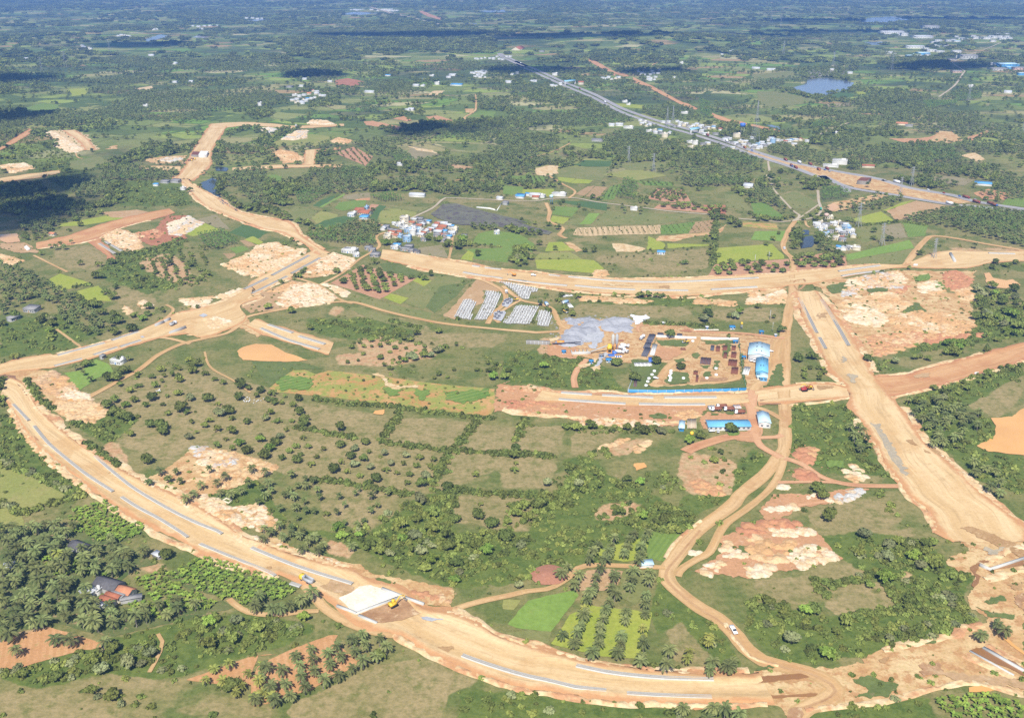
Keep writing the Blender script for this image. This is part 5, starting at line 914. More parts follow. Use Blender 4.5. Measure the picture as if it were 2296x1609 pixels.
def wall(name, s, hgt, th, mat, label, cat, post=None, z=0.0, group=None):
 P = PP(s); W = at(P[:, 0], P[:, 1])[:, :2]; t = np.gradient(W, axis=0); t /= np.linalg.norm(t, axis=1)[:, None]; nn = np.stack([-t[:, 1], t[:, 0]], 1)*th/2
 prof = [(-1, 0), (-1, hgt), (1, hgt), (1, 0)]; n = len(W); V = np.array([[(*(W[i]+nn[i]*a), b+z) for a, b in prof] for i in range(n)]).reshape(-1, 3)
 q = [tuple(x[::-1]) for x in gridq(n, 4)]+[(0, 1, 2, 3), tuple(range(4*n-1, 4*n-5, -1))]
 r = empty(name, (W[0][0], W[0][1], 0)); b = MB().add(V-np.array([W[0][0], W[0][1], 0]), q); b.obj('wall_panel', mat, r)
 if post:
  for i in range(n-1):
   L = np.linalg.norm(W[i+1]-W[i]); k = max(1, int(L/post))
   for j in range(k):
    c = W[i]+(W[i+1]-W[i])*j/k-W[0]; MB().box(c[0]-.12, c[1]-.22, 0, c[0]+.12, c[1]+.22, hgt+.15).obj('post', STEEL, r)
 return tag(r, label, cat, group)
wall('blue_fence', "b 1390,1155 a 0,982 400,992 900,983 1300,973 1640,962", 2.6, .12, METC, 'long blue sheet fence in front of the rebar yard', 'fence', 6)
wall('grey_fence', "b 1455,985 1390,1152", 2.2, .1, STEEL, 'thin grey fence on the left side of the rebar yard', 'fence', 5)
wall('boundary_wall', "a 385,215 600,225 945,240", 2.2, .3, WHITE, 'white wall at the back left of the rebar yard', 'wall'); wall('boundary_wall', "a 1005,243 1250,250 1530,252", 2.2, .3, WHITE, 'white wall at the back right of the rebar yard', 'wall')
wall('green_fence', "a 1535,260 1560,480 1600,780 1640,950", 2.2, .1, flat('green_net', (.06, .16, .06), .9, .1), 'green net fence between rebar yard and blue sheds', 'fence', 6)
wall('boundary_wall', "11 1870,265 1980,275 2040,290 2080,230", 1.8, .25, WHITE, 'white wall of the lakeside plot', 'wall'); wall('boundary_wall', "21 1740,80 12 670,1510", .8, .4, CREAMW, 'low stone line', 'wall') if 0 else None
P = PP("31 710,650 730,585 830,540 900,490 1010,475 1090,515 1225,572 1050,640 870,710"); sheet('concrete_slab', P, S['concrete'], 'white concrete slab of the culvert on the near road', .5, 'thing', cat='concrete slab')
sheet('ground_patch', "31 880,730 1240,590 1400,650 1440,700 1250,770 1050,805 950,760", S['clay'], 'brown pit in front of the culvert slab', .6)
wall('culvert_edge', "31 865,716 1050,645 1240,574", .9, 1.6, CONC, 'grey front edge beam of the culvert slab', 'concrete beam')
for p, lb in (("31 1085,512 1250,577", 'rear wing wall beside the culvert slab'), ("31 1268,584 1432,642", 'white rear wing wall beside the culvert pit'), ("31 712,656 868,718", 'front wing wall beside the culvert slab'), ("31 892,736 1042,802", 'white front wing wall beside the culvert pit')): wall('wing_wall', p, 1.6, 1.3, CONC, lb, 'concrete wall', group='culvert wing walls')
for p, lb in (("10 1290,1252 1362,1222", 'lower half of the rear bridge abutment on the left road'), ("10 1368,1218 1416,1196", 'upper half of the rear bridge abutment on the left road'), ("10 1408,1316 1545,1266", 'front bridge abutment on the left road')): wall('bridge_abutment', p, 2.6, 1.1, GREYW, lb, 'bridge abutment')
wall('tank_wall', "20 1852,1240 1882,1222 1928,1238 1898,1262 1852,1242", 1.2, .5, CREAMW, 'square roofless tank on the cream spoil', 'water tank')
wall('culvert_wall', "13 1683,650 1722,718", 2.2, 2.4, CONC, 'white slanting culvert wall on the valley road', 'concrete wall')
wall('slab_row', "33 1845,1025 2210,1228", .9, .8, CONC, 'front row of concrete blocks along the flooded drain pit', 'concrete blocks'); wall('slab_row', "33 1955,1000 2296,1195", 1.2, 1.6, CONC, 'rear row of concrete blocks along the flooded drain pit', 'concrete blocks'); wall('concrete_box', "33 1925,318 2010,356 2296,262", 2, .8, CONC, 'concrete side of the flooded pit in the lower right', 'concrete wall')
def hsize(w, d, h): return w, d, h
def house(name, loc, rz, w, d, h, roof, wallm, roofm, detail=True, storeys=1, cat='house'):
 """walls, roof, door and windows; front faces -y"""
 r = empty(name, loc, rz); b = MB()
 if roof == 'flat':
  b.box(-w/2, -d/2, -.3, w/2, d/2, h, top=False); rf = MB(); rf.box(-w/2, -d/2, h, w/2, d/2, h+.16)
  for x0, y0, x1, y1 in ((-w/2-.15, -d/2-.15, w/2+.15, -d/2+.08), (-w/2-.15, d/2-.08, w/2+.15, d/2+.15), (-w/2-.15, -d/2+.08, -w/2+.08, d/2-.08), (w/2-.08, -d/2+.08, w/2+.15, d/2-.08)): rf.box(x0, y0, h+.002, x1, y1, h+.75, 1, bottom=True)
  rf.box(w*.08, d*.08, h+.162, w*.38, d*.38, h+2.0, 1); rf.obj('roof', [roofm, wallm], r)
 elif roof == 'gable':
  b.gwall(-w/2, -d/2, -.3, w/2, d/2, h, d*.24); MB().gable(-w/2, -d/2, 0, w/2, d/2, h+.06, d*.24).obj('roof', roofm, r)
 else:
  b.box(-w/2, -d/2, -.3, w/2, d/2, h, top=False); MB().mono(-w/2-.4, -d/2-.5, w/2+.4, d/2+.4, h+.05, h+.05+d*.12).obj('roof', roofm, r); b.add([(-w/2, d/2, h), (w/2, d/2, h), (w/2, d/2, h+d*.1), (-w/2, d/2, h+d*.1)], [(0, 1, 2, 3)])
 b.obj('wall', wallm, r)
 if detail:
  MB().box(-.5, -d/2-.06, 0, .5, -d/2+.02, 2.1).obj('door', DOORB if wallm is WHITE else WOOD, r)
  for st in range(storeys):
   for x in ((-w*.32, w*.32) if w < 9 else (-w*.38, -w*.2, w*.2, w*.38)): z = st*3+1.0; f = MB().box(x-.6, -d/2-.05, z, x+.6, -d/2+.02, z+1.2).obj('window', GLASS, r)
 return r
WM = {'F': WHITE, 'R': CREAMW, 'M': GREYW, 'B': WHITE, 'W': WHITE, 'O': CREAMW, 'D': GREYW, 'P': PINKW}
RM = {'F': ('flat', ROOFF, 'white flat house'), 'R': ('gable', TILE, 'red tiled house'), 'M': ('mono', ASB, 'grey sheet house'), 'B': ('mono', METB, 'blue roofed house'), 'W': ('gable', MET, 'pale metal house'), 'O': ('gable', TILEO, 'orange tiled house'), 'D': ('gable', DARKR, 'dark shed'), 'P': ('flat', ROOFF, 'pink flat house')}
HP = []
rh = random.Random(5)
def village(s, area, base, rz, detail, group):
 f = FR['F']; out = []
 for t in s.split():
  if t in FR and ',' not in t: f = FR[t]; continue
  k = t[0]; st = 1
  a = t[1:].split(','); x, y = float(a[0]), float(a[1]); st = int(a[2]) if len(a) > 2 else 1; sz = float(a[3]) if len(a) > 3 else 1
  X, Y = f[0]+x*f[2], f[1]+y*f[2]; g_ = at(X, Y+1.5); w = base*sz*rh.uniform(.85, 1.25); d = base*sz*rh.uniform(.65, .95); h = 3.1*st+rh.uniform(-.2, .3)
  bx = w*pxm(Y); raster(np.array([(X-bx*.6, Y-bx*.35), (X+bx*.6, Y-bx*.35), (X+bx*.75, Y+bx*.75), (X-bx*.75, Y+bx*.75)]), BLOCK); raster(np.array([(X-bx*.6, Y-bx*.35), (X+bx*.6, Y-bx*.35), (X+bx*.75, Y+bx*.75), (X-bx*.75, Y+bx*.75)]), HARD)
  out.append((k, g_, w, d, h, st, sz, rz+rh.uniform(-.12, .12)+(PI/2 if rh.random() < .2 else 0), X, Y))
 if area is None: return out
 seen = {}; xs = sorted(o[8] for o in out); ys = sorted(o[9] for o in out)
 for i, (k, g_, w, d, h, st, sz, rr, X, Y) in enumerate(out):
  ro, rm, nm = RM[k]; wm = WM[k]
  if k == 'F' and rh.random() < .12: wm = BLUEW
  elif k in 'FW' and rh.random() < .35: wm = CREAMW
  nb = sorted((abs(o[8]-X)+1.6*abs(o[9]-Y), RM[o[0]][2].replace(' house', ''), j) for j, o in enumerate(out) if j != i)[:1]
  size = ('%s storey ' % {2: 'two', 3: 'three'}[st] if st > 1 else '')+('big ' if sz > 1.25 else 'small ' if sz < .75 else '')
  qx = xs.index(X)/max(1, len(xs)-1); qy = ys.index(Y)/max(1, len(ys)-1)
  place = ('back' if qy < .2 else 'front' if qy > .8 else 'middle')+(' left' if qx < .25 else ' right' if qx > .75 else '')
  lb = '%s%s%s by a %s one, %s of %s' % (size, 'blue ' if wm is BLUEW else 'cream ' if wm is CREAMW and k in 'FW' else '', nm, nb[0][1] if nb else 'green', place, area)
  for o_ in ' roofed': pass
  HS.append([w*pxm(Y), lb, group, (g_[0], g_[1], 0), rr, w, d, h, ro, wm, rm, detail, st])
HS = []
village("d F395,245,3,1.3 F340,258 F385,312,1,1.2 F300,272 R495,250 W530,205 M600,192 M620,235 B735,228,1,.8 M690,218 R600,290 W640,268,1,1.2 M540,290 F470,315 F450,355,1,1.3 F505,332 F515,395,2 F560,348,1,1.3 F620,352 W700,360 R730,352 W770,335 R665,398 W620,418 R855,262 W835,297 R890,303 R930,308,1,1.2 W950,262,1,1.4 W900,258 R890,348,1,1.2 W865,378,1,1.2 B955,365 W1010,285 B1055,295,1,.7 F1075,335,1,1.3 F1090,370 W1060,390 M850,420 R930,418 M970,428 B1025,440 R215,385,1,1.3 M265,362 M200,348 R320,378 F165,412 F200,425 R260,428 F330,435 F150,442 F430,485,2,1.2 M660,482,1,.8 M935,492,1,.8 M1225,435 B285,560 F255,592 M455,582,1,1.2 M385,618 M440,622 M500,638 D560,655,1,.8 M130,302 W95,322 W245,252,1,.7", 'the pond village', 7.2, -.35, True, 'houses of the pond village')
village("g W230,300,1,1.2 F300,275,1,.8 F250,340 W350,335 F380,370 F310,390 M410,310 F580,300 F620,275 W540,290 M710,300 W770,318 F780,365,1,1.3 B850,400 F850,435,1,1.3 F640,385 W640,420,1,1.2 W700,460,1,1.2 M740,480,1,1.2 M490,440,1,.8 F410,490,1,1.3 W460,505 F600,560,1,1.2 R690,560,1,.8 M710,590 W910,520,1,1.3 B660,745,1,1.2 W720,760 M790,755 W840,738 F970,750,1,1.5 F480,175,1,1.1", 'the right village', 7, -.3, True, 'houses of the right village')
village("e W110,65 F135,75 W120,87 W150,97 W170,90 M40,107 F165,132 F200,127 B235,127 W207,142 M243,146 F268,165,2,1.5 W295,142 W255,76 M290,73 W345,70 W365,80 F385,92,1,1.3 W400,86 M415,101 F430,106 W450,95 W470,90 M440,121 W465,116 W490,106 W500,99 M520,116 W540,111 F580,102 B576,108 W500,131 W520,151 F535,150 M590,150,1,1.2 F725,165,2,1.3 M660,175 W680,181 W650,187,1,1.3 M700,206 W720,211 W745,196 F760,206 W780,201 M800,216 W815,231 W840,226 F860,216 M830,241 W855,241 W875,236 W890,221 M905,226 W920,191 F955,200,2,1.3 W930,216 W985,191 F1010,196 R1035,201 W1045,197 B1075,191 W1100,191 R1130,187 W1090,219 W1175,198 W820,176 F425,201 F430,236 F458,213,2 M510,216 W540,211 M640,241 W700,241 R620,122 W360,96 M330,101 W770,222 W885,208 M735,222 W945,180 W1060,195", 'the highway hamlet', 8, -.45, False, 'houses of the highway hamlet')
village("11 F845,318 W835,328 R905,292,1,1.4 R945,312,1,1.7 B940,348,1,1.3 F960,270,1,.7", 'the red roofed farm', 8, -.3, True, 'buildings of the red roofed farm')
village("01 W345,835 W380,825 W420,845 F440,835 B470,820 W500,820 W530,810 W400,850 F360,790 W400,800 W440,790 O480,780 W540,780 B570,790 W600,795 R515,755 W545,762 W455,838 W425,858 F380,852", 'the far left village', 10, .2, False, 'houses of the far left village')
village("01 W1830,605 W1850,610 W1870,600 F1890,615 W1920,590 W1880,630 W1900,640 W1940,640 F1860,635 W1910,605 W1950,595 W1895,600 W1875,618 F1915,625 W1930,612", 'the far middle village', 10, .1, False, 'houses of the far middle village')
village("01 W1880,490 W1910,485 W1940,480 W1980,485 F2010,480 W2040,470 W2060,490 W2085,495 W2010,490 W2120,470 W2150,470 W1865,487", 'the hamlet at the highway bend', 11, .3, False, 'houses at the highway bend')
village("02 W1120,585 W1130,600 W1210,640 W1230,650 W1225,620 M1250,610 W1270,640 W1290,610 W1180,620 W1150,615 W1260,660 M1300,580 W1240,590 W1210,660 W1225,665 W1160,605", 'the hamlet by the far pipeline', 9, -.2, False, 'houses of the pipeline hamlet')
village("02 R650,697,2,1.3 W965,643 W905,658 W880,643 W860,652 M830,648 W940,650 W440,714 W480,704,2 W410,712", 'the roadside by the far footbridge', 10, -.2, False, 'houses by the far footbridge')
village("02 W1955,412 W1980,416 W2010,413 W2040,413 W1770,401 W1800,401 W1830,399 W1820,452 W1890,427 W1910,420", 'the far right hamlet', 10, .1, False, 'houses of the far right hamlet')
village("01 W830,80 W860,80 W900,80 F930,75 W1000,80 F1115,83,3 F1150,90,3 F1180,90,2 W1210,88 W1130,80 W1160,78 W880,84 W1050,88 W1090,80 F1140,86,3", 'the faint town near the horizon', 24, .1, False, 'houses of the faint far town')
village("00 W1600,215 W1650,220 W1700,215 W1750,215 W1800,212 W1310,243 W1280,245 W1675,240 W2100,150 W2140,155 W2180,152 W2050,150", 'the pale far village', 18, .1, False, 'houses of the pale far village')
village("00 W680,375 W700,390 W740,400 W755,405 W1010,290 F1040,290 W1060,296 W1075,298 W985,297 W690,383", 'the scattered white hamlet', 13, .1, False, 'houses of the scattered white hamlet')
HS.sort(key=lambda t: -t[0]); cnt = {}
for t in HS: cnt[t[1]] = cnt.get(t[1], 0)+1
num = {}
ORD = ('nearest', 'second', 'third', 'fourth', 'fifth', 'sixth', 'seventh', 'eighth')
for t in HS[:200]:
 lb = t[1]
 if cnt[lb] > 1: k = num.get(lb, 0); num[lb] = k+1; lb = ORD[min(k, 7)]+' '+lb
 tag(house('house', *t[3:]), ' '.join(lb.split()[:16]), 'house', t[2])
b = MB()
for t in HS[200:]:
 (x, y, z), rr, w, d, h = t[3:8]; m0 = len(b.v); b.box(-w/2, -d/2, -.3, w/2, d/2, h, top=False)
 if t[8] == 'flat': b.box(-w/2-.2, -d/2-.2, h, w/2+.2, d/2+.2, h+.5, 1, bottom=True)
 else: b.gable(-w/2, -d/2, 0, w/2, d/2, h+.06, d*.2, 2 if t[10] is not TILE else 3); b.gwall(-w/2+.01, -d/2+.01, h-.1, w/2-.01, d/2-.01, h, d*.2)
 c, s_ = math.cos(rr), math.sin(rr); b.v[m0:] = [(x+c*p-s_*q, y+s_*p+c*q, r_) for p, q, r_ in b.v[m0:]]
tag(b.obj('far_houses', [WHITE, ROOFF, MET, TILE]), 'tiny white houses of the far villages and hamlets', 'houses', None, 'stuff')
for s_, lb, w_ in (("10 M270,1115,1,1.4", 'grey roofed farmhouse in the left palm clearing', 9), ("10 M115,1190,1,1.2", 'small grey shed left of the palm clearing farmhouse', 7), ("20 F985,85,1,1.1", 'white farmhouse with grey roof beside the bright green plot', 8), ("20 M855,48", 'small grey hut behind the white farmhouse', 4), ("11 F820,625,1,1.4", 'square white house beside the earth road below the palms', 9), ("11 F873,662,1,.8", 'small white kiosk at the track corner', 7), ("11 M1030,660,1,1.2", 'grey house where two tracks meet', 9), ("11 M975,605", 'grey hut under the areca garden', 8), ("11 M1005,620,1,.8", 'smaller grey hut under the areca garden', 8), ("11 W1380,165,1,1.5", 'long white building in the walled bare plot', 9), ("11 W2065,190", 'white house by the lakeside road', 9), ("11 B2235,170,1,1.4", 'blue white house by the village road bend', 9), ("11 F2040,475,1,.8", 'white hut on the pond bank', 8),
                   ("12 B150,175,1,1.4", 'long blue roofed house left in the row by the village road', 8), ("12 B210,158", 'small blue white house behind the row by the village road', 7), ("12 W270,165,1,1.4", 'white metal roofed house right in the row by the village road', 9), ("12 R275,185,1,1.2", 'red brown house in front of the white metal roof', 8), ("12 F330,172", 'flat house at the right end of the row', 8), ("12 F468,158,1,1.5", 'white house with dark windows near the water tank', 9), ("12 F1090,278,1,.9", 'small white hut beside the village road', 8), ("12 B1315,642,1,.9", 'small pale blue house in the sapling slope', 8), ("12 M25,230", 'grey hut under the village road', 8), ("12 W2040,88,1,1.4", 'white roofed house near the junction palms', 10), ("13 B1955,70,1,1.5", 'bright blue house in the right palms', 10),
                   ("10 F1524,110,1,.9", 'tiny white house beside the winding earth road', 8), ("10 B1298,77,1,.8", 'small blue roof in the left bushes', 8), ("10 M1375,52,1,1.2", 'grey roof behind the left bushes', 9), ("10 M1462,48,1,1.3", 'grey shed by the earth road', 9), ("10 O440,490,1,.8", 'tiny orange roof at the grove edge', 8), ("01 W985,765,1,1.6", 'white barn in the far fields', 12), ("01 W1370,712,1,1.2", 'white house left of the pair in the far grove', 12), ("01 W1425,712", 'white house right of the pair in the far grove', 12), ("01 F1545,698,2", 'white two storey house in the far fields', 11), ("01 B1705,705,1,1.7", 'long pale blue shed in the far grove', 13), ("01 W1640,642", 'white house among far middle trees', 11), ("01 W1675,625,1,1.5", 'long white house by the far yellow field', 12), ("01 F1500,628", 'white house by the far pale strip', 11), ("01 B1135,627", 'pale blue house in far shade', 12), ("01 W1330,912,1,1.3", 'white house in the far middle trees', 10), ("01 W1300,916", 'second white house in the far middle trees', 9), ("01 W655,678", 'white house beside the red walled plot', 12), ("01 W445,657", 'white house in the far shaded wood', 12), ("01 W1240,1368", 'small white house in the areca patch', 9), ("01 M320,722,1,1.3", 'grey white house by the far village wood', 11), ("01 W415,716", 'white house above the far village', 11),
                   ("00 W225,490,1,1.3", 'white house by the far left wood', 14), ("00 W1260,460,1,1.3", 'white house far out on the left', 14), ("00 W1455,528,1,1.3", 'white house beside a bare far plot', 12), ("00 W1455,683", 'white house left of the far grove', 11), ("00 W1590,677", 'white house above the far grove', 11), ("00 F1210,878,1,.9", 'white house inside the far palm belt', 10), ("00 F2160,872,2", 'tall white house at the palm belt end', 9), ("02 W80,617", 'white house left of two by the far highway', 11), ("02 F120,612,2", 'white two storey house by the far highway', 10), ("02 W245,675", 'left white house of a pair by the highway grove', 11), ("02 W270,674", 'right white house of a pair by the highway grove', 11), ("02 W50,684,1,1.2", 'white house at the far tree edge', 11), ("02 F435,622,2,1.2", 'white two storey block beyond the highway', 11), ("02 F1015,845", 'white house in the grove right of the highway', 10), ("02 F1045,868", 'white house on the yellow highway field', 10), ("02 W905,1042,1,1.4", 'long white house left of the hamlet', 9), ("02 W970,1040,1,1.4", 'white roofed barn left of the hamlet', 9), ("02 F1045,1060,1,1.5", 'grey blue house below the hamlet', 9), ("02 M785,1168,1,1.5", 'grey white house in the wood by the quarry track', 9), ("02 F1510,938,1,1.3", 'white house under the pipeline trees', 9), ("02 W1425,642", 'white house in the far middle field', 10), ("02 W2230,577", 'right white house of the far row', 11), ("02 W2205,580", 'middle white house of the far row', 11), ("02 W2100,567,1,1.3", 'left white house of the far row', 11), ("02 R130,412,1,4", 'long red roofed building by the far highway', 12), ("02 M325,430,1,1.4", 'grey house beyond the far highway', 12), ("02 F1485,528,2", 'white house beside a far trench', 11),
                   ("03 W70,567,1,1.5", 'long white house left of the far lake', 12), ("03 W180,580,1,1.3", 'white barn left of the far lake', 12), ("03 W215,577", 'small white house left of the far lake', 11), ("03 W700,578", 'white house behind the lake head', 11), ("03 W850,607,1,1.2", 'white house right of the lake head', 12), ("03 F1855,714", 'small pale house by the far road', 12), ("03 O1280,1032,1,1.5", 'orange tiled house in the right palms', 10), ("03 M1340,1046,1,1.2", 'grey house beside the orange tiled house', 9), ("03 F740,1107", 'white hut by the far road', 8), ("03 F765,1355,2,1.6", 'white villa beside the highway', 12), ("03 F690,1380,1,1.6", 'white walled yard building beside the highway villa', 9), ("03 W2160,768,1,1.4", 'white house at the far right', 11), ("03 B780,1345,1,.9", 'small blue roof behind the highway villa', 8), ("03 R1000,1385,1,1.6", 'long red roof below the broad palm belt', 8)):
 for (k, g_, w, d, h, st, sz, rr, X, Y) in village(s_, None, w_, -.3, None, None):
  ro, rm, nm = RM[k]; tag(house('house', (g_[0], g_[1], gh(g_[0], g_[1])), rr if st else 0, w*(1.3 if sz > 1.4 else 1), d/(1.2 if sz > 1.4 else 1), h, ro, WM[k], rm, Y > 480, st), lb, 'house')
def shed_at(name, s, w, d, h, rz, roof, wm, rm, lb, cat='shed', det=False, wins=0):
 X, Y = PP(s)[0]; g_ = at(X, Y, h*.5); r = house(name, (g_[0], g_[1], 0), rz, w, d, h, roof, wm, rm, False)
 for k in range(wins): x = -w/2+w*(k+.5)/wins; MB().box(x-.5, -d/2-.05, 1.0, x+.5, -d/2+.02, 2.1).obj('window', GLASS, r)
 if det: MB().box(-1.5, -d/2-.07, 0, 1.5, -d/2+.02, 2.8).obj('door', METB, r)
 return tag(r, lb, cat)
shed_at('house', "30 905,478", 14, 8.5, 3.2, -.42, 'gable', GREYW, DARKR, 'large dark roofed shed of the foreground farm', 'shed'); shed_at('house', "30 1048,533", 8.5, 6, 3.2, -.42, 'gable', CREAMW, TILEO, 'orange roofed house of the foreground farm', 'house', True); shed_at('house', "30 985,560", 8, 3.6, 3, -.42, 'mono', GREYW, ASB, 'grey roofed strip between the two red roofs of the foreground farm', 'house')
shed_at('house', "30 945,575", 8.5, 3.8, 3, -.42, 'gable', CREAMW, TILE, 'dark red roofed house of the foreground farm', 'house'); shed_at('house', "30 900,607", 8.5, 4.2, 3, -.42, 'gable', CREAMW, TILE, 'nearest dark red roofed house of the foreground farm', 'house', True); shed_at('house', "30 1090,588", 10, 2.6, 2.4, .32, 'mono', GREYW, ASB, 'long grey lean-to of the foreground farm', 'shed'); shed_at('house', "30 735,535", 7, 5, 2.8, -.5, 'mono', WHITE, MET, 'pale metal roofed house left of the foreground farm', 'house', True); shed_at('house', "30 800,520", 5, 3.4, 2.6, -.5, 'flat', WHITE, ROOFF, 'roofless white room beside the foreground farm', 'house'); shed_at('house', "30 830,630", 6, 3, 2.4, -.45, 'mono', WHITE, MET, 'small pale sheet roof at the front of the foreground farm', 'shed')
shed_at('house', "30 665,160", 11, 6.5, 3, -.5, 'gable', GREYW, DARKR, 'dark shed alone in the coconut grove', 'shed'); shed_at('house', "30 1312,225", 5.6, 3.2, 2.2, -.55, 'mono', CONCD, MET, 'small bright metal roofed hut in the grass', 'shed'); shed_at('house', "30 80,310", 5, 3, 2.2, .3, 'mono', WHITE, MET, 'small pale hut on the left edge', 'shed'); shed_at('house', "30 905,975", 5, 3.6, 1.2, -.1, 'mono', WHITE, DARKR, 'little white walled pit with dark roof', 'shed'); shed_at('house', "32 1190,300", 7, 4, 2.4, .1, 'mono', WHITE, METL, 'small pale blue hut at the haul track fork', 'shed')
def bigshed(name, sa, w, d, h, rz, wm, rm, lb, rise=.14, wins=0, ridge_x=True, vents=0, panel=None):
 X, Y = PP(sa)[0]; g_ = at(X, Y, h); r = empty(name, (g_[0], g_[1], 0), rz)
 W, D_ = (w, d) if ridge_x else (d, w); q = empty('frame', (0, 0, 0)) if 0 else None
 def turn(b):
  if not ridge_x: b.v = [(-y, x, z) for x, y, z in b.v]
  return b
 turn(MB().gwall(-W/2, -D_/2, -.3, W/2, D_/2, h, D_*rise)).obj('wall', wm, r); rf = turn(MB().gable(-W/2, -D_/2, 0, W/2, D_/2, h+.08, D_*rise, 0, .5)).obj('roof', rm, r)
 if vents:
  for k in range(vents):
   for s in (-1, 1): b = turn(MB().box(-W/2+W*(k+.7)/vents-.4, s*D_*.12-.4, h+D_*rise*.76, -W/2+W*(k+.7)/vents+.4, s*D_*.12+.4, h+D_*rise*.9+.5)); b.obj('roof_vent', GLASS, rf)
 if panel:
  for k in range(3): y0 = D_*.06+k*0; turn(MB().mono(-W/2+W*(.1+.3*k), 0, 0, 0, 0, 0)) if 0 else None
 for k in range(wins): x = -w/2+w*(k+.5)/wins; f = MB().box(x-.7, -d/2-.07, 1.3, x+.7, -d/2+.02, 2.4).obj('window', GLASS, r)
 return tag(r, lb, 'shed')
bigshed('workshop', "a 1820,385", 16, 27, 5.5, yaw_px(PP('a 1687,465')[0], PP('a 1705,265')[0])-PI/2, WHITE, METL, 'large pale blue roofed workshop of the camp', .12, 4, False, 3)
bigshed('workshop', "a 1862,600", 8.6, 30, 4, yaw_px(PP('a 1795,690')[0], PP('a 1804,490')[0])-PI/2, METS, METS, 'long sky blue shed in front of the large workshop', .16, 3, False, 2); bigshed('workshop', "a 1885,735", 5.2, 11, 3.4, -.24, METB, METL, 'small pale blue extension of the long sky blue shed', .1, 2, False); bigshed('workshop', "a 1820,750", 3.2, 4, 2.6, -.03, WHITE, METL, 'small pale lean-to beside the sky blue shed', .1, 1)
bigshed('barracks', "a 1390,1408", 29, 10.5, 3.2, .02, WHITE, METS, 'long low blue roofed barracks of the camp', .09, 9)
bigshed('open_shed', "a 1885,1330", 7.6, 17, 4, yaw_px(PP('a 1838,1405')[0], PP('a 1803,1265')[0])-PI/2, WHITE, METL, 'small pale blue shed with a dark blue ridge', .16, 2, False); X, Y = PP("a 1885,1330")[0]
bigshed('barracks', "a 745,1425", 3.2, 12, 2.6, -.2, METC, METL, 'narrow blue and white cabin row at the timber stacks', .1, 1, False)
for s_, lb, w, d in (("a 1447,62", 'blue roofed guard hut beyond the rebar yard', 4.4, 3.6), ("a 1852,128", 'blue cabin beside the water tanks', 3.2, 3), ("b 1125,692", 'blue roofed hut beside the mixing plant channel', 4.2, 3.6), ("b 882,712", 'small blue roofed hut on the white rubble', 3.2, 2.6), ("b 500,578", 'blue roofed hut below the crusher', 3, 2.6), ("b 1025,632", 'grey roofed hut of the mixing plant', 3.4, 2.4), ("c 948,262", 'blue roofed hut of the casting yard', 3.6, 3), ("a 1608,480", 'blue cabin beside the green fence', 2.8, 2.4), ("a 490,5", 'tiny white cabin behind the red wheel track', 2.2, 2), ("a 1095,65", 'white cabin in the yard meadow', 2.2, 2), ("a 1490,262", 'pale blue cabin in the corner of the rebar yard', 3.6, 2.4), ("a 2050,172", 'white tank hut by the main track', 1.8, 1.8)):
 X, Y = PP(s_)[0]; g_ = at(X, Y, 2.4); tag(house('cabin', (g_[0], g_[1], 0), .05, w, d, 2.4, 'mono', METC if 'blue' in lb and 'roofed' not in lb else WHITE, METC if 'blue' in lb else (ASB if 'grey' in lb else WHITE), True), lb, 'cabin')
def stack(name, sa, w, d, h, rz, mat, n, lb, cat, m2=None):
 X, Y = PP(sa)[0]; g_ = at(X, Y); b = MB(); r = random.Random(int(X))
 for k in range(n): x0 = -w/2+w*k/n; b.box(x0+.03, -d/2+r.uniform(-.3, .3), 0, x0+w/n-.03, d/2+r.uniform(-.3, .3), h*r.uniform(.7, 1), 0 if not m2 or k % 2 else 1)
 if d > w*1.5: rz -= (X-1148)/2210
 o = b.obj(name, [mat, m2 or mat], None, (g_[0], g_[1], .5)); o.rotation_euler = (0, 0, rz); return tag(o, lb, cat)
for i, (s_, w, d, lb, m) in enumerate((("a 1168,375", 3, 11, 'dark narrow rebar bundle, left of the back pair', DARKB), ("a 1246,385", 3.4, 11, 'brown rebar bundle, right of the back pair', RUSTS), ("a 1343,375", 3.8, 11, 'thin rusty bars across sleepers', RUSTS), ("a 1465,375", 3.4, 10, 'rusty bars on white sleepers near the green fence', RUSTS), ("a 1348,475", 3, 12, 'rusty bar bundle in the grass circle', RUSTS), ("a 1465,470", 4.2, 12, 'rusty bundle by the green fence, upper one', RUSTS), ("a 1075,555", 8.4, 13, 'largest dark brown rebar stack of the yard', RUSTS), ("a 1450,580", 7, 13, 'wide rusty rebar stack by the green fence', RUSTS), ("a 1478,690", 5.4, 13, 'front rusty rebar stack by the green fence', RUSTS), ("a 935,720", 3.6, 7, 'small rusty heap in the middle of the yard', RUSTS), ("a 95,870", 2.6, 12, 'dark red bar heap at the left fence', RUSTS), ("a 760,390", 4, 3, 'small scattered rusty bars', RUSTS), ("a 955,800", 2, 12, 'thin rusty bars on the yard loop', RUSTS))):
 stack('rebar_stack', s_, w, d, .9, -.03, m, max(5, int(w*2)), lb, 'rebar stack', DARKB if 'dark' in lb else BRBED)
for s_, w, d, lb in (("a 313,238", 5.2, 16, 'dark grey block stack, rear of the long stack line'), ("a 285,295", 4.6, 6, 'dark grey block stack, second in the long stack line'), ("a 262,345", 5, 12, 'dark grey block stack, third in the long stack line'), ("a 245,435", 4.8, 18, 'dark grey block stack, front of the long stack line'), ("a 450,195", 4.8, 7, 'dark grey block stack behind the white wall, left one'), ("a 712,207", 4.6, 7, 'dark grey block stack behind the white wall, right one')): stack('block_stack', s_, w, d, 1.6, -.16 if 'line' in lb else 0, DARKB, 6, lb, 'block stack')
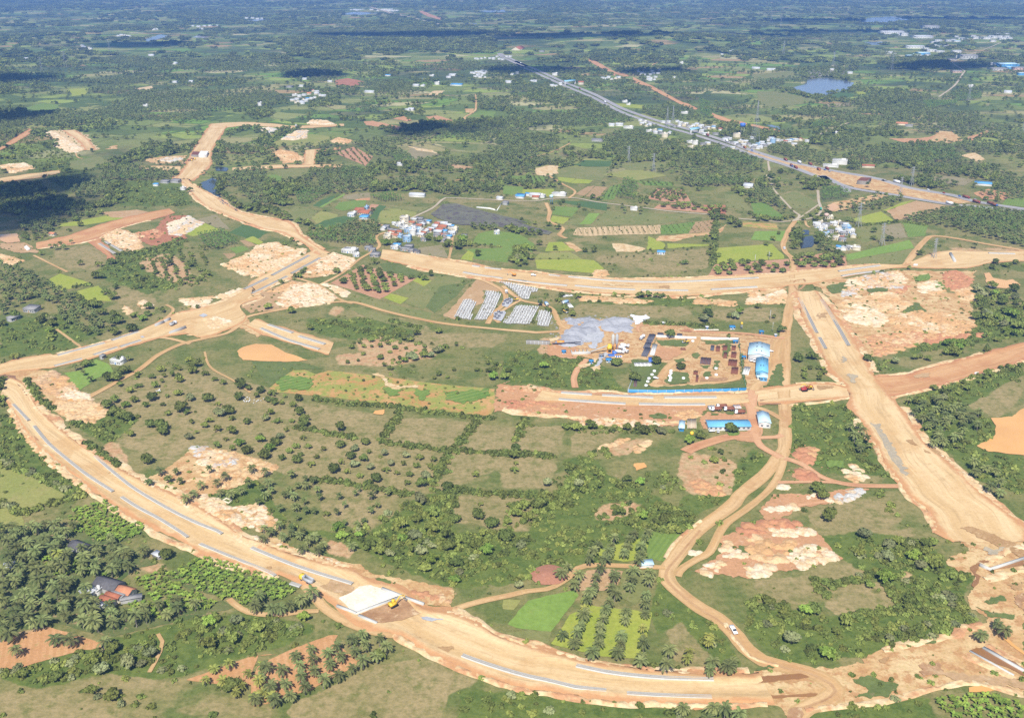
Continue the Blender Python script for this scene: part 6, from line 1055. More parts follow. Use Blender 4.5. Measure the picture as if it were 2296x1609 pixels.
for s_, w, d, lb in (("a 850,1430", 3, 14, 'timber stack beside the cabin row, left part'), ("a 912,1430", 3, 14, 'timber stack beside the cabin row, right part')): stack('timber_stack', s_, w, d, 1.2, .03, WOOD, 7, lb, 'timber stack', CREAMW)
stack('debris_pile', "a 1160,1210", 5, 6, 1.2, .1, WHITE, 6, 'pale sheet pile left of the parked tippers', 'sheet pile', MET); stack('debris_pile', "a 1515,1195", 5, 5, 1, .1, PINKW, 6, 'pinkish sheet pile behind the parked tippers', 'sheet pile', MET); stack('barrel_stack', "a 305,540", 3, 9, 1.2, .05, BLP, 5, 'row of blue barrels by the dark block stacks', 'barrels', BLP); stack('pipe_stack', "a 200,600", 14, 7, .6, .05, WHITE, 9, 'scatter of white pieces in the grass by the mixing plant', 'concrete pieces', CONC); stack('bag_pile', "b 1160,650", 5, 4, 1, .2, BLP, 6, 'blue bags beside the silos', 'bags', BLP); stack('bag_pile', "b 1260,668", 6, 2, .8, .1, BLP, 7, 'flat blue bags right of the silos', 'bags', WHITE); stack('slab_stack', "c 1228,310", 5, 12, .8, .3, WHITE, 6, 'white slab row right of the casting yard', 'slabs', CONC); stack('slab_stack', "a 1080,122", 22, 1.6, .8, -.02, CREAMW, 9, 'long pale block row beyond the red wheel track', 'blocks', CREAMW); stack('debris_pile', "a 350,400", 4, 24, 1, -.1, WHITE, 5, 'white rubble strip beside the dark block stacks', 'rubble', CONC); stack('debris_pile', "c 1210,215", 10, 5, .6, .3, WHITE, 8, 'white rubble behind the casting yard', 'rubble', CONC); stack('debris_pile', "a 1640,690", 5, 16, .6, -.1, WHITE, 6, 'white debris strip beside the green fence', 'rubble', CONC)
for k, s_ in enumerate(("a 360,697", "a 328,747", "a 285,800", "a 268,843", "a 245,897", "a 590,695", "a 590,728", "a 575,765", "a 587,795", "a 575,828", "a 765,797", "a 1220,750", "a 1218,660", "a 1090,795", "a 895,280")):
 g_ = at(*PP(s_)[0]); o = MB().lathe([(1.25, 0), (1.25, .9), (1.0, .9), (1.0, .3)], 12).obj('well_ring', WHP, None, (g_[0], g_[1], .5)); tag(o, 'white concrete ring lying in the grass of the rebar yard, %s' % ('left rings' if k < 5 else 'middle rings' if k < 10 else 'right rings'), 'concrete ring', 'white rings of the rebar yard')
g_ = at(*PP("b 1210,605")[0]); r = empty('mixing_plant', (g_[0], g_[1], 0), .1)
for x in (-1.6, 1.6):
 s = MB().lathe([(.1, 6), (1.3, 8), (1.3, 15), (.2, 16.2)], 14, c=(x, 1.5, 0)).obj('silo', STEEL if x > 0 else CONC, r, smooth=False)
 for a in range(4): MB().tube((x+1.2*math.cos(a*1.57+.78), 1.5+1.2*math.sin(a*1.57+.78), 0), (x+1.2*math.cos(a*1.57+.78), 1.5+1.2*math.sin(a*1.57+.78), 8.2), .12, m=0).obj('leg', ORP, s)
MB().box(-6.5, -2, 3.5, -3, 1.5, 6.5, bottom=True).box(-6.2, -1.8, 6.5, -3.3, 1.2, 8, 0).obj('mixer_tower', YEL, r)
for x, y in ((-6.3, -1.8), (-3.2, -1.8), (-6.3, 1.3), (-3.2, 1.3)): MB().box(x-.15, y-.15, 0, x+.15, y+.15, 3.5).obj('leg', ORP, r)
cv = MB(); cv.add([(-6, -.7, 6.6), (-6, .7, 6.6), (-20, .5, 1.6), (-20, -.9, 1.6), (-6, -.7, 7.2), (-6, .7, 7.2), (-20, .5, 2.2), (-20, -.9, 2.2)], [(0, 1, 2, 3), (4, 7, 6, 5), (0, 3, 7, 4), (1, 5, 6, 2), (2, 6, 7, 3), (0, 4, 5, 1)]).obj('conveyor', CONC, r)
bn = MB()
for k in range(5): bn.box(-36+k*3.3, -1, 0, -35.7+k*3.3, 5, 2.6)
bn.box(-36, -1.3, 0, -20.5, -1, 2.6).obj('aggregate_bin', CONC, r); MB().box(-2.5, -3.5, 0, 1.5, -1.2, 2.6).obj('control_cabin', BLP, r)
tag(r, 'concrete mixing plant with two silos, conveyor and bins', 'mixing plant')
g_ = at(*PP("b 470,505")[0]); r = empty('stone_crusher', (g_[0], g_[1], 0), -.12); MB().box(-30, 0, 0, -10, 2.4, 3).obj('feeder', CONCD, r); c_ = MB()
for k in range(6): c_.box(-29.6+k*3.3, -.4, 0, -29.2+k*3.3, 0, 3.1)
c_.obj('rib_frame', STEEL, r); MB().add([(-8, 0, 1), (-8, 1.2, 1), (16, 1.2, 3.4), (16, 0, 3.4), (-8, 0, 1.6), (-8, 1.2, 1.6), (16, 1.2, 4), (16, 0, 4)], [(3, 2, 1, 0), (4, 5, 6, 7), (0, 1, 5, 4), (1, 2, 6, 5), (2, 3, 7, 6), (3, 0, 4, 7)]).obj('conveyor', DARKB, r); MB().box(-4, 1.5, 0, 2, 4.5, 3.2).obj('hopper', ORP, r); tag(r, 'stone crusher line with dark conveyor in front of the lower stone heap', 'crusher')
def wheels(r, xs, w, rad=.5):
 for x in xs:
  for s in (-1, 1): q = MB().tube((x, s*(w/2-.28), rad), (x, s*(w/2+.02), rad), rad, n=12).obj('wheel', TYRE, r); MB().tube((x, s*(w/2+.025), rad), (x, s*(w/2+.05), rad), rad*.5, n=8).obj('rim', STEEL, q)
def tipper(cabm, bedm, loadm=None):
 r = empty('tipper_truck', (0, 0, 0)); wheels(r, (-2.6, -1.3, 2.4), 2.4); MB().box(-3.8, -.5, .6, 3.6, .5, 1.0, bottom=True).obj('chassis', STEEL, r)
 b = MB(); b.box(-3.8, -1.2, 1.05, 1.7, 1.2, 1.25, bottom=True); b.box(-3.8, -1.2, 1.252, 1.7, -1.1, 2.5).box(-3.8, 1.1, 1.252, 1.7, 1.2, 2.5).box(1.6, -1.1, 1.252, 1.7, 1.1, 2.8).box(-3.8, -1.1, 1.252, -3.7, 1.1, 2.4); b.obj('tipper_bed', bedm, r)
 c = MB(); c.add([(1.95, -1.15, .7), (3.9, -1.15, .7), (3.9, 1.15, .7), (1.95, 1.15, .7), (1.95, -1.15, 2.8), (3.5, -1.15, 2.8), (3.5, 1.15, 2.8), (1.95, 1.15, 2.8), (3.9, -1.15, 1.7), (3.9, 1.15, 1.7)], [(0, 1, 8, 5, 4), (2, 3, 7, 6, 9), (3, 0, 4, 7), (4, 5, 6, 7), (1, 2, 9, 8), (8, 9, 6, 5)]); q = c.obj('cab', cabm, r)
 MB().add([(3.9, -1, 1.78), (3.9, 1, 1.78), (3.58, 1, 2.66), (3.58, -1, 2.66)], [(0, 1, 2, 3)]).obj('windscreen', GLASS, q).location = (.03, 0, .02); return r
def truck(cabm, boxm, L=9.0, H=3.6):
 r = empty('truck', (0, 0, 0)); wheels(r, (-L*.4, -L*.28, L*.36), 2.4); MB().box(-L/2, -1.2, .9, L/2-2.2, 1.2, H, bottom=True).obj('cargo_box', boxm, r); q = MB().box(L/2-2.0, -1.15, .7, L/2, 1.15, 2.7, bottom=True).obj('cab', cabm, r); MB().box(L/2+.003, -1, 1.6, L/2+.02, 1, 2.5).obj('windscreen', GLASS, q); return r
def car(m, name='car', L=4.2, pick=False):
 r = empty(name, (0, 0, 0)); h = L/2; wheels(r, (-h*.62, h*.62), 1.75, .33)
 v = []; top = [(-h, .4), (h, .4), (h, .85), (h*.5, .95), (h*.2, 1.5), (-h*.65, 1.5), (-h*.95, 1.0)]
 for y in (-.88, .88): v += [(x, y*(.86 if z > 1.2 else 1), z) for x, z in top]
 n = len(top); MB().add(v, [tuple(range(n)), tuple(range(2*n-1, n-1, -1))]+[(i, n+i, n+(i+1) % n, (i+1) % n) for i in range(n)]).obj('body', m, r)
 MB().add([(h*.5, -.78, 1.0), (h*.5, .78, 1.0), (h*.22, .7, 1.46), (h*.22, -.7, 1.46)], [(0, 1, 2, 3)]).obj('windscreen', GLASS, r).location = (.05, 0, .02); MB().add([(-h*.93, -.76, 1.02), (-h*.93, .76, 1.02), (-h*.68, .7, 1.46), (-h*.68, -.7, 1.46)], [(3, 2, 1, 0)]).obj('rear_window', GLASS, r).location = (-.05, 0, .02)
 return r
def pickup(m):
 r = car(m, 'pickup_truck', 5.4); MB().box(-2.6, -.9, .95, -.9, .9, 1.25).obj('cargo_cover', WHP, r); return r
def excavator(m):
 r = empty('excavator', (0, 0, 0))
 for s in (-1, 1): MB().box(-1.9, s*1.1-.35, .1, 1.9, s*1.1+.35, .95, bottom=True).obj('track_unit', TYRE, r)
 MB().box(-2.2, -1.25, 1.0, 1.2, 1.25, 2.1, bottom=True).box(-2.2, -1.2, 2.1, -.7, 1.2, 2.5).obj('body', m, r); q = MB().box(-.2, .2, 2.102, 1.2, 1.2, 3.1).obj('cab', m, r); MB().box(1.203, .3, 2.3, 1.22, 1.1, 3.0).obj('windscreen', GLASS, q)
 a = MB().tube((1.0, -.4, 1.8), (3.6, -.4, 4.2), .32, .26, 6).tube((3.6, -.4, 4.2), (5.6, -.4, 3.6), .26, .22, 6).tube((5.6, -.4, 3.6), (6.6, -.4, 1.2), .22, .16, 6).obj('arm', m, r)
 MB().add([(6.2, -1, 1.3), (7.0, -1, 1.3), (6.9, -1, .3), (6.3, -1, .2), (6.2, .2, 1.3), (7.0, .2, 1.3), (6.9, .2, .3), (6.3, .2, .2)], [(0, 3, 2, 1), (4, 5, 6, 7), (0, 4, 7, 3), (1, 2, 6, 5), (2, 3, 7, 6)]).obj('bucket', STEEL, a); return r
def mixer(drumm):
 r = truck(WHP, STEEL, 8, 1.3); r.name = 'mixer_truck'; d = MB().tube((-3.6, 0, 2.6), (-2.2, 0, 2.2), .5, 1.2, 12).tube((-2.2, 0, 2.2), (.3, 0, 2.0), 1.2, 1.15, 12).tube((.3, 0, 2.0), (1.6, 0, 1.9), 1.15, .6, 12).obj('mixer_drum', drumm, r); return r
def loader():
 r = empty('wheel_loader', (0, 0, 0)); wheels(r, (-1.4, 1.4), 2.4, .75); MB().box(-2.8, -.9, .8, .2, .9, 1.9, bottom=True).obj('body', YEL, r); MB().box(-.6, -.7, 1.902, .6, .7, 3).obj('cab', GLASS, r); a = MB().tube((.4, 0, 1.5), (2.6, 0, .9), .3).obj('arm', YEL, r); MB().box(2.6, -1.3, .3, 3.4, 1.3, 1.2, bottom=True).obj('bucket', STEEL, a); return r
def place(r, s, lb, cat, to=None, sc=1.0, group=None):
 P = PP(s); g_ = at(*P[0]); r.location = (g_[0], g_[1], .6); r.scale = (sc,)*3
 if len(P) > 1: r.rotation_euler = (0, 0, yaw_px(P[0], P[1]))
 return tag(r, lb, cat, group)
place(tipper(YEL, STEEL), "31 460,450 400,420", 'yellow cab tipper with grey empty bed on the near road', 'tipper truck', sc=1.15)
place(excavator(YEL), "31 1180,655 1270,612", 'yellow excavator digging beside the culvert slab', 'excavator', sc=1.1)
place(pickup(WHP), "32 1915,860 1960,930", 'white pickup driving on the haul track', 'pickup truck', sc=1.15)
T0 = tipper(WHP, BRBED); place(T0, "a 1225,1240 1180,1242", 'white cab tipper with brown bed, nearest the pale sheet pile', 'tipper truck', group='tippers parked at the camp')
for s_, lb in (("a 1295,1203 1240,1205", 'white cab tipper with brown bed, rearmost of the four parked together'), ("a 1400,1240 1345,1242", 'white cab tipper with brown bed in the middle of the parked group'), ("a 1550,1282 1495,1284", 'white cab tipper with brown bed, alone at the right of the group'), ("a 1700,542 1710,580", 'white cab tipper left of the pair beside the sky blue shed'), ("a 1745,552 1755,590", 'white cab tipper right of the pair beside the sky blue shed')): place(dup(T0, (0, 0, 0)), s_, lb, 'tipper truck', group='tippers parked at the camp')
place(excavator(REDP), "23 470,328 540,322", 'red excavator on the short cut road', 'excavator', sc=1.1); place(excavator(YEL), "23 505,312 440,322", 'yellow excavator behind the red one', 'excavator', sc=1.1)
M0 = mixer(WHP); place(M0, "a 190,242 225,215", 'white mixer truck parked alone left of the dark block stacks', 'mixer truck')
for s_, lb in (("b 1345,535 1400,540", 'white mixer truck right of the silos, rear one'), ("b 1290,560 1240,560", 'white mixer truck nearest the silos'), ("b 1350,600 1390,625", 'red white mixer truck at the right of the silos'), ("b 1275,622 1320,625", 'white mixer truck in front of the silos')): place(dup(M0, (0, 0, 0)), s_, lb, 'mixer truck', group='mixer trucks at the plant')
place(loader(), "a 800,298 760,300", 'yellow loader in the grass of the rebar yard', 'loader'); place(loader(), "c 710,262 660,262", 'yellow loader between the precast rows', 'loader'); place(loader(), "c 1190,375 1200,380", 'orange yellow loader by the white dust', 'loader')
place(truck(WHP, BLUEW, 7, 3), "c 1010,310 1020,320", 'pale blue truck beside the casting yard hut', 'truck'); place(truck(WHP, BLUEW, 7, 3), "c 1190,292 1160,300", 'pale blue truck by the white slabs', 'truck'); place(truck(WHP, WHP, 6, 2.6), "c 620,188 622,200", 'small white truck on the yard road between the rows', 'truck')
C0 = car(WHP); place(C0, "12 255,832 280,834", 'white van parked on the valley road', 'car', sc=1.3); place(dup(C0, (0, 0, 0)), "13 305,608 312,630", 'white car on the track above the crossing', 'car', sc=1.3); place(dup(C0, (0, 0, 0)), "a 1980,425 2000,425", 'pale car right of the large workshop', 'car'); place(dup(C0, (0, 0, 0)), "a 380,797 400,800", 'white car in the rebar yard', 'car'); place(dup(C0, (0, 0, 0)), "a 1160,1535 1190,1535", 'white car left in front of the barracks', 'car'); place(dup(C0, (0, 0, 0)), "a 1250,1540 1252,1525", 'white car in front of the barracks under the tree', 'car')
place(truck(GREENP, GREENP, 8, 3.2), "13 605,285 590,250", 'green truck on the village road', 'truck'); place(excavator(ORP), "11 2180,832 2150,830", 'orange excavator on the valley road', 'excavator'); place(tipper(YEL, BRBED), "00 1580,1340 1600,1340", 'yellow tipper below the small bridge', 'tipper truck'); place(tipper(YEL, BRBED), "00 1605,1328 1625,1328", 'second yellow tipper below the small bridge', 'tipper truck'); place(tipper(WHP, STEEL), "10 1440,1240 1450,1235", 'grey tipper between the abutments', 'tipper truck')
TR_ = {'r': truck(REDP, BRBED, 11), 'w': truck(WHP, WHP, 12), 'b': truck(BLP, BRBED, 9), 'o': truck(ORP, BRBED, 10)}; us = set()
hwv = "r03 315,1335:red truck right of the hamlet on the near lane w03 430,1358:white truck by the palms on the highway r03 520,1372:red truck leading two cars below the villa o03 590,1417:orange truck below the villa r03 660,1410:red truck beside the villa wall b03 365,1385:blue truck on the near carriageway r03 400,1400:maroon truck where the median starts w13 1240,60:white truck beside the rebar bridge deck r13 1815,187:red truck on the far carriageway at right r13 1900,225:maroon truck at the merging of the carriageways r13 2020,240:red truck right of the merging b13 2050,252:blue cab truck at the right edge w13 1680,240:white truck on the near carriageway at right o02 2010,1235:orange truck below the hamlet w02 1860,1180:white truck below the hamlet bridge r02 1700,1130:red truck beside the hamlet w02 850,855:white truck far up the highway r02 640,745:red truck below the far footbridge w02 150,530:white truck at the far highway bend"
import re
for t in re.findall(r'([rwbo])(\d\d) (\d+),(\d+):([^:]*?)(?= [rwbo]\d\d \d+,|$)', hwv):
 k, fr, x, y, lb = t; r = TR_[k] if k not in us else dup(TR_[k], (0, 0, 0)); us.add(k); x, y = int(x), int(y); place(r, '%s %d,%d %d,%d' % (fr, x, y, x+60, y+(28 if fr != '13' else 14)), lb, 'truck', group='trucks on the highway')
for k_, m_ in enumerate((WHP, REDP, BLP, STEEL)):
 for j, (fr, x, y) in enumerate((("03", 560+k_*40, 1393+k_*12), ("13", 1500+k_*130, 120+k_*27), ("02", 1950+k_*60, 1200+k_*27))):
  c_ = car(m_) if j == 0 else dup(cc, (0, 0, 0)); cc = c_; place(c_, '%s %d,%d %d,%d' % (fr, x, y, x+60, y+20), '%s car on the highway %s' % (('white', 'red', 'blue', 'grey')[k_], ('near the villa', 'past the rebar bridge deck', 'below the hamlet')[j]), 'car', group='cars on the highway')
def pylon(h=38, b=7):
 r = MB(); L = []
 for z, w in ((0, b), (h*.45, b*.5), (h*.7, b*.22), (h, .5)): L.append([(sx*w/2, sy*w/2, z) for sx, sy in ((-1, -1), (1, -1), (1, 1), (-1, 1))])
 for i in range(3):
  for k in range(4): r.tube(L[i][k], L[i+1][k], .14, n=4, cap=False); r.tube(L[i][k], L[i+1][(k+1) % 4], .08, n=4, cap=False); r.tube(L[i][(k+1) % 4], L[i+1][k], .08, n=4, cap=False)
 return r
def pyl(s, h, lb, arms=True, name='power_pylon'):
 g_ = at(*PP(s)[0]); r = empty(name, (g_[0], g_[1], gh(*g_[:2])), .4); pylon(h, h*.17).obj('lattice_mast', STEEL, r)
 if arms:
  for z in (.7, .82, .94): MB().tube((-h*.15, 0, h*z), (h*.15, 0, h*z), .2, n=4).tube((-h*.15, 0, h*z), (0, 0, h*z+1.5), .12, n=4).tube((h*.15, 0, h*z), (0, 0, h*z+1.5), .12, n=4).obj('cross_arm', STEEL, r)
 tag(r, lb, 'pylon' if arms else 'mast')
for s_, h, lb in (("13 920,425", 30, 'lattice pylon by the right village'), ("13 1115,575", 26, 'lattice pylon at the corner of the bright paddy'), ("13 1360,85", 28, 'pylon beside the far carriageway'), ("13 1270,140", 22, 'pylon in the highway median'), ("13 1548,680", 22, 'pylon at the right end of the valley road'), ("02 1045,1350", 26, 'pylon above the yellow field'), ("02 1250,1425", 28, 'pylon on the yellow field edge'), ("03 710,565", 48, 'tall pylon behind the lake'), ("03 1195,585", 48, 'pylon right of the lake before the factories'), ("03 1830,860", 42, 'pylon on the far road side'), ("03 295,470", 50, 'pylon left of the far lake'), ("03 195,190", 60, 'faint pylon near the far lake'), ("03 2290,1090", 34, 'pylon at the right edge'), ("00 545,565", 50, 'pylon far left beside a wood'), ("00 350,610", 46, 'second pylon far left'), ("00 915,460", 52, 'faint pylon above the palm belt'), ("03 275,230", 60, 'faint pylon by the far hamlet')): pyl(s_, h, lb)
for s_, h, lb in (("e 277,112", 40, 'telecom mast left of the highway, left one'), ("e 313,118", 44, 'telecom mast left of the highway, right one'), ("e 840,200", 72, 'tall telecom mast above the highway hamlet')): pyl(s_, h, lb, False, 'telecom_mast')
def tank_tower(s, h, rad, m, legm, lb, th=3.0):
 g_ = at(*PP(s)[0]); r = empty('water_tower', (g_[0], g_[1], 0)); MB().lathe([(.1, h-.4), (rad, h), (rad, h+th), (rad*.3, h+th+.6), (.02, h+th+.6)], 14).obj('tank', m, r, smooth=False)
 for k in range(4): a = k*PI/2+.78; MB().tube((rad*.8*math.cos(a), rad*.8*math.sin(a), 0), (rad*.75*math.cos(a), rad*.75*math.sin(a), h), .16, n=5).obj('leg', legm, r)
 MB().tube((-rad*.56, -rad*.56, h*.5), (rad*.56, -rad*.56, h*.5), .1, n=4).tube((-rad*.56, rad*.56, h*.5), (rad*.56, rad*.56, h*.5), .1, n=4).obj('brace', legm, r); tag(r, lb, 'water tower')
tank_tower("a 875,1650", 4.5, 1.3, YEL, DARKB, 'yellow tank on dark legs below the timber stacks', 1.8); tank_tower("a 1572,100", 4.5, 1, YEL, STEEL, 'small yellow tank on a stand beyond the rebar yard', 1.6); tank_tower("e 757,158", 16, 5, BLP, CONC, 'blue water tower of the highway hamlet', 6); tank_tower("12 403,238", 10, 2.6, METL, METC, 'pale blue water tower by the lakeside track', 2.5); tank_tower("g 400,240", 7, 2.8, PINKW, CREAMW, 'pink water tower of the right village', 3)
def span(s, h, w, th, m, lb, piers=2, name='footbridge', cat='footbridge', rail=None):
 P = PP(s); a, b = at(*P[0]), at(*P[1]); L = np.linalg.norm(b-a); r = empty(name, tuple((a+b)/2), math.atan2(b[1]-a[1], b[0]-a[0])); MB().box(-L/2, -w/2, h, L/2, w/2, h+th, bottom=True).obj('deck', m, r)
 for k in range(piers): x = -L/2+L*(k+.5)/piers if piers > 2 else (-1)**k*(L/2-.6); MB().box(x-.5, -w/2+.1, 0, x+.5, w/2-.1, h-.003).obj('pier', CONC, r)
 if rail:
  for s2 in (-1, 1): MB().box(-L/2, s2*w/2-.08, h+th+.003, L/2, s2*w/2+.08, h+th+1.3).obj('railing', rail, r)
 tag(r, lb, cat)
span("e 428,150 485,142", 7, 4, 2.2, METL, 'pale blue footbridge over the highway at the hamlet', 2, rail=METS); span("02 515,708 600,700", 8, 5, 2.5, METL, 'far pale blue footbridge over the highway', 2, rail=METS)
def deck(s, label, m, m2, h=4, name='bridge_deck'):
 P = PP(s); W = at(P[:, 0], P[:, 1])[:, :2]; c = W.mean(0); n = len(W); r = empty(name, (c[0], c[1], 0)); v = [(*(p-c), 0) for p in W]+[(*(p-c), h) for p in W]
 MB().add(v, [tuple(range(n, 2*n))]).obj('deck', m, r); MB().add(v, [(i, (i+1) % n, n+(i+1) % n, n+i) for i in range(n)]).obj('side_wall', m2, r); tag(r, label, 'bridge deck')
deck("13 905,72 985,77 1025,48 940,45", 'rust brown rebar deck of the unfinished highway bridge', RUSTS, CONCD, 6); deck("00 1650,1310 1715,1312 1735,1280 1670,1278", 'white deck of the small bridge on the earth road', WHITE, WHITE, 5); deck("00 1590,1305 1650,1307 1660,1280 1605,1278", 'brown unfinished half of the small bridge', RUSTS, CONCD, 4); deck("01 365,1068 376,1068 378,1052 367,1052", 'tiny grey block on the far earth road', CONC, CONCD, 5, 'concrete_block'); deck("10 200,600 225,622 255,615 222,585", 'white box culvert beside the orange pond', WHITE, WHITE, 1.5, 'box_culvert'); deck("13 1375,748 1410,748 1415,738 1380,736", 'small white slab at the track fork', WHITE, WHITE, 1, 'concrete_block'); deck("23 1880,185 1910,190 1920,175 1890,175", 'small white slab beside the branch road', WHITE, WHITE, 1, 'concrete_block')
deck("13 765,110 800,135 860,135 830,108", 'grey roofed shed by the young plantation', ASB, GREYW, 3, 'shed'); deck("01 1560,1085 1640,1055 1655,1062 1590,1095", 'grey greenhouse roof in the middle wood', ASB, GREYW, 3, 'shed')
for i, t in enumerate("600,112,115,g,26 300,152,170,w,20 390,164,50,w,20 540,182,140,w,14 480,262,130,w,14 290,302,75,w,9 605,287,70,w,12 540,310,90,b,12 500,328,70,w,10 430,326,50,b,9 795,306,65,w,22 810,333,40,w,12 895,345,120,g,22 760,352,70,d,8 670,292,60,w,9 690,306,25,b,10 1195,402,140,b,14 1130,432,120,g,9 1215,419,60,b,9 1285,430,80,n,14 1300,470,50,b,12 1090,184,40,w,18 1135,181,40,w,16 1185,181,40,w,16 1035,190,60,w,14 1115,157,40,w,12 1180,157,40,w,12 1160,194,60,w,12 1080,210,40,w,12 945,187,40,w,16 925,170,35,w,10 800,211,50,r,10 625,220,55,w,10 655,206,50,w,10 735,207,45,w,10 795,174,30,w,10 620,242,40,w,9 800,450,70,n,10 1110,396,45,w,9 860,195,50,w,9 700,235,60,w,6 240,145,60,w,14 340,158,40,w,10 585,176,40,w,10 835,190,50,w,9 770,200,40,w,9 1000,186,40,w,12 1060,176,36,w,14 1210,186,36,w,10 560,268,40,w,9 640,252,46,w,8 715,250,40,w,8 480,316,46,b,9 570,318,40,w,9 1260,398,46,b,10 1090,388,60,w,9".split()):
 x, y, wd, k, h = t.split(','); X, Y = FR['h'][0]+float(x)*FR['h'][2], FR['h'][1]+float(y)*FR['h'][2]; g_ = at(X, Y); w = float(wd)*FR['h'][2]/pxm(Y); d = min(w*.8, 60); r = empty('factory', (g_[0], g_[1]+d/2, 0), rh.uniform(-.08, .08))
 wm, rm, nm = {'g': (CONC, ASB, 'grey'), 'w': (WHITE, MET, 'white'), 'b': (METB, METL, 'blue walled'), 'd': (GREYW, DARKR, 'dark roofed'), 'n': (PINKW, ASB, 'brown'), 'r': (WHITE, METL, 'white')}[k]; h = float(h)*.55
 MB().gwall(-w/2, -d/2, -.3, w/2, d/2, h, d*.05).obj('wall', wm, r); MB().gable(-w/2, -d/2, 0, w/2, d/2, h+.08, d*.05, 0, .6, .3).obj('roof', rm, r); n = max(3, int(w/9))
 for q in range(n): x0 = -w/2+w*(q+.5)/n; MB().box(x0-1.2, -d/2-.12, h*.45, x0+1.2, -d/2+.03, h*.7).obj('window', GLASS, r)
 nb = 'row' ; xs = float(x); ys = float(y)
 where = ('near the far lake' if xs < 420 and ys < 200 else 'left of the factory estate' if xs < 420 else 'beside the factory road' if 740 < xs < 920 and ys > 290 else 'in the right factory cluster' if 1000 < xs and ys < 230 else 'at the right edge of the estate' if xs > 1050 else 'in the middle of the factory estate' if ys < 260 else 'in the blue factory group')
 tag(r, '%s %s factory hall %s, %s one' % (('long' if w > 70 else 'small' if w < 32 else 'mid sized'), nm, where, ('wide' if w > 100 else 'tall' if h > 9 else 'low')+(' rear' if ys < 190 else ' front' if ys > 300 else '')), 'factory', 'factories of the far estate')
WHP2 = flat('pale_precast', (.66, .66, .64), .8, .2, .3, 2); un = MB(); un.box(-1.05, -.75, 0, 1.05, .75, .18, 1); un.box(-1.05, -.75, .182, -.8, .75, 1.15).box(.8, -.75, .182, 1.05, .75, 1.15).box(-.8, -.75, .182, -.3, -.6, .9); um = un.mesh('precast_unit', [WHP2, CONCD]); pts = []
for p, dr, nm in (("c 120,420 215,255 270,250 325,280 270,450", (160, 400, 230, 270), 0), ("c 300,445 380,300 520,300 440,450", (320, 440, 395, 300), 1), ("c 385,290 435,170 490,172 570,200 520,298", (400, 290, 450, 180), 2), ("c 555,80 640,90 740,110 840,245 770,245 690,165 600,105", (760, 240, 800, 130), 3), ("c 740,110 935,150 910,178 850,185 830,245", (820, 240, 855, 140), 3), ("c 595,485 700,325 760,310 935,322 845,490", (620, 480, 710, 330), 4), ("c 905,500 950,358 1020,362 1070,430 1020,512", (920, 500, 970, 370), 5)):
 P = PP(p); raster(P, BLOCK); W = at(P[:, 0], P[:, 1])[:, :2]; q0 = PP('c %d,%d %d,%d' % dr); a = at(*q0[0])[:2]; b = at(*q0[1])[:2]; u = (b-a)/np.linalg.norm(b-a); n2 = np.array([-u[1], u[0]])
 uu, vv = np.meshgrid(np.arange(-90, 140, 1.75), np.arange(-90, 90, 2.7)); w_ = a+uu.ravel()[:, None]*u+vv.ravel()[:, None]*n2+RS.randn(uu.size, 2)*.14; X, Y = proj(w_[:, 0], w_[:, 1]); ok = inpoly(X, Y, P)&(RS.rand(len(X)) < .95)
 for x, y in w_[ok]: pts.append((x, y, math.atan2(u[1], u[0])+PI/2+RS.randn()*.08, nm))
pts.sort(key=lambda t: t[1]); rn = ('leftmost block of rows', 'second block of rows', 'dark back block of rows', 'rear right block of rows', 'large middle block of rows', 'right end block of rows')
for i, (x, y, rz, nm) in enumerate(pts[:300]):
 o = link(um, 'precast_unit', None, (x, y, .5)); o.rotation_euler = (0, 0, rz); tag(o, 'pale U shaped concrete unit in the %s of the casting yard' % rn[nm], 'concrete unit', 'precast units in the '+rn[nm])
if len(pts) > 300:
 b = MB()
 for x, y, rz, nm in pts[300:]:
  c, s = math.cos(rz), math.sin(rz); m0 = len(b.v); b.v += [(x+c*vx-s*vy, y+s*vx+c*vy, vz+.5) for vx, vy, vz in un.v]; b.f += [tuple(i+m0 for i in f) for f in un.f]; b.m += un.m
 tag(b.obj('precast_rows', [WHP2, CONCD]), 'further rows of pale concrete units in the casting yard', 'concrete units', None, 'stuff')
print('precast', len(pts))
for k, s_ in enumerate("c 590,300 c 605,270 c 625,258 c 650,250 c 632,290 c 655,272 c 520,395 c 545,375 c 510,420 c 550,415 c 570,385 c 530,435".split(' c ')):
 g_ = at(*PP('c '+s_.replace('c ', ''))[0]); o = MB().box(-1.2, -1.2, 0, 1.2, 1.2, 1.5).box(-.7, -.7, 1.502, .7, .7, 1.8, 1).obj('casting_mould', [DARKB, STEEL], None, (g_[0], g_[1], .5)); tag(o, 'dark steel casting mould on the %s gravel pad' % ('rear' if k < 6 else 'front'), 'mould', 'moulds on the gravel pads')
gm = MB().box(-.45, -.16, .35, .4, .16, .8, bottom=True).box(.38, -.1, .7, .68, .1, 1.0, bottom=True)
for x in (-.35, .3):
 for y in (-.1, .1): gm.tube((x, y, 0), (x, y, .4), .045, .06, 5)
gm = gm.mesh('goat', [WHP])
for k in range(26):
 s_ = '20 %f,%f' % (2080+RS.randn()*45, 408+RS.randn()*12) if k < 17 else '20 %f,%f' % (1320+RS.randn()*20, 325+RS.randn()*6); g_ = at(*PP(s_)[0]); o = link(gm, 'goat', None, (g_[0], g_[1], .02)); o.rotation_euler = (0, 0, RS.rand()*6.3); tag(o, 'white goat grazing with the flock on the %s pasture' % ('open right of the left' if k < 17 else 'bushy left'), 'goat', 'goats of the %s flock' % ('larger' if k < 17 else 'smaller'))
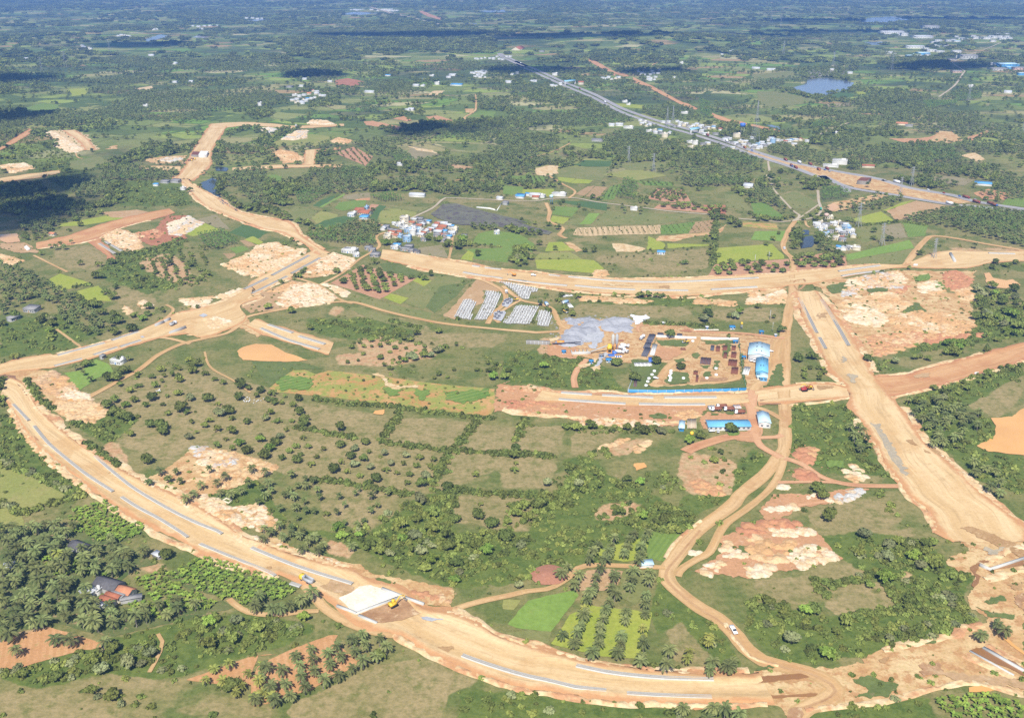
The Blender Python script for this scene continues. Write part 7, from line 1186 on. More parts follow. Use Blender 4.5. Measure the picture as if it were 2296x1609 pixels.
pm = MB().tube((0, 0, 0), (0, 0, 9), .16, .1, 6).box(-1.0, -.06, 8.2, 1.0, .06, 8.35, bottom=True).mesh('utility_pole', [CONC])
for s_, lb in (("a 2003,140", 'beside the water tanks of the camp'), ("13 185,1190", 'in the meadow left of the haul track'), ("13 160,1060", 'on the spoil left of the crossing'), ("12 2220,1190", 'in the yard meadow'), ("13 60,720", 'in the orchard by the valley road'), ("13 175,690", 'on the edge of the olive meadow'), ("12 2095,720", 'behind the orchard'), ("12 2210,700", 'right behind the orchard')):
 g_ = at(*PP(s_)[0]); tag(link(pm, 'utility_pole', None, (g_[0], g_[1], 0)), 'thin utility pole '+lb, 'utility pole')
def leafmat(name, c, c2, var=.35):
 m = NT(name, .75, .12); f = m.noise(1.1, 3, .6, m.n('ShaderNodeTexCoord').outputs['Object']); a = m.mix(m.rng(f, .3, .7), c, c2)
 hs = m.n('ShaderNodeHueSaturation'); r = m.rand(); m.put(m.rng(r, 0, 1, .485, .515, False), hs.inputs['Hue']); m.put(m.rng(m.math('FRACT', m.math('MULTIPLY', r, 7.3)), 0, 1, 1-var, 1+var, False), hs.inputs['Value'])
 m.put(a, hs.inputs['Color']); m.col(hs.outputs[0])
 return m.m
L_DARK = leafmat('dark_foliage', (.105, .13, .03), (.145, .17, .042)); L_MID = leafmat('green_foliage', (.155, .185, .04), (.21, .235, .058)); L_PALE = leafmat('pale_foliage', (.19, .21, .085), (.245, .25, .115))
L_BRT = leafmat('bright_foliage', (.17, .25, .04), (.23, .3, .06)); L_FROND = leafmat('palm_frond', (.13, .155, .05), (.21, .225, .08)); L_FRONDY = leafmat('yellowing_frond', (.22, .24, .05), (.3, .29, .07))
L_FRONDD = leafmat('dark_frond', (.105, .13, .038), (.155, .175, .052)); L_ARECA = leafmat('areca_frond', (.095, .165, .032), (.14, .21, .045)); L_BAN = leafmat('banana_leaf', (.15, .23, .035), (.23, .28, .05)); L_GREY = leafmat('grey_twigs', (.25, .24, .19), (.32, .3, .25))  # L_FRONDD: darker frond green for palms in the massed groves
BARK = flat('bark', (.2, .16, .12), .95, .1, .4, .6); BARKP = flat('palm_bark', (.25, .22, .18), .95, .1, .4, .5)
def crown_arr(seed, n, leaf, flat_=.72, nb=7, hole=.0):
 """many leaf-sized faces spread over lumpy clumps of a crown of radius 1, plus darkening inner clumps"""
 r = np.random.RandomState(seed); V = []; Q = []
 cs = [(.1*r.randn(), .1*r.randn(), 0, .5)]
 for k in range(nb):
  a = 2*PI*(k+r.rand()*.7)/nb; d = .42+.42*r.rand(); cs.append((d*math.cos(a), d*math.sin(a), (-.3+.55*r.rand())*flat_, .22+.26*r.rand()))
 for k in range(max(2, nb//3)):
  a = r.rand()*6.3; cs.append((.28*math.cos(a), .28*math.sin(a), .35*flat_+.15*r.rand(), .3+.15*r.rand()))
 w = np.array([c[3]**2 for c in cs]); w /= w.sum()
 for ci, c in enumerate(cs):
  m = max(6, int(n*w[ci])); d = r.randn(m, 3); d[:, 2] = np.abs(d[:, 2])*.9-.25; d /= np.linalg.norm(d, axis=1)[:, None]
  rad = c[3]*(.78+.34*r.rand(m)); p = np.array(c[:3])+d*rad[:, None]*np.array([1, 1, .85])
  nn = d+r.randn(m, 3)*.55; nn /= np.linalg.norm(nn, axis=1)[:, None]
  t = np.cross(nn, r.randn(m, 3)); t /= np.linalg.norm(t, axis=1)[:, None]; b = np.cross(nn, t); s = (leaf*(.7+.6*r.rand(m)))[:, None]
  base = sum(len(x) for x in V)
  V.append(np.stack([p-t*s-b*s*.7, p+t*s-b*s*.6, p+t*s*.8+b*s*.8, p-t*s*.7+b*s*.7], 1).reshape(-1, 3)); Q.append(np.arange(m*4).reshape(-1, 4)+base)
  th = np.linspace(0, 2*PI, 7)[:-1]; ring = []
  for f in (.5, 1.15, 1.9):
   for t_ in th: k = c[3]*(.7+.2*r.rand()); ring.append((c[0]+k*math.sin(f)*math.cos(t_), c[1]+k*math.sin(f)*math.sin(t_), c[2]+.85*k*math.cos(f)))
  base = sum(len(x) for x in V); V.append(np.array(ring)); q = []
  for i in range(2):
   for j in range(6): q.append((base+i*6+j, base+(i+1)*6+j, base+(i+1)*6+(j+1) % 6, base+i*6+(j+1) % 6))
  q += [(base, base+1, base+2, base+3), (base, base+3, base+4, base+5)]
  Q.append(np.array(q))
 return np.concatenate(V), np.concatenate(Q)
def trunk_mb(h, r0, r1, limbs=3, seed=0, bend=0.0, n=6, spread=.5):
 b = MB(); r = random.Random(seed); p = Vector((0, 0, -.3)); k = 4
 for i in range(k):
  q = Vector((bend*((i+1)/k)**2, .15*bend*math.sin(i*2.0), h*(i+1)/k)); b.tube(p, q, r0+(r1-r0)*i/k, r0+(r1-r0)*(i+1)/k, n, cap=False); p = q
 for i in range(limbs):
  a = 2*PI*i/limbs+r.random(); s = Vector((bend, 0, h*.75)); b.tube(s, s+Vector((spread*math.cos(a), spread*math.sin(a), h*.45)), r1*.7, r1*.25, 5, cap=False)
 return b
def palm_crown(seed, nf=20, near=True, droop=1.0):
 """fronds of a crown of reach 1: a curved rib with two rows of leaflets"""
 r = random.Random(seed); V = []; Q = []
 for k in range(nf):
  a = 2.39996*k+r.random()*.4; el = .95-1.35*(k/nf)**.9+r.uniform(-.12, .12); ln = r.uniform(.85, 1.08)*(1 if k > nf*.2 else .8)
  pts = []; p = np.array([0., 0., 0.]); n = 7; e = el
  for i in range(n+1):
   pts.append(p.copy()); d = np.array([math.cos(a)*math.cos(e), math.sin(a)*math.cos(e), math.sin(e)]); p = p+d*ln/n; e -= (.14+.07*i)*droop*.8
  side = np.array([-math.sin(a), math.cos(a), 0])
  if near:
   for i in range(1, n+1):
    for j in (0, .5):
     if i+j > n: continue
     b0 = pts[i]*(1-j)+pts[min(i+1, n)]*j if j else pts[i]; f = (i+j)/n; wl = .2*math.sin(PI*min(1, .2+f*.76))+.02; dr = (pts[i]-pts[i-1]); dr = dr/np.linalg.norm(dr)
     for s in (-1, 1):
      tip = b0+side*s*wl*.8+dr*wl*.55-np.array([0, 0, wl*.42]); b = len(V); wd = dr*.035
      V += [b0-wd, b0+wd, tip+wd*.5, tip-wd*.5]; Q.append((b, b+1, b+2, b+3))
   for i in range(n):
    b = len(V); V += [pts[i]-side*.014, pts[i]+side*.014, pts[i+1]+side*.009, pts[i+1]-side*.009]; Q.append((b, b+1, b+2, b+3))
  else:
   for s in (-1, 1):
    for i in (0, 2, 4):
     b = len(V); w0 = .03+.16*math.sin(PI*i/7); w1 = .03+.16*math.sin(PI*(i+2)/7)
     q0, q1 = pts[i], pts[min(i+2, n)]
     V += [q0, q1, q1+side*s*w1-np.array([0, 0, w1*.6]), q0+side*s*w0-np.array([0, 0, w0*.6])]; Q.append((b, b+1, b+2, b+3))
 return np.array(V), np.array(Q)
def banana_arr(seed, n=9):
 r = random.Random(seed); V = []; Q = []
 for k in range(n):
  a = 2.4*k+r.random(); e = r.uniform(.75, 1.3); p = np.array([0., 0., .35]); ln = r.uniform(.75, 1.05); side = np.array([-math.sin(a), math.cos(a), 0]); m = 5; L = []; 
  for i in range(m+1):
   w_ = .19*math.sin(PI*(.1+.86*i/m)); L.append((p-side*w_+np.array([0, 0, -w_*.25]), p.copy(), p+side*w_+np.array([0, 0, -w_*.25])))
   d = np.array([math.cos(a)*math.cos(e), math.sin(a)*math.cos(e), math.sin(e)]); p = p+d*ln/m; e -= .36
  for i in range(m):
   for c in (0, 1):
    b = len(V); V += [L[i][c], L[i][c+1], L[i+1][c+1], L[i+1][c]]; Q.append((b, b+1, b+2, b+3))
 return np.array(V), np.array(Q)
def with_trunk(cv, cq, crown_m, tmb, bark):
 """one mesh: crown (material 0) and trunk (material 1)"""
 b = len(cv); v = np.concatenate([cv, np.array(tmb.v, float).reshape(-1, 3)]); fs = [tuple(x) for x in cq]+[tuple(i+b for i in f) for f in tmb.f]
 lo = [i for f in fs for i in f]; st = np.cumsum([0]+[len(f) for f in fs])[:-1]
 return mesh('plant', v, lo, st, [crown_m, bark], [0]*len(cq)+[1]*len(tmb.f))
def up(v, z, s=1.0, x=0.0): v = v*s; v = v.copy(); v[:, 2] += z; v[:, 0] += x; return v
KIND = {}
def reg(kind, crowns, trunk, height, parts, names, cats, tones, farmesh):
 KIND[kind] = dict(crowns=crowns, trunk=trunk, h=height, parts=parts, name=names, cat=cats, tones=tones, far=farmesh)
def cm_(v, q, m, smooth=False): return quads(v, q, name='crown', mats=[m])
BRO = []
for s_, m_ in ((1, L_DARK), (2, L_MID), (3, L_PALE), (4, L_MID), (5, L_BRT)): v, q = crown_arr(s_, 340, .15, nb=7); BRO.append((v, q, m_))
t_ = trunk_mb(.75, .085, .055, 3, 1, .04, spread=.45)
reg('tree', [cm_(up(v, .95), q, m) for v, q, m in BRO], t_.mesh('trunk', [BARK]), .95, True, 'tree', 'tree', ['dark green', 'mid green', 'pale greyish', 'mid green', 'bright green'],
 [with_trunk(up(v, .95), q, m, t_, BARK) for v, q, m in [(*crown_arr(11, 90, .24, nb=5), L_DARK), (*crown_arr(12, 90, .24, nb=5), L_DARK), (*crown_arr(13, 90, .24, nb=6), L_MID), (*crown_arr(14, 70, .22, nb=5), L_MID)]])
t2_ = trunk_mb(.6, .1, .07, 3, 2, .0, spread=.4)
ORC = [(*crown_arr(s_+20, 300, .14, .8, nb=8), m_) for s_, m_ in ((1, L_MID), (2, L_DARK), (3, L_MID))]
reg('orchard_tree', [cm_(up(v, .8), q, m) for v, q, m in ORC], t2_.mesh('trunk', [BARK]), .8, True, 'orchard_tree', 'orchard tree', ['round mid green', 'round dark green', 'leafy mid green'],
 [with_trunk(up(v, .8), q, m, t2_, BARK) for v, q, m in [(*crown_arr(31, 110, .22, .8, nb=5), L_MID), (*crown_arr(32, 110, .22, .8, nb=5), L_DARK)]])
BUS = [(*crown_arr(s_+40, 170, .2, .6, nb=6), m_) for s_, m_ in ((1, L_MID), (2, L_DARK), (3, L_MID), (4, L_PALE))]
reg('bush', [cm_(up(v, .3), q, m) for v, q, m in BUS], None, .3, False, 'bush', 'bush', ['mid green', 'dark green', 'soft green', 'pale grey green'],
 [cm_(up(v, .3), q, m) for v, q, m in [(*crown_arr(51, 60, .3, .6, nb=4), L_MID), (*crown_arr(52, 60, .3, .6, nb=4), L_DARK), (*crown_arr(53, 50, .3, .6, nb=4), L_MID)]])
PAL = [(*palm_crown(s_, 17), m_) for s_, m_ in ((1, L_FROND), (2, L_FROND), (3, L_FROND), (4, L_FRONDY))]
tp = trunk_mb(1.25, .05, .035, 0, 3, .1, 6)
reg('coconut_palm', [cm_(up(v, 1.25, 1, .1), q, m) for v, q, m in PAL], tp.mesh('trunk', [BARKP]), 1.25, True, 'coconut_palm', 'palm tree', ['dark green', 'grey green', 'full crowned', 'yellowing'],
 [with_trunk(up(v, 1.35, 1, .1), q, L_FRONDD, trunk_mb(1.35, .05, .035, 0, 3, .1, 5), BARKP) for v, q in [palm_crown(s_, 13, False) for s_ in (5, 6, 7)]])
ta = trunk_mb(2.6, .045, .04, 0, 4, .03, 5)
ARE = [(*palm_crown(s_+10, 11, False, .8), L_ARECA) for s_ in (1, 2, 3)]
reg('areca_palm', [with_trunk(up(v, 2.6), q, m, ta, BARKP) for v, q, m in ARE], None, 2.6, False, 'areca_palm', 'palm tree', ['slender'], [with_trunk(up(v, 2.6), q, m, ta, BARKP) for v, q, m in ARE])
BAN = [(*banana_arr(s_), L_BAN) for s_ in (1, 2, 3)]
tb = MB().tube((0, 0, -.2), (0, 0, .4), .09, .07, 6)
reg('banana_plant', [with_trunk(v, q, m, tb, L_BRT) for v, q, m in BAN], None, .7, False, 'banana_plant', 'banana plant', ['broad leaved'], [with_trunk(v, q, m, tb, L_BRT) for v, q, m in BAN])
BAR = [(*crown_arr(s_+70, 60, .13, 1.1, nb=6), L_GREY) for s_ in (1, 2)]
reg('bare_tree', [with_trunk(up(v[np.unique(q[-1:])] if 0 else v, 1.0), q, m, t_, L_GREY) for v, q, m in BAR], None, 1.0, False, 'bare_tree', 'tree', ['bare grey'], [with_trunk(up(v, 1.0), q, m, t_, L_GREY) for v, q, m in BAR])
def clump(seed, m, pal=False):
 r = np.random.RandomState(seed); VV = []; QQ = []; b = 0
 for k in range(9):
  v, q = palm_crown(seed+k, 9, False) if pal else crown_arr(seed+k, 34, .36, nb=4); s = .24+.16*r.rand(); v = up(v, (1.1 if pal else .8)); v = v*s; a = 2.4*k; d = .78*math.sqrt((k+.4)/9); v[:, 0] += d*math.cos(a); v[:, 1] += d*math.sin(a)
  VV.append(v); QQ.append(q+b); b += len(v)
 return quads(np.concatenate(VV), np.concatenate(QQ), name='far_trees', mats=[m])
reg('far_wood', [], None, 0, False, 'far_wood', 'woodland', [], [clump(60, L_DARK), clump(80, L_DARK), clump(100, L_MID), clump(120, L_FRONDD, True)])
PTS = {k: [] for k in KIND}; AREAS = []
def put(kind, xy, size, area, rz=None, vi=None):
 xy = np.asarray(xy, float).reshape(-1, 2); n = len(xy)
 if not n: return
 if area not in AREAS: AREAS.append(area)
 s = np.broadcast_to(np.asarray(size, float), (n,)).copy(); rz = RS.rand(n)*2*PI if rz is None else rz
 PTS[kind].append(np.c_[xy, s, rz, np.full(n, AREAS.index(area)), RS.randint(0, 1000, n) if vi is None else np.broadcast_to(vi, (n,))])
OCC = {}
def scatter(kind, s, area, spacing, size, var=.2, jit=.35, ang=None, keep=1.0, avoid=False, anis=1.0, vi=None):
 P = PP(s); W = at(P[:, 0], P[:, 1])[:, :2]; c = W.mean(0); ang = RS.rand()*3 if ang is None else ang
 R = np.array([[math.cos(ang), -math.sin(ang)], [math.sin(ang), math.cos(ang)]]); q = (W-c)@R
 lo, hi = q.min(0), q.max(0); a, b = np.meshgrid(np.arange(lo[0], hi[0], spacing), np.arange(lo[1], hi[1], spacing*anis)); p = np.stack([a.ravel(), b.ravel()], 1)
 p += (RS.rand(*p.shape)-.5)*spacing*2*jit; w_ = p@R.T+c; X, Y = proj(w_[:, 0], w_[:, 1]); ok = inpoly(X, Y, P)&(RS.rand(len(X)) < keep)
 j, i = cell(X, Y); ok &= ~(BLOCK if avoid else HARD)[j, i]
 w_ = w_[ok]; put(kind, w_, size*(1-var+2*var*RS.rand(len(w_))), area, vi=vi)
def spots(kind, s, area, size, h=None, var=.12, vi=None):
 """plants one by one at crown centres read off the photo; h = crown height above ground"""
 P = PP(s); h = KIND[kind]['h']*size/2 if h is None else h
 w_ = at(P[:, 0], P[:, 1], h)[:, :2]; put(kind, w_, size*(1-var+2*var*RS.rand(len(w_))), area, vi=vi)
def hedge(s, area, size=3.2, spacing=2.3, kind='bush', wob=1.2, vi=None):
 P = PP(s); W = at(P[:, 0], P[:, 1])[:, :2]; L = np.linalg.norm(np.diff(W, axis=0), axis=1).sum(); n = max(2, int(L/spacing)); w_ = smooth(W, n)+RS.randn(n, 2)*wob
 put(kind, w_, size*(.55+.9*RS.rand(n)), area, vi=vi)
D = 'coconut_palm'
spots(D, "32 1090,25 1200,20 925,70 1060,80 1180,80 790,120 900,135 1040,140 1150,145 745,170 885,190 1010,195 1140,205 720,245 850,250 1130,260", 'in the foreground grove above the farm track', 8.6)
spots(D, "32 530,305 485,365 640,385", 'beside the rusty sand heap', 8.5)
spots(D, "32 810,330 940,355 1080,335 1225,360 780,395 920,400 1070,410 1220,425 770,465 910,470 1060,470 600,455 740,520 930,535 1200,545 700,590 880,600 1195,610 860,665 1030,680 1190,680", 'in the foreground garden below the farm track', 8.4)
spots(D, "32 690,655 1170,885 1170,830", 'with orange leaves in the foreground palm garden', 7, vi=3)
spots(D, "32 660,720 840,735 1020,745 640,795 815,805 490,865 620,865 800,880 985,880 590,930 790,940 975,960 1170,950 750,1020 955,1025 1160,1030 1150,1090", 'in the yellow green field beside the near road', 8.6)
spots(D, "32 1380,1005 1370,1140 1735,1080 1740,1150 1890,1090 1890,1140", 'on dry ground left of the haul track', 9)
spots(D, "32 1720,880 1710,945 1545,1015 1545,1075", 'young and yellow on dry ground left of the haul track', 7, vi=3)
spots(D, "32 1500,1470 1760,1490 1950,1540 1850,1500 1700,1560", 'at the bottom edge below the near road', 10)
spots(D, "33 1960,870 2130,840 2080,770", 'alone in the dug earthworks', 9)
spots(D, "31 920,880 1060,910 830,930 950,960 1120,985 700,970 860,1010 490,990 620,1020 1040,1050 370,1040 500,1080 750,1060 930,1100 660,1110 390,1140 830,1150 110,1140 250,1180 720,1205 520,1165 410,1220 60,1230 590,1260 280,1280 150,1310 440,1310 330,1370 30,1390 180,1420", 'in rows on the orange ploughed strip', 8)
spots(D, "31 490,530 330,620 170,660 30,630 410,600 240,640 60,560", 'beside the near road at the culvert', 9.5)
spots(D, "31 410,160 480,100 590,130 510,60 160,20 260,60 330,10 830,130 90,75 560,170 400,40", 'among scrub above the near road', 8)
spots(D, "30 1780,1150 1900,1120 2050,1190 2180,1130 1700,1240 1850,1270 2000,1290 2150,1270 2200,1340 1950,1350 2100,1390 2250,1400", 'young on the orange ploughed ground', 7, vi=3)
scatter(D, "30 0,60 150,20 620,0 680,100 560,160 560,210 780,210 900,130 1150,200 1300,300 1100,330 1150,420 1000,440 900,430 700,470 640,540 760,560 780,640 1000,640 1200,700 1500,640 1700,690 1640,730 1350,800 1250,830 1150,880 950,900 700,860 450,790 300,900 0,1000", 'in the dense coconut grove at lower left', 7.4, 9.2, .12)
scatter(D, "30 0,880 420,830 820,960 900,940 880,1010 700,1010 300,1120 150,1160 0,1180", 'on sandy ground at lower left', 11, 9.6, .12, keep=.8)
scatter('banana_plant', "30 680,0 1200,0 1180,60 1000,110 800,110 720,60", 'in the banana plot above the coconut grove', 2.7, 4.2)
scatter('banana_plant', "20 1100,1200 920,1210 850,1250 620,1300 560,1400 620,1503 1150,1503 1200,1430 1000,1400 980,1300", 'in the banana plot beside the near road', 2.7, 4.2)
scatter('banana_plant', "30 1500,330 1700,230 1850,270 2100,330 2296,440 31 200,420 380,500 300,580 0,640 30 2000,640 1850,590 1650,520 1500,440 1350,400", 'in the banana plantation along the near road', 2.8, 4.3)
scatter('banana_plant', "30 1080,430 1300,380 1500,470 1700,560 1850,620 1700,680 1450,690 1400,760 1100,740 1020,640 1250,600 1180,520", 'in the banana plantation by the red roofed farm', 2.8, 4.3)
scatter('banana_plant', "30 300,230 560,230 700,300 1000,400 900,420 640,400 400,420 200,300", 'under the coconut grove', 3.2, 4.2, keep=.7)
scatter('banana_plant', "33 1560,1440 1650,1390 2000,1390 2296,1440 2296,1600 1700,1600 1600,1540", 'in the dark banana plot in the corner', 3.0, 4.8)
spots(D, "20 1455,975 1490,1045 1395,1030 1740,965 1660,1095 1870,1025 1800,1075 1830,1150 1910,1180 1540,1220 1600,1170 2090,960 2205,985 2060,1080 2000,1140 1240,1060 1330,980", 'on the cream spoil ground', 7.5)
spots(D, "21 330,1000 445,1035 510,1055 380,1085 140,1075 85,1110 320,1125 170,1135 450,1095 550,1130 275,1170 350,1190 110,1190 60,1230 435,1225 235,1280 370,1275 450,1295 380,1350 520,1300 100,1450 235,1430 330,1450 160,1480 430,1480", 'in the scrubby palm garden left of the meadow', 7)
spots(D, "21 570,1195 730,1185 860,1155 890,1125 995,1185 1025,1140 1130,1155 1050,1255 990,1305 770,1400 880,1430 710,1315 930,1380 770,1260", 'young in the dry meadow', 6, vi=3)
spots(D, "23 850,605 925,590 960,650 895,690 1000,710 930,745 1020,750 950,780", 'in a row beside the broad road', 8.5)
scatter(D, "23 1290,440 1450,420 1600,410 1750,470 1950,540 1960,600 1880,700 1750,740 1680,800 1600,830 1490,770 1440,680 1380,640 1310,540", 'in the grove beside the large orange pond', 8.2, 9, .12)
spots(D, "23 1890,915 1910,980 1980,950 2070,980 2095,1060 2110,1150 2020,1110", 'in scrub below the large orange pond', 9)
spots(D, "20 620,110 690,150 750,200 1060,30 980,40", 'beside the white farmhouse', 8)
spots('tree', "20 1340,135 1490,130 1360,185 1430,175 1600,150 1130,190 1260,195 940,200 990,260 1290,270 1490,225 1145,270 1085,310 1780,215 1850,245 2060,290 2160,310 1110,390 1260,375 1385,350 1470,335 1580,380 955,390 1050,430 1205,430 1350,420 1810,420 1980,370 2130,350 1390,500 1550,490 1830,510 1740,555 1590,570 1695,600 1930,540 1800,630 1630,650 1930,655 1565,695 1870,710 1990,740 2160,715 1800,765 1930,790 2050,815 2280,745 2240,790 2050,570 2250,490 2200,540 2280,410 2220,385 1080,670 1340,230 1700,170", 'dotted over the left pasture', 5.6, var=.32)
spots('tree', "20 1720,370 1500,450 1890,470 1990,260 2190,840 1250,580 1340,600 1350,640 950,480 1010,510 1060,530 1210,880 890,420 720,85 1030,145 900,200 960,195", 'large and spreading on the left pasture', 8.6, vi=0)
spots('tree', "21 280,355 170,340 140,390 190,410 250,410 350,430 155,495 220,565 120,540 340,560 290,635 70,715 240,690 140,790 425,700 470,775 375,770 595,795 320,815 540,855 255,870 410,835 490,920 745,905 855,800 980,815 1105,835 1160,915 860,930 985,950 795,985 905,1015 1285,850 1395,865 1510,880 1265,915 1375,930 1490,940 1205,990 1115,970 1320,1005 1450,1025 1290,1075 1860,1005 2195,910 2180,970 620,1330 1900,1250 2140,1255 1640,900", 'in the dry meadows of the middle', 5.0, var=.3, vi=2)
spots('tree', "21 385,370 400,490 440,540 430,580 210,740 105,840 740,760 825,850 370,885 680,960 935,870 1040,1040 1415,1080 2185,840 740,620 950,730 1630,1110 1880,1340 2000,1410 1690,1370 2190,790", 'dark and dense in the dry meadows of the middle', 7, vi=0)
for h_, nm in (("21 380,630 700,690 860,720", 'along the dry meadow boundary'), ("21 1080,740 1140,640 1210,570 1240,480", 'in the upright hedge of the middle meadows'), ("21 1080,750 1300,780 1450,800 1680,820 2130,850 2296,850 22 0,840 200,850 400,870", 'in the long middle hedge'),
               ("21 1690,820 1760,720 1830,640 1860,560", 'in the second upright hedge'), ("21 2200,740 2240,660 2280,560", 'in the third upright hedge'), ("21 1640,850 1580,930 1560,1020 1500,1100", 'in the thick dark hedge'), ("21 1500,1150 1640,1180 1660,1270 1620,1330", 'in the lower thick hedge'),
               ("21 1700,1140 1900,1170 2296,1200 22 0,1190 200,1180 380,1190", 'in the lower long hedge'), ("21 540,390 760,430 1000,440 1200,460 1300,480 1500,500 1700,530 2000,560", 'along the lower edge of the orange field'), ("21 500,1060 800,1090 1100,1150 1300,1180", 'along the boundary of the dry palm garden'),
               ("11 660,1220 900,1280 1200,1340", 'along the olive strip'), ("11 1170,1210 1380,1260", 'along the lower olive strip'), ("20 220,240 330,380 440,480", 'along the near road ditch'), ("20 620,600 800,640 960,720", 'beside the near road'), ("20 730,760 850,850 990,950", 'in the verge of the near road'),
               ("13 890,420 1100,400 1290,385 1480,410", 'along the fields right of the right village'), ("12 1740,740 1760,600 1770,380", 'in the hedge beside the orchard'), ("12 1200,1230 1500,1240 1750,1250", 'along the yard meadow'), ("31 0,830 200,820 400,860", 'under the bright paddy'), ("33 560,410 580,480 640,560", 'in the hedge of the dry plots'), ("33 640,470 830,450 1000,400 1100,360", 'in the hedge between the dry plots'), ("33 920,730 1100,700 1280,690", 'in the lower hedge of the dry plots'), ("33 1150,480 1200,580 1280,650", 'in the right hedge of the dry plots')):
 hedge(h_, nm, 4.4, 1.7, vi=1); hedge(h_, nm, 3.6, 2.2)
for h_, nm in (("20 0,960 0,910 300,1040 560,1150 700,1200", 'along the yellowing field'), ("20 0,1240 180,1340 400,1270 600,1220", 'between the yellowing fields'), ("10 620,920 760,910", 'between the yellow green fields'), ("10 1000,650 1250,620 1500,520", 'in the green bank below the rubble'), ("10 1050,720 1300,640 1500,560", 'in the second green bank')):
 hedge(h_, nm, 5, 2.4); hedge(h_, nm, 4, 2.6)
def thicket(s, area, sp=5.0, size=4.2, keep=.62, kind='bush'): scatter(kind, s, area, sp, size, .45, .5, keep=keep, avoid=True)
for s_ in SCRUB[:12]: thicket(s_, 'in the scrub of the valley', 4.2, 3.6, .4)
for s_ in SCRUB[12:]: thicket(s_, 'in the scrub beyond the earth roads', 5.0, 3.6, .33)
for s_, nm in (("33 800,210 1000,200 1200,110 1480,80 1700,330 1900,380 1750,450 1300,350 1100,300", 'in the thicket right of the rubble'), ("33 1100,320 1350,420 1900,640 1880,800 1700,880 1500,900 1350,760 1250,640 1150,480", 'in the thicket beside the brown stream'), ("33 0,560 250,620 540,660 600,780 350,780 100,760", 'in the thicket beside the haul track'), ("33 1000,780 1400,790 1700,860 1350,940 1100,960 950,900", 'in the lower thicket'),
              ("30 1500,850 1800,800 2200,820 2296,960 31 0,1000 30 1900,1060 1550,1010", 'in the thicket below the farm track'), ("30 200,1180 500,1030 900,1000 1250,930 1350,1000 1200,1180 700,1230 300,1300 0,1320 0,1200", 'in the thicket below the coconut grove'),
              ("30 0,1480 180,1530 300,1580 0,1580", 'in the bottom left corner thicket'), ("30 600,1340 900,1380 1200,1400 1300,1500 1000,1500 800,1430", 'in the lower scrub island'), ("31 600,0 1100,0 1700,60 2296,20 2296,200 1900,300 1700,480 1400,330 1250,280 900,180 700,60", 'in the wooded hollow above the culvert'), ("21 1250,1230 1640,1200 1620,1503 1000,1503 1100,1350", 'in the wooded hollow'),
              ("22 0,1300 250,1240 400,1050 700,900 860,940 780,1150 600,1250 300,1450 0,1503", 'in the belt of trees below the meadows'), ("22 960,1060 1400,1000 1500,1150 1300,1200 980,1150", 'in the scrub left of the salmon ground'), ("22 900,1350 1350,1260 1600,1380 1500,1503 1000,1503", 'in the scrub below the salmon ground'), ("22 580,620 820,600 1300,620 1460,680 1100,690 600,680", 'in the line of trees below the side road'), ("22 690,830 940,810 900,880 720,880", 'in the clump below the side road'),
              ("23 1050,60 1250,80 1280,130 1150,180 1060,150", 'in the thicket right of the broad road'), ("23 1280,430 1600,290 1900,200 2296,90 2296,150 1980,260 1700,400 1350,450", 'along the branch road'), ("23 1840,840 2296,900 2296,1180 1950,1050", 'below the large orange pond'), ("23 1900,480 2050,560 2080,680 1900,790 1700,820 1850,700 1960,600", 'on the shore of the large orange pond'),
              ("23 600,540 900,510 900,560 620,580", 'in the hedge left of the broad road'), ("23 860,820 1030,800 1040,900 900,930", 'left of the broad road'), ("23 970,1150 1200,1130 1220,1300 1300,1400 1480,1503 1350,1503 1150,1300", 'in the dark strip left of the broad road'),
              ("13 1950,740 2296,720 2296,790 2000,800", 'in the scrub above the orange pond'), ("13 1640,980 2100,960 2296,1000 2296,1300 1950,1300 1900,1200 1750,1080", 'in the scrub right of the spoil ground'), ("13 950,1380 1080,1450 980,1503", 'at the foot of the spoil ground'), ("13 1640,1400 1780,1380 1780,1503 1640,1503", 'by the branch road'),
              ("10 1020,700 1100,800 1400,900 1700,800 1820,860 1550,920 1300,960 1180,960 1000,820 800,760", 'in the thicket around the orchard'), ("10 650,1040 850,1040 850,1100 700,1110", 'beside the left palm grove'), ("10 340,1130 480,1200 460,1460 420,1440 400,1250", 'left of the footpath')):
 lo = .4 if ('spoil ground' in nm or 'broad road' in nm or 'orange pond' in nm or 'orchard' in nm) else 1; scatter('bush', s_, nm, 4.3, 4.2, .4, .5, keep=.7*lo, avoid=True); scatter('tree', s_, nm, 9.0, 6.2, .35, .5, keep=.55*lo, avoid=True)
scatter('bare_tree', '03 490,610 600,590 800,610 810,650 640,640 500,660', 'standing at the head of the far lake', 11, 7.5)
OT = 'orchard_tree'
scatter(OT, "11 690,885 925,750 1080,795 1345,850 1060,1000", 'in the walled red orchard by the village', 9.5, 6.6, .25, .15, .25, keep=.93)
scatter(OT, "12 1210,190 1285,105 1490,112 1545,205 1400,215", 'in the red orchard above the village road', 9.5, 5.2, .15, .1, .5, anis=.8)
scatter(OT, "12 1270,265 1320,235 1580,225 1690,295", 'in the red orchard beside the village road', 11, 7, .2, .2, .2)
scatter(OT, "12 1670,300 1700,245 1845,245 1850,320", 'in the dark red plot by the village road', 13, 8, .2, .15, .1)
scatter(OT, "12 1700,825 1765,740 2290,700 13 335,695 345,805 0,825 12 2290,830", 'in the orchard along the main earth road', 11.5, 7.2, .2, .2, .1, keep=.9)
scatter(OT, "13 395,780 390,690 640,645 790,645 825,750 600,780", 'in the orchard right of the crossing track', 11, 7.6, .2, .2, .1, keep=.95)
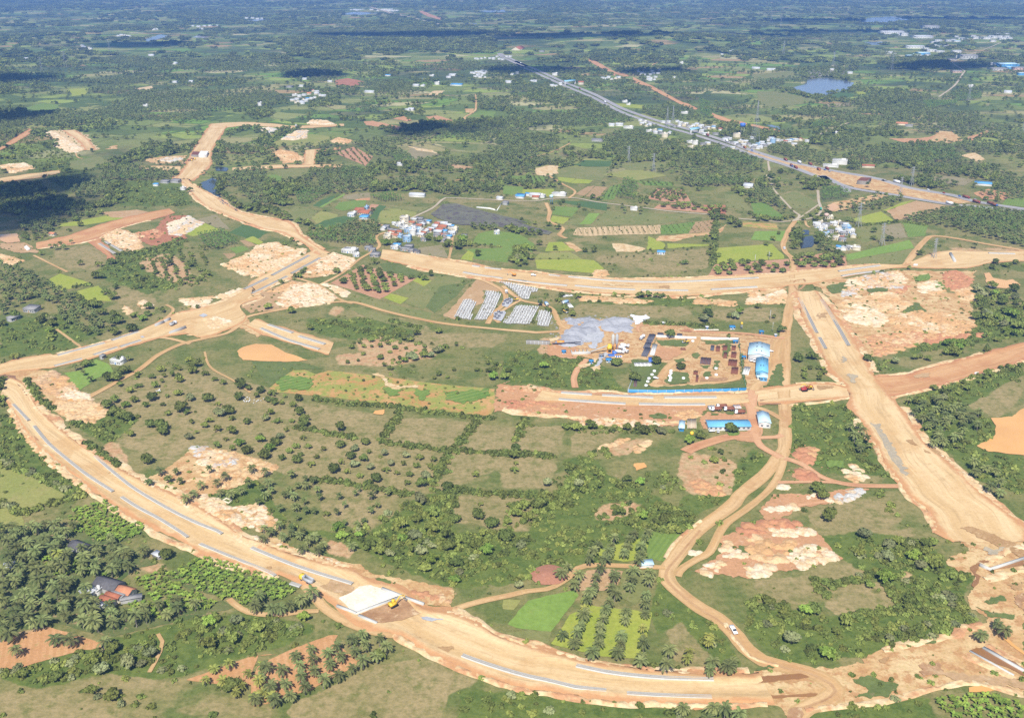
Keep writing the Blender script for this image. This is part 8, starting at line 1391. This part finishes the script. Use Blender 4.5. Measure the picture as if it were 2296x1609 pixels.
scatter(OT, "10 1230,720 1500,600 1750,680 1700,780 1600,900 1480,910 1250,800 1100,790", 'in the sloping orchard of the left', 10.5, 4.8, .25, .15, .4)
scatter(OT, "21 180,300 340,165 540,195 640,165 980,200 1500,270 2000,320 2000,500 1200,440 700,370 240,325", 'on the long orange field', 8.5, 1.8, .45, .38, .2, keep=.75)
scatter(OT, "21 850,0 1500,20 1650,60 1300,100 700,100 11 850,1390 1560,1440", 'on the bare soil below the olive strip', 14, 4.2, .3, .3)
scatter(OT, "11 860,1370 1100,1350 1560,1440 1480,1490 900,1470", 'on the bare soil slope', 12, 4.2, .3, .3)
scatter(OT, "21 1400,170 1900,60 2100,90 1900,290 1500,240", 'on the pasture above the orange field', 14, 4.4, .3, .4, keep=.7)
scatter(OT, "12 600,480 640,430 1300,412 1305,478 900,488", 'seedling on the pale ploughed field', 7, 1.7, .3, .1, .05)
scatter(OT, "12 1312,410 1740,370 1735,460 1545,475 1315,482", 'seedling on the row crop field', 7, 1.5, .3, .1, .05)
scatter(OT, "12 740,690 1300,600 1600,590 1580,620 1200,660 850,700", 'sapling on the rough slope', 8, 2.6, .4, .2, .15, keep=.8)
scatter(OT, "23 440,150 640,130 660,240 460,260", 'in the small green plot by the yard', 7.5, 4.4, .3, .3, keep=.8)
scatter(OT, "23 1300,50 1640,0 1640,80 1300,120", 'beside the branch road', 9, 4.2, .4, .4, keep=.6)
scatter(OT, "01 690,1270 850,1220 1010,1300 950,1380", 'in the sapling orchard of the palms', 10, 3.4, .3, .1, .3)
scatter(OT, "12 810,205 890,90 985,60 920,195", 'in the green row crop', 8, 2.4, .3, .1, .6)
scatter(OT, "12 1100,40 1400,50 1420,85 1180,80", 'in the green vegetable rows', 8, 2.8, .3, .1, .1)
scatter(OT, "12 220,0 370,0 335,72 212,62", 'in the vegetable field', 7, 2.6, .3, .1, .1)
scatter(OT, "12 1770,600 2296,480 13 300,560 310,690 12 1800,700", 'on the olive meadow above the orchard', 26, 7.6, .35, .5, keep=.5)
scatter(OT, "03 640,890 850,860 850,875 660,893", 'seedling on the brown strip', 9, 3, .3, .1)
for s_, sp, nm in (("10 0,740 200,790 400,890 520,960 640,1010 700,1100 900,1200 960,1290 760,1340 560,1240 480,1120 330,1010 200,1050 0,1180", 8.2, 'in the left palm grove'), ("10 150,370 330,290 480,330 500,450 300,500 170,450", 8, 'in the upper left grove'), ("10 500,290 800,300 850,330 520,360", 11, 'by the long yellow strip'),
                   ("10 400,520 620,520 620,580 480,640 400,600", 11, 'on the slope by the red side road'), ("10 540,20 900,20 900,180 650,200 560,100", 10, 'in the grove below the side road'), ("13 1290,350 1600,285 1900,250 2296,300 2296,590 2100,560 1900,500 1750,450 1600,420 1350,395", 8.2, 'in the palm plantation by the highway'), ("13 1720,560 1960,580 1950,615 1750,600", 14, 'beside the earth track'), ("13 640,290 900,200 1080,150 1190,180 1000,240 760,310", 13, 'on the flooded sand strip'), ("13 860,280 1060,230 1280,180 1290,220 1000,270 870,320", 7.5, 'in the palm belt below the sand strip'),
                   ("13 880,110 1040,90 1060,140 900,150", 10, 'beside the highway bridge'), ("13 560,560 720,520 840,545 860,620 650,640 560,610", 8, 'below the right village'), ("13 690,380 870,370 880,440 800,440", 11, 'behind the right village'), ("13 0,100 130,90 260,200 340,320 300,330 150,190 0,170", 8, 'in the palms above the junction'), ("13 1400,10 1560,10 1750,80 1650,130 1500,90", 9, 'across the highway'), ("13 1850,100 2296,20 2296,210 2000,190", 9, 'on red soil across the highway'),
                   ("12 1500,20 1600,0 2070,10 2000,90 1620,95 1480,90", 8, 'in the palm block above the village road'), ("12 2000,120 2230,130 2296,260 2200,260 2100,200", 8.5, 'in the palms near the junction'), ("12 920,260 1160,260 1150,340 1000,330", 13, 'under the village road'),
                   ("11 700,430 900,390 1100,410 1110,470 1000,560 720,540", 7.6, 'in the grove beside the pond village'), ("11 340,100 600,40 1000,30 1030,110 800,150 620,160 350,140", 8, 'in the grove above the earth road'), ("11 1170,50 1450,10 1460,100 1220,120", 8.5, 'above the pond road'), ("11 1500,80 1740,80 1720,170 1530,160", 8, 'in the palms by the pond road'), ("11 1790,400 2070,400 2060,460 1820,460", 8, 'on the pond bank'), ("11 0,120 120,130 160,250 60,260 0,200", 9, 'on the pale left slope'), ("10 1830,20 2200,0 2240,130 2000,150", 8, 'in the grove by the river'), ("10 2000,160 2230,170 2220,230 2030,210", 10, 'below the river grove'),
                   ("00 0,1000 480,960 900,915 1300,965 1700,935 1760,965 1500,990 1000,1000 400,1040 100,1060 0,1070", 8.6, 'in the long far palm belt'), ("00 550,960 880,905 1100,820 700,760 900,740 1100,765 1300,760 1700,760 2000,800 2296,780 2296,880 1800,930 1350,930 1000,960", 8.6, 'in the broad far palm belt'), ("00 800,500 1000,470 1500,500 1900,500 1700,570 1300,560 1050,560", 9, 'far out on the left'),
                   ("00 850,1440 1050,1385 1300,1420 1450,1450 1430,1503 850,1503", 8, 'below the side road'), ("00 1700,1310 1850,1300 1840,1380 1720,1370", 9, 'beside the small bridge'), ("00 1940,1440 2050,1390 2200,1420 2220,1503 1930,1503", 8, 'by the river pool'), ("00 1850,1210 2180,1220 2170,1290 1900,1280", 10, 'behind the small bridge'), ("01 0,760 200,780 290,830 100,880 0,870", 8.6, 'in the broad far palm belt'), ("01 880,700 1200,680 1480,720 1380,780 1200,800 1000,760", 8.6, 'in the far middle grove'),
                   ("01 850,1200 1050,1190 1250,1260 1350,1320 1150,1310 1000,1290", 8, 'in the curved grove of the middle'), ("01 1500,1100 1800,1040 2200,1000 2296,1050 2296,1240 2100,1220 1950,1190 1880,1180 1600,1150", 9, 'in the wooded rise of the middle'), ("01 1370,1330 1800,1310 2100,1240 2296,1240 2296,1310 1900,1360 1400,1410", 8.4, 'in the lower middle grove'), ("01 430,1460 600,1400 760,1380 950,1440 950,1503 430,1503", 8, 'in the grove below the earth stub'), ("01 1870,840 2150,850 2180,920 1870,910", 8.6, 'beside the curved far track'), ("01 900,900 1060,900 1060,940 910,930", 9, 'in the far middle fields'), ("01 800,890 870,890 870,930 780,920", 9, 'in the far middle fields'),
                   ("02 430,800 760,780 760,840 500,860", 9, 'left of the highway'), ("02 0,1000 200,950 560,940 800,870 1000,950 1100,1010 900,1040 600,1060 300,1030 100,1050", 8.6, 'in the palm belt left of the hamlet'), ("02 0,1120 300,1110 480,1180 400,1260 100,1290 0,1290", 9, 'in the wood left of the quarry'), ("02 820,1150 1000,1090 1200,1110 1250,1180 1450,1200 1500,1260 1000,1250 850,1220", 8, 'in the plantation below the hamlet'), ("02 900,1250 1200,1230 1400,1290 1300,1350 1000,1330", 9, 'below the plantation'), ("02 1150,900 1400,880 1560,900 1640,980 1700,1000 1450,1000 1300,1010 1180,960", 8.6, 'right of the highway'),
                   ("02 1300,560 1500,580 1500,680 1340,690", 9, 'by the far hamlet'), ("02 600,680 1000,660 1000,690 620,700", 9, 'by the footbridge'), ("03 180,1210 300,1190 450,1240 700,1300 720,1380 620,1380 300,1310 160,1260", 8.2, 'in the palm belt right of the hamlet'), ("03 720,1380 850,1270 1100,1240 1400,1220 1420,1330 1350,1400 1200,1350 1000,1400 850,1420", 8.2, 'in the broad palm belt right of the highway'), ("03 680,1150 900,1130 960,1200 860,1260 700,1250", 9, 'right of the highway hamlet'), ("03 1080,950 1250,870 1450,850 1450,980 1300,1010 1150,1000", 8.6, 'in the grove below the lake'), ("03 1600,960 1900,930 1960,990 1700,1080 1580,1060", 8.6, 'in the far right grove'), ("03 980,1080 1150,1070 1140,1130 1000,1110", 9, 'in the far right strip'), ("03 1100,1040 1280,1030 1270,1080 1120,1080", 9, 'in the far right strip'), ("03 690,940 900,930 950,1010 750,1010", 9.5, 'on red soil by the far road'), ("03 20,690 330,680 250,740 60,740", 8.6, 'left of the lake'), ("03 400,920 520,890 640,950 560,990 420,960", 8.6, 'below the lake')):
 scatter(D, s_, nm, sp, 8.4, .15, .3)
for s_, nm in (("10 1640,500 1850,455 1990,560 1800,620 1710,610", 'in the square areca garden'), ("11 440,510 560,470 700,420 720,540 1000,500 1060,560 1000,600 800,570 600,550", 'in the areca garden beside the pond village'), ("11 350,160 500,130 680,90 670,130 500,230 400,240", 'in the areca strip above the green field'), ("11 970,180 1180,150 1280,210 1100,220", 'in the areca strip by the pond road'), ("13 600,110 790,90 855,175 620,215", 'in the young plantation by the highway'), ("12 940,170 1010,30 1110,50 1130,110 1100,200 960,190", 'in the areca block above the village road'),
               ("13 1600,300 1900,260 2296,310 2296,480 1900,430 1700,380", 'in the plantation by the highway'), ("00 1000,1440 1150,1430 1180,1503 1000,1503", 'below the earth side road'), ("01 750,1400 900,1390 960,1440 920,1503 750,1503", 'below the earth stub'), ("01 1160,1300 1320,1300 1360,1350 1200,1360", 'beside the curved grove'), ("02 1700,1240 2000,1240 2180,1340 2000,1380 1800,1330", 'in the block below the highway'), ("02 1630,820 1720,860 1720,990 1640,940", 'in the tall block by the pipeline'), ("03 1420,1230 1700,1230 1760,1330 1600,1340 1420,1360", 'in the far block right of the highway'), ("03 1450,850 1740,840 1740,870 1500,910", 'in the far block below the lake'), ("03 520,1010 720,1000 740,1050 540,1070", 'in the far strip by the highway hamlet'), ("03 1680,790 1930,770 1950,820 1750,850", 'by the far road'), ("12 1620,30 2050,30 1990,80 1640,85", 'in the block above the village road')):
 scatter('areca_palm', s_, nm, 3.4, 3.3, .2, .3)
for s_, sp, nm in (("10 0,80 250,80 450,150 650,230 850,250 930,180 1010,100 1030,130 950,250 700,285 480,310 330,290 150,340 0,300", 6.5, 'in the shaded wood on the left'), ("10 150,490 250,480 240,560 170,540", 7, 'beside the left orange pond'), ("00 0,560 150,600 130,700 0,740", 8, 'in the far left wood'), ("10 880,90 1010,60 1030,130 960,220 890,200", 8, 'in the ravine'), ("11 140,80 400,60 420,140 350,170 350,250 150,250 100,150", 7.5, 'in the wood above the earth road'), ("11 0,270 120,290 460,350 520,400 460,420 200,350", 8, 'along the river'), ("10 1680,60 1800,0 1900,0 1850,120 2000,250 2296,270 2296,330 2000,290 1900,200 1760,130", 8, 'along the river bend'),
                   ("11 970,90 1050,60 1080,130 1000,150", 7.5, 'in the wood corner'), ("11 1100,500 1290,520 1280,580 1080,580", 7.5, 'in the clump below the pond village'), ("11 1420,490 1560,500 1560,550 1430,545", 7.5, 'in the big clump of the pond village'), ("11 1580,540 1670,550 1670,610 1590,600", 7.5, 'in the dark clump right of the pond village'), ("11 1690,500 1790,510 1780,620 1690,620", 8, 'right of the pond village'), ("11 1900,450 2010,450 2010,520 1900,510", 8, 'in the big tree group by the pond'), ("11 2100,420 2296,430 2296,500 2120,460", 8, 'along the pond shore'), ("12 0,410 130,420 330,480 320,530 200,500 0,450", 8, 'along the pond shore'), ("11 2120,640 2280,600 2296,720 2150,720", 8, 'in the grove by the main road'), ("12 30,630 200,600 280,740 100,760", 8, 'in the grove by the main road'), ("12 270,570 340,570 340,630 280,630", 9, 'in the clump between the fields'), ("12 1500,930 1600,930 1600,1000 1500,990", 9, 'in the yard meadow'), ("12 1600,1110 1740,1110 1730,1220 1640,1220", 8, 'in the yard meadow clump'),
                   ("00 1060,1290 1250,1190 1550,1230 1400,1300 1250,1330 1050,1370 900,1360", 8, 'in the belt above the side road'), ("00 840,1430 1060,1360 1080,1400 880,1480", 8, 'left of the side road'), ("00 2030,920 2250,900 2296,960 2100,1000", 9, 'behind the earth road'), ("01 100,1060 400,1080 300,1140 60,1170", 10, 'between the spoil heaps'), ("01 1050,1060 1350,1040 1500,1000 1600,1010 1830,1010 2250,990 2296,1000 2200,1040 1700,1080 1500,1130 1200,1130", 8, 'in the dark middle wood'), ("01 900,1440 1050,1370 1350,1360 1340,1400 1100,1420 1000,1503 950,1503", 8, 'around the middle groves'), ("01 1850,1360 2050,1360 2000,1480 1860,1440", 8, 'in the middle wood'), ("01 1100,950 1400,880 1450,940 1250,970 1100,990", 9, 'in the far middle wood'), ("01 300,600 600,570 760,600 700,640 500,640 260,650", 10, 'in the shaded far wood'), ("01 370,720 520,710 520,770 390,770", 10, 'by the far village'), ("01 480,830 740,790 740,880 500,900", 10, 'by the far village'),
                   ("02 470,860 760,790 760,840 620,870", 8, 'by the highway'), ("02 200,760 500,720 480,860 300,850 200,800", 9, 'left of the highway'), ("02 1200,1280 1450,1260 1420,1400 1220,1350", 8.5, 'below the plantation'), ("02 1500,1250 1750,1270 1800,1400 1550,1340", 9, 'by the highway block'), ("02 1850,1130 1930,1150 1920,1210 1860,1190", 9, 'in the hamlet'), ("02 2080,1100 2200,1110 2296,1150 2200,1190 2100,1170", 9, 'in the hamlet'), ("02 2200,1130 03 0,1100 200,1100 300,1130 150,1160 0,1150", 8, 'behind the hamlet'), ("03 500,1160 600,1150 600,1200 510,1200", 8, 'right of the hamlet'), ("03 470,640 550,560 780,570 870,690 820,670 640,640 500,660", 7.5, 'around the lake head'), ("03 280,740 350,730 480,800 680,830 820,830 800,850 600,830 450,810", 8, 'along the lake shore'), ("03 1150,490 1400,480 1600,480 1700,560 1550,610 1200,550 1050,530", 10, 'in the shaded far wood on the right'), ("03 1200,1310 1400,1290 1500,1400 1300,1400", 8, 'at the far right'), ("03 2000,1210 2200,1200 2230,1280 2000,1260", 8.5, 'at the far right'), ("03 1000,1220 1210,1220 1200,1250 1000,1250", 9, 'in the far meadow'),
                   ("12 1900,100 2060,100 2060,160 1930,160", 8, 'by the junction'), ("13 130,330 360,340 360,370 140,370", 8, 'by the village road'), ("12 2070,340 2296,350 2296,390 2080,380", 8, 'along the village road'), ("12 1700,310 1900,340 1900,380 1720,370", 8, 'on the village road'), ("12 1880,390 2000,380 2000,430 1890,430", 8.5, 'near the row crops'), ("12 1740,470 1800,500 1780,570 1740,560", 9, 'near the row crops'), ("13 520,430 640,440 640,600 560,560 570,500", 8, 'beside the dark pond'), ("13 340,460 440,440 440,640 350,600", 9, 'left of the dark pond'), ("13 440,40 720,30 700,70 560,120 440,110", 9, 'below the highway'), ("13 1260,30 1300,30 1600,110 1720,150 1500,140", 9, 'along the highway'), ("13 1900,180 2100,190 2090,240 1960,220", 9, 'at the highway edge'), ("13 1640,1380 1790,1380 1790,1490 1650,1490", 8, 'above the branch road'), ("13 1840,880 2296,960 2296,1330 1990,1300 1880,1200", 13, 'in the right scrub'), ("13 960,880 1290,860 1290,900 1000,930", 9, 'on the spoil ground'), ("13 1380,830 1520,800 1520,860 1380,890", 9, 'on the green spoil patch')):
 scatter('tree', s_, nm, sp, 8.0, .3, .45, keep=.85, avoid=True)
spots('tree', "10 960,905 1405,715 1580,720 780,1065 850,1120 880,955 660,1010 120,1150 250,980 340,1190 840,820 950,1280 1090,1260 790,820 930,990 930,1190 980,1190", 'standing alone left of the drain road', 8.5, vi=0)
spots('tree', "12 1395,1310 22 1485,110 1095,200 1280,70 950,75 1885,615 1920,625 1640,680 13 285,1265", 'in the yard', 8, vi=0)
spots('tree', "11 1400,820 1490,805 1440,840 330,1110 1375,1290 1270,1330 490,1250 130,1075 1880,640", 'by the olive meadow', 7.5, vi=1)
spots('tree', "13 1050,445 1050,505 1180,515 2060,700", 'in the meadow right of the village', 8, vi=0)
spots('tree', "33 370,900 980,30", 'in the lower right meadow', 8); spots('tree', "23 420,40 540,25 680,1350 580,1110 630,1180 1000,40", 'beside the haul track', 8, vi=0)
for ln in EARTH.split('\n'):
 k_, p_, lb = ln.split('|')
 if 'yard' in lb or 'shed' in lb: continue
 scatter('bush', p_, 'on the open earthworks', 7, 2.2, .6, .5, keep=.34)
for ln in FIELDS.split('\n'):
 k_, p_, lb = ln.split('|')
 if k_ in ('olive', 'dscrub', 'fallow', 'ripe') and not p_.startswith('0'): scatter('bush', p_, 'on the open meadows', 9, 2.0, .5, .5, keep=.22)
def clear(w_, near=True):
 X, Y = proj(w_[:, 0], w_[:, 1]); j, i = cell(X, Y); return ~BLOCK[j, i], X, Y
def band(y0, y1, sp):
 a = at([-60, FW+60], [y0, y0])[:, :2]; b = at([0], [y1])[0, 1]; xs = np.arange(a[0, 0], a[1, 0], sp); ys = np.arange(b, a[0, 1], sp)
 X, Y = np.meshgrid(xs, ys); p = np.stack([X.ravel(), Y.ravel()], 1)+(RS.rand(X.size, 2)-.5)*sp; ok, X, Y = clear(p); ok &= (X > -30)&(X < FW+30)&(Y > y0)&(Y < y1); return p[ok], X[ok], Y[ok]
p, X, Y = band(430, 1640, 6.5); dn = fbm(p[:, 0]/45, p[:, 1]/45, 31, 4); sc = lookup('scrub', X, Y); dr = lookup('dry', X, Y)
k = RS.rand(len(p)) < np.clip((dn-.5)*3.2, .02, .75)*(1-.85*dr)*.8+.25*sc; put('bush', p[k], 1.4+3.2*RS.rand(k.sum())**2, 'in the rough grass')
k = RS.rand(len(p)) < np.clip((dn-.6)*2.0, 0, .4)*(1-.9*dr)*np.clip((1300-Y)/500, .25, 1); put('tree', p[k], 4+4*RS.rand(k.sum()), 'in the rough pasture')
p, X, Y = band(140, 432, 8.6); d1 = fbm(p[:, 0]/210, p[:, 1]/210, 41, 4); d2 = fbm(p[:, 0]/60, p[:, 1]/60, 51, 3)
k = RS.rand(len(p)) < np.clip((d1*.6+d2*.6-.645)*6.5, .03, .8); put('tree', p[k], 5+5*RS.rand(k.sum()), 'in the far woods')
k = (RS.rand(len(p)) < np.clip((fbm(p[:, 0]/170, p[:, 1]/170, 61, 3)-.6)*9, 0, .9)); put(D, p[k], 7.5+1.5*RS.rand(k.sum()), 'in the far palm groves')
p, X, Y = band(-40, 141, 24); d1 = fbm(p[:, 0]/420, p[:, 1]/420, 71, 4); d2 = fbm(p[:, 0]/110, p[:, 1]/110, 81, 3)
eu = inpoly(X, Y, PP("01 200,340 600,250 1000,225 1500,240 2000,340 2060,440 1700,450 1500,420 1000,430 700,500 300,440"))
k = RS.rand(len(p)) < np.clip((d1*.6+d2*.6-.6)*6.5, .05, .9)+eu*.9
vi_ = RS.randint(0, 3, len(p)); vi_[fbm(p[:, 0]/300, p[:, 1]/300, 91, 2) > .58] = 3
put('far_wood', p[k], 24+14*RS.rand(k.sum()), 'far', vi=vi_[k])
def masses(name, A, far, mats, label):
 """one object whose geometry nodes put a plant on every point"""
 n = len(A); me = bpy.data.meshes.new(name); me.vertices.add(n); z = gh(A[:, 0], A[:, 1])
 me.vertices.foreach_set('co', np.c_[A[:, 0], A[:, 1], z].astype(np.float32).ravel())
 for k, ty, val in (('rz', 'FLOAT', A[:, 3]), ('vi', 'INT', (A[:, 5].astype(int) % len(far)))):
  at2 = me.attributes.new(k, ty, 'POINT'); at2.data.foreach_set('value', np.ascontiguousarray(val, np.int32 if ty == 'INT' else np.float32))
 at3 = me.attributes.new('sc', 'FLOAT_VECTOR', 'POINT'); at3.data.foreach_set('vector', (A[:, 2:3]/2*(.8+.4*np.random.RandomState(3).rand(n, 3))).astype(np.float32).ravel())
 o = link(me, name); ng = bpy.data.node_groups.new(name+'_plants', 'GeometryNodeTree')
 ng.interface.new_socket('Geometry', in_out='INPUT', socket_type='NodeSocketGeometry'); ng.interface.new_socket('Geometry', in_out='OUTPUT', socket_type='NodeSocketGeometry')
 N = ng.nodes.new; Lk = ng.links.new; gi = N('NodeGroupInput'); go = N('NodeGroupOutput'); ip = N('GeometryNodeInstanceOnPoints'); jn = N('GeometryNodeJoinGeometry')
 for k, m in reversed(list(enumerate(far))):
  po = bpy.data.objects.new('%s_model' % name, m); oi = N('GeometryNodeObjectInfo'); oi.inputs['Object'].default_value = po; oi.inputs['As Instance'].default_value = False
  g2 = N('GeometryNodeGeometryToInstance'); Lk(oi.outputs['Geometry'], g2.inputs[0]); Lk(g2.outputs[0], jn.inputs[0])
 def na(nm, ty):
  q = N('GeometryNodeInputNamedAttribute'); q.data_type = ty; q.inputs['Name'].default_value = nm; return q.outputs['Attribute']
 cx = N('ShaderNodeCombineXYZ'); Lk(na('rz', 'FLOAT'), cx.inputs[2])
 Lk(gi.outputs[0], ip.inputs['Points']); Lk(jn.outputs[0], ip.inputs['Instance']); ip.inputs['Pick Instance'].default_value = True
 Lk(na('vi', 'INT'), ip.inputs['Instance Index']); Lk(cx.outputs[0], ip.inputs['Rotation']); Lk(na('sc', 'FLOAT_VECTOR'), ip.inputs['Scale']); Lk(ip.outputs[0], go.inputs[0])
 md = o.modifiers.new('plants', 'NODES'); md.node_group = ng
 return tag(o, label, 'vegetation', None, 'stuff')
MASS = {'bare_tree': ('bare_woods', 'bare grey trees at the far lake'), 'tree': ('woodland', 'mixed broadleaf trees spreading over the valley and the far country'), 'orchard_tree': ('orchard_planting', 'small orchard trees and saplings planted in rows over the fields'), 'bush': ('undergrowth', 'low green scrub and bushes over the rough grass'), 'coconut_palm': ('palm_woods', 'far groves of coconut palms'), 'areca_palm': ('areca_woods', 'dense gardens of slender areca palms'), 'banana_plant': ('banana_foliage', 'leafy banana plantations at lower left'), 'far_wood': ('far_woods', 'bluish dark woods of the far distance')}
KN = {'bare_tree': 'tree', 'tree': 'tree', 'orchard_tree': 'orchard tree', 'bush': 'bush', 'coconut_palm': 'coconut palm', 'areca_palm': 'areca palm', 'banana_plant': 'banana plant'}
for kind, lst in PTS.items():
 A = np.concatenate(lst); K_ = KIND[kind]
 X, Y = proj(A[:, 0], A[:, 1], K_['h']*A[:, 2]/2); inn = (X > 3)&(X < FW-3)&(Y > 3)&(Y < FH-3); px = A[:, 2]*pxm(Y)
 vis = (X > -80)&(X < FW+80)&(Y > -70)&(Y < FH+120); 
 top = np.array([], int)
 if K_['crowns']:
  sc_ = np.where(inn, px, 0); top = np.argsort(-sc_)[:300]; top = top[sc_[top] > 0]
  if kind in ('bush', 'areca_palm'): top = top[:260]
 rest = np.ones(len(A), bool); rest[top] = False; rest &= vis
 nv = len(K_['crowns'])
 wob = .82+.36*np.random.RandomState(9).rand(300, 3)
 for ti, i in enumerate(top):
  sv = tuple(A[i, 2]/2*wob[ti]); tl = (wob[ti]-1)*(.5 if 'palm' in kind else .2)
  x, y, s, rz, ar, vi = A[i]; v = int(vi) % (nv-1 if kind == D and vi > 3 else nv); tone = K_['tones'][v % len(K_['tones'])]
  if K_['parts']:
   o = empty(K_['name'], (x, y, gh(x, y)), rz); o.scale = sv; o.rotation_euler = (tl[0], tl[1], rz)
   link(K_['trunk'], 'trunk', o); link(K_['crowns'][v], 'crown', o)
  else:
   o = link(K_['crowns'][v], K_['name'], None, (x, y, 0)); o.rotation_euler = (0, 0, rz); o.scale = sv
  a = AREAS[int(ar)]; mean = 8 if kind == 'tree' else 0
  tag(o, ('%s %s %s' % (tone, KN[kind], a)), K_['cat'], '%ss %s' % (KN[kind].replace('bush', 'bushe'), a))
 if rest.any(): masses(MASS[kind][0], A[rest], K_['far'], None, MASS[kind][1])
 print('plants', kind, len(A), len(top), rest.sum())
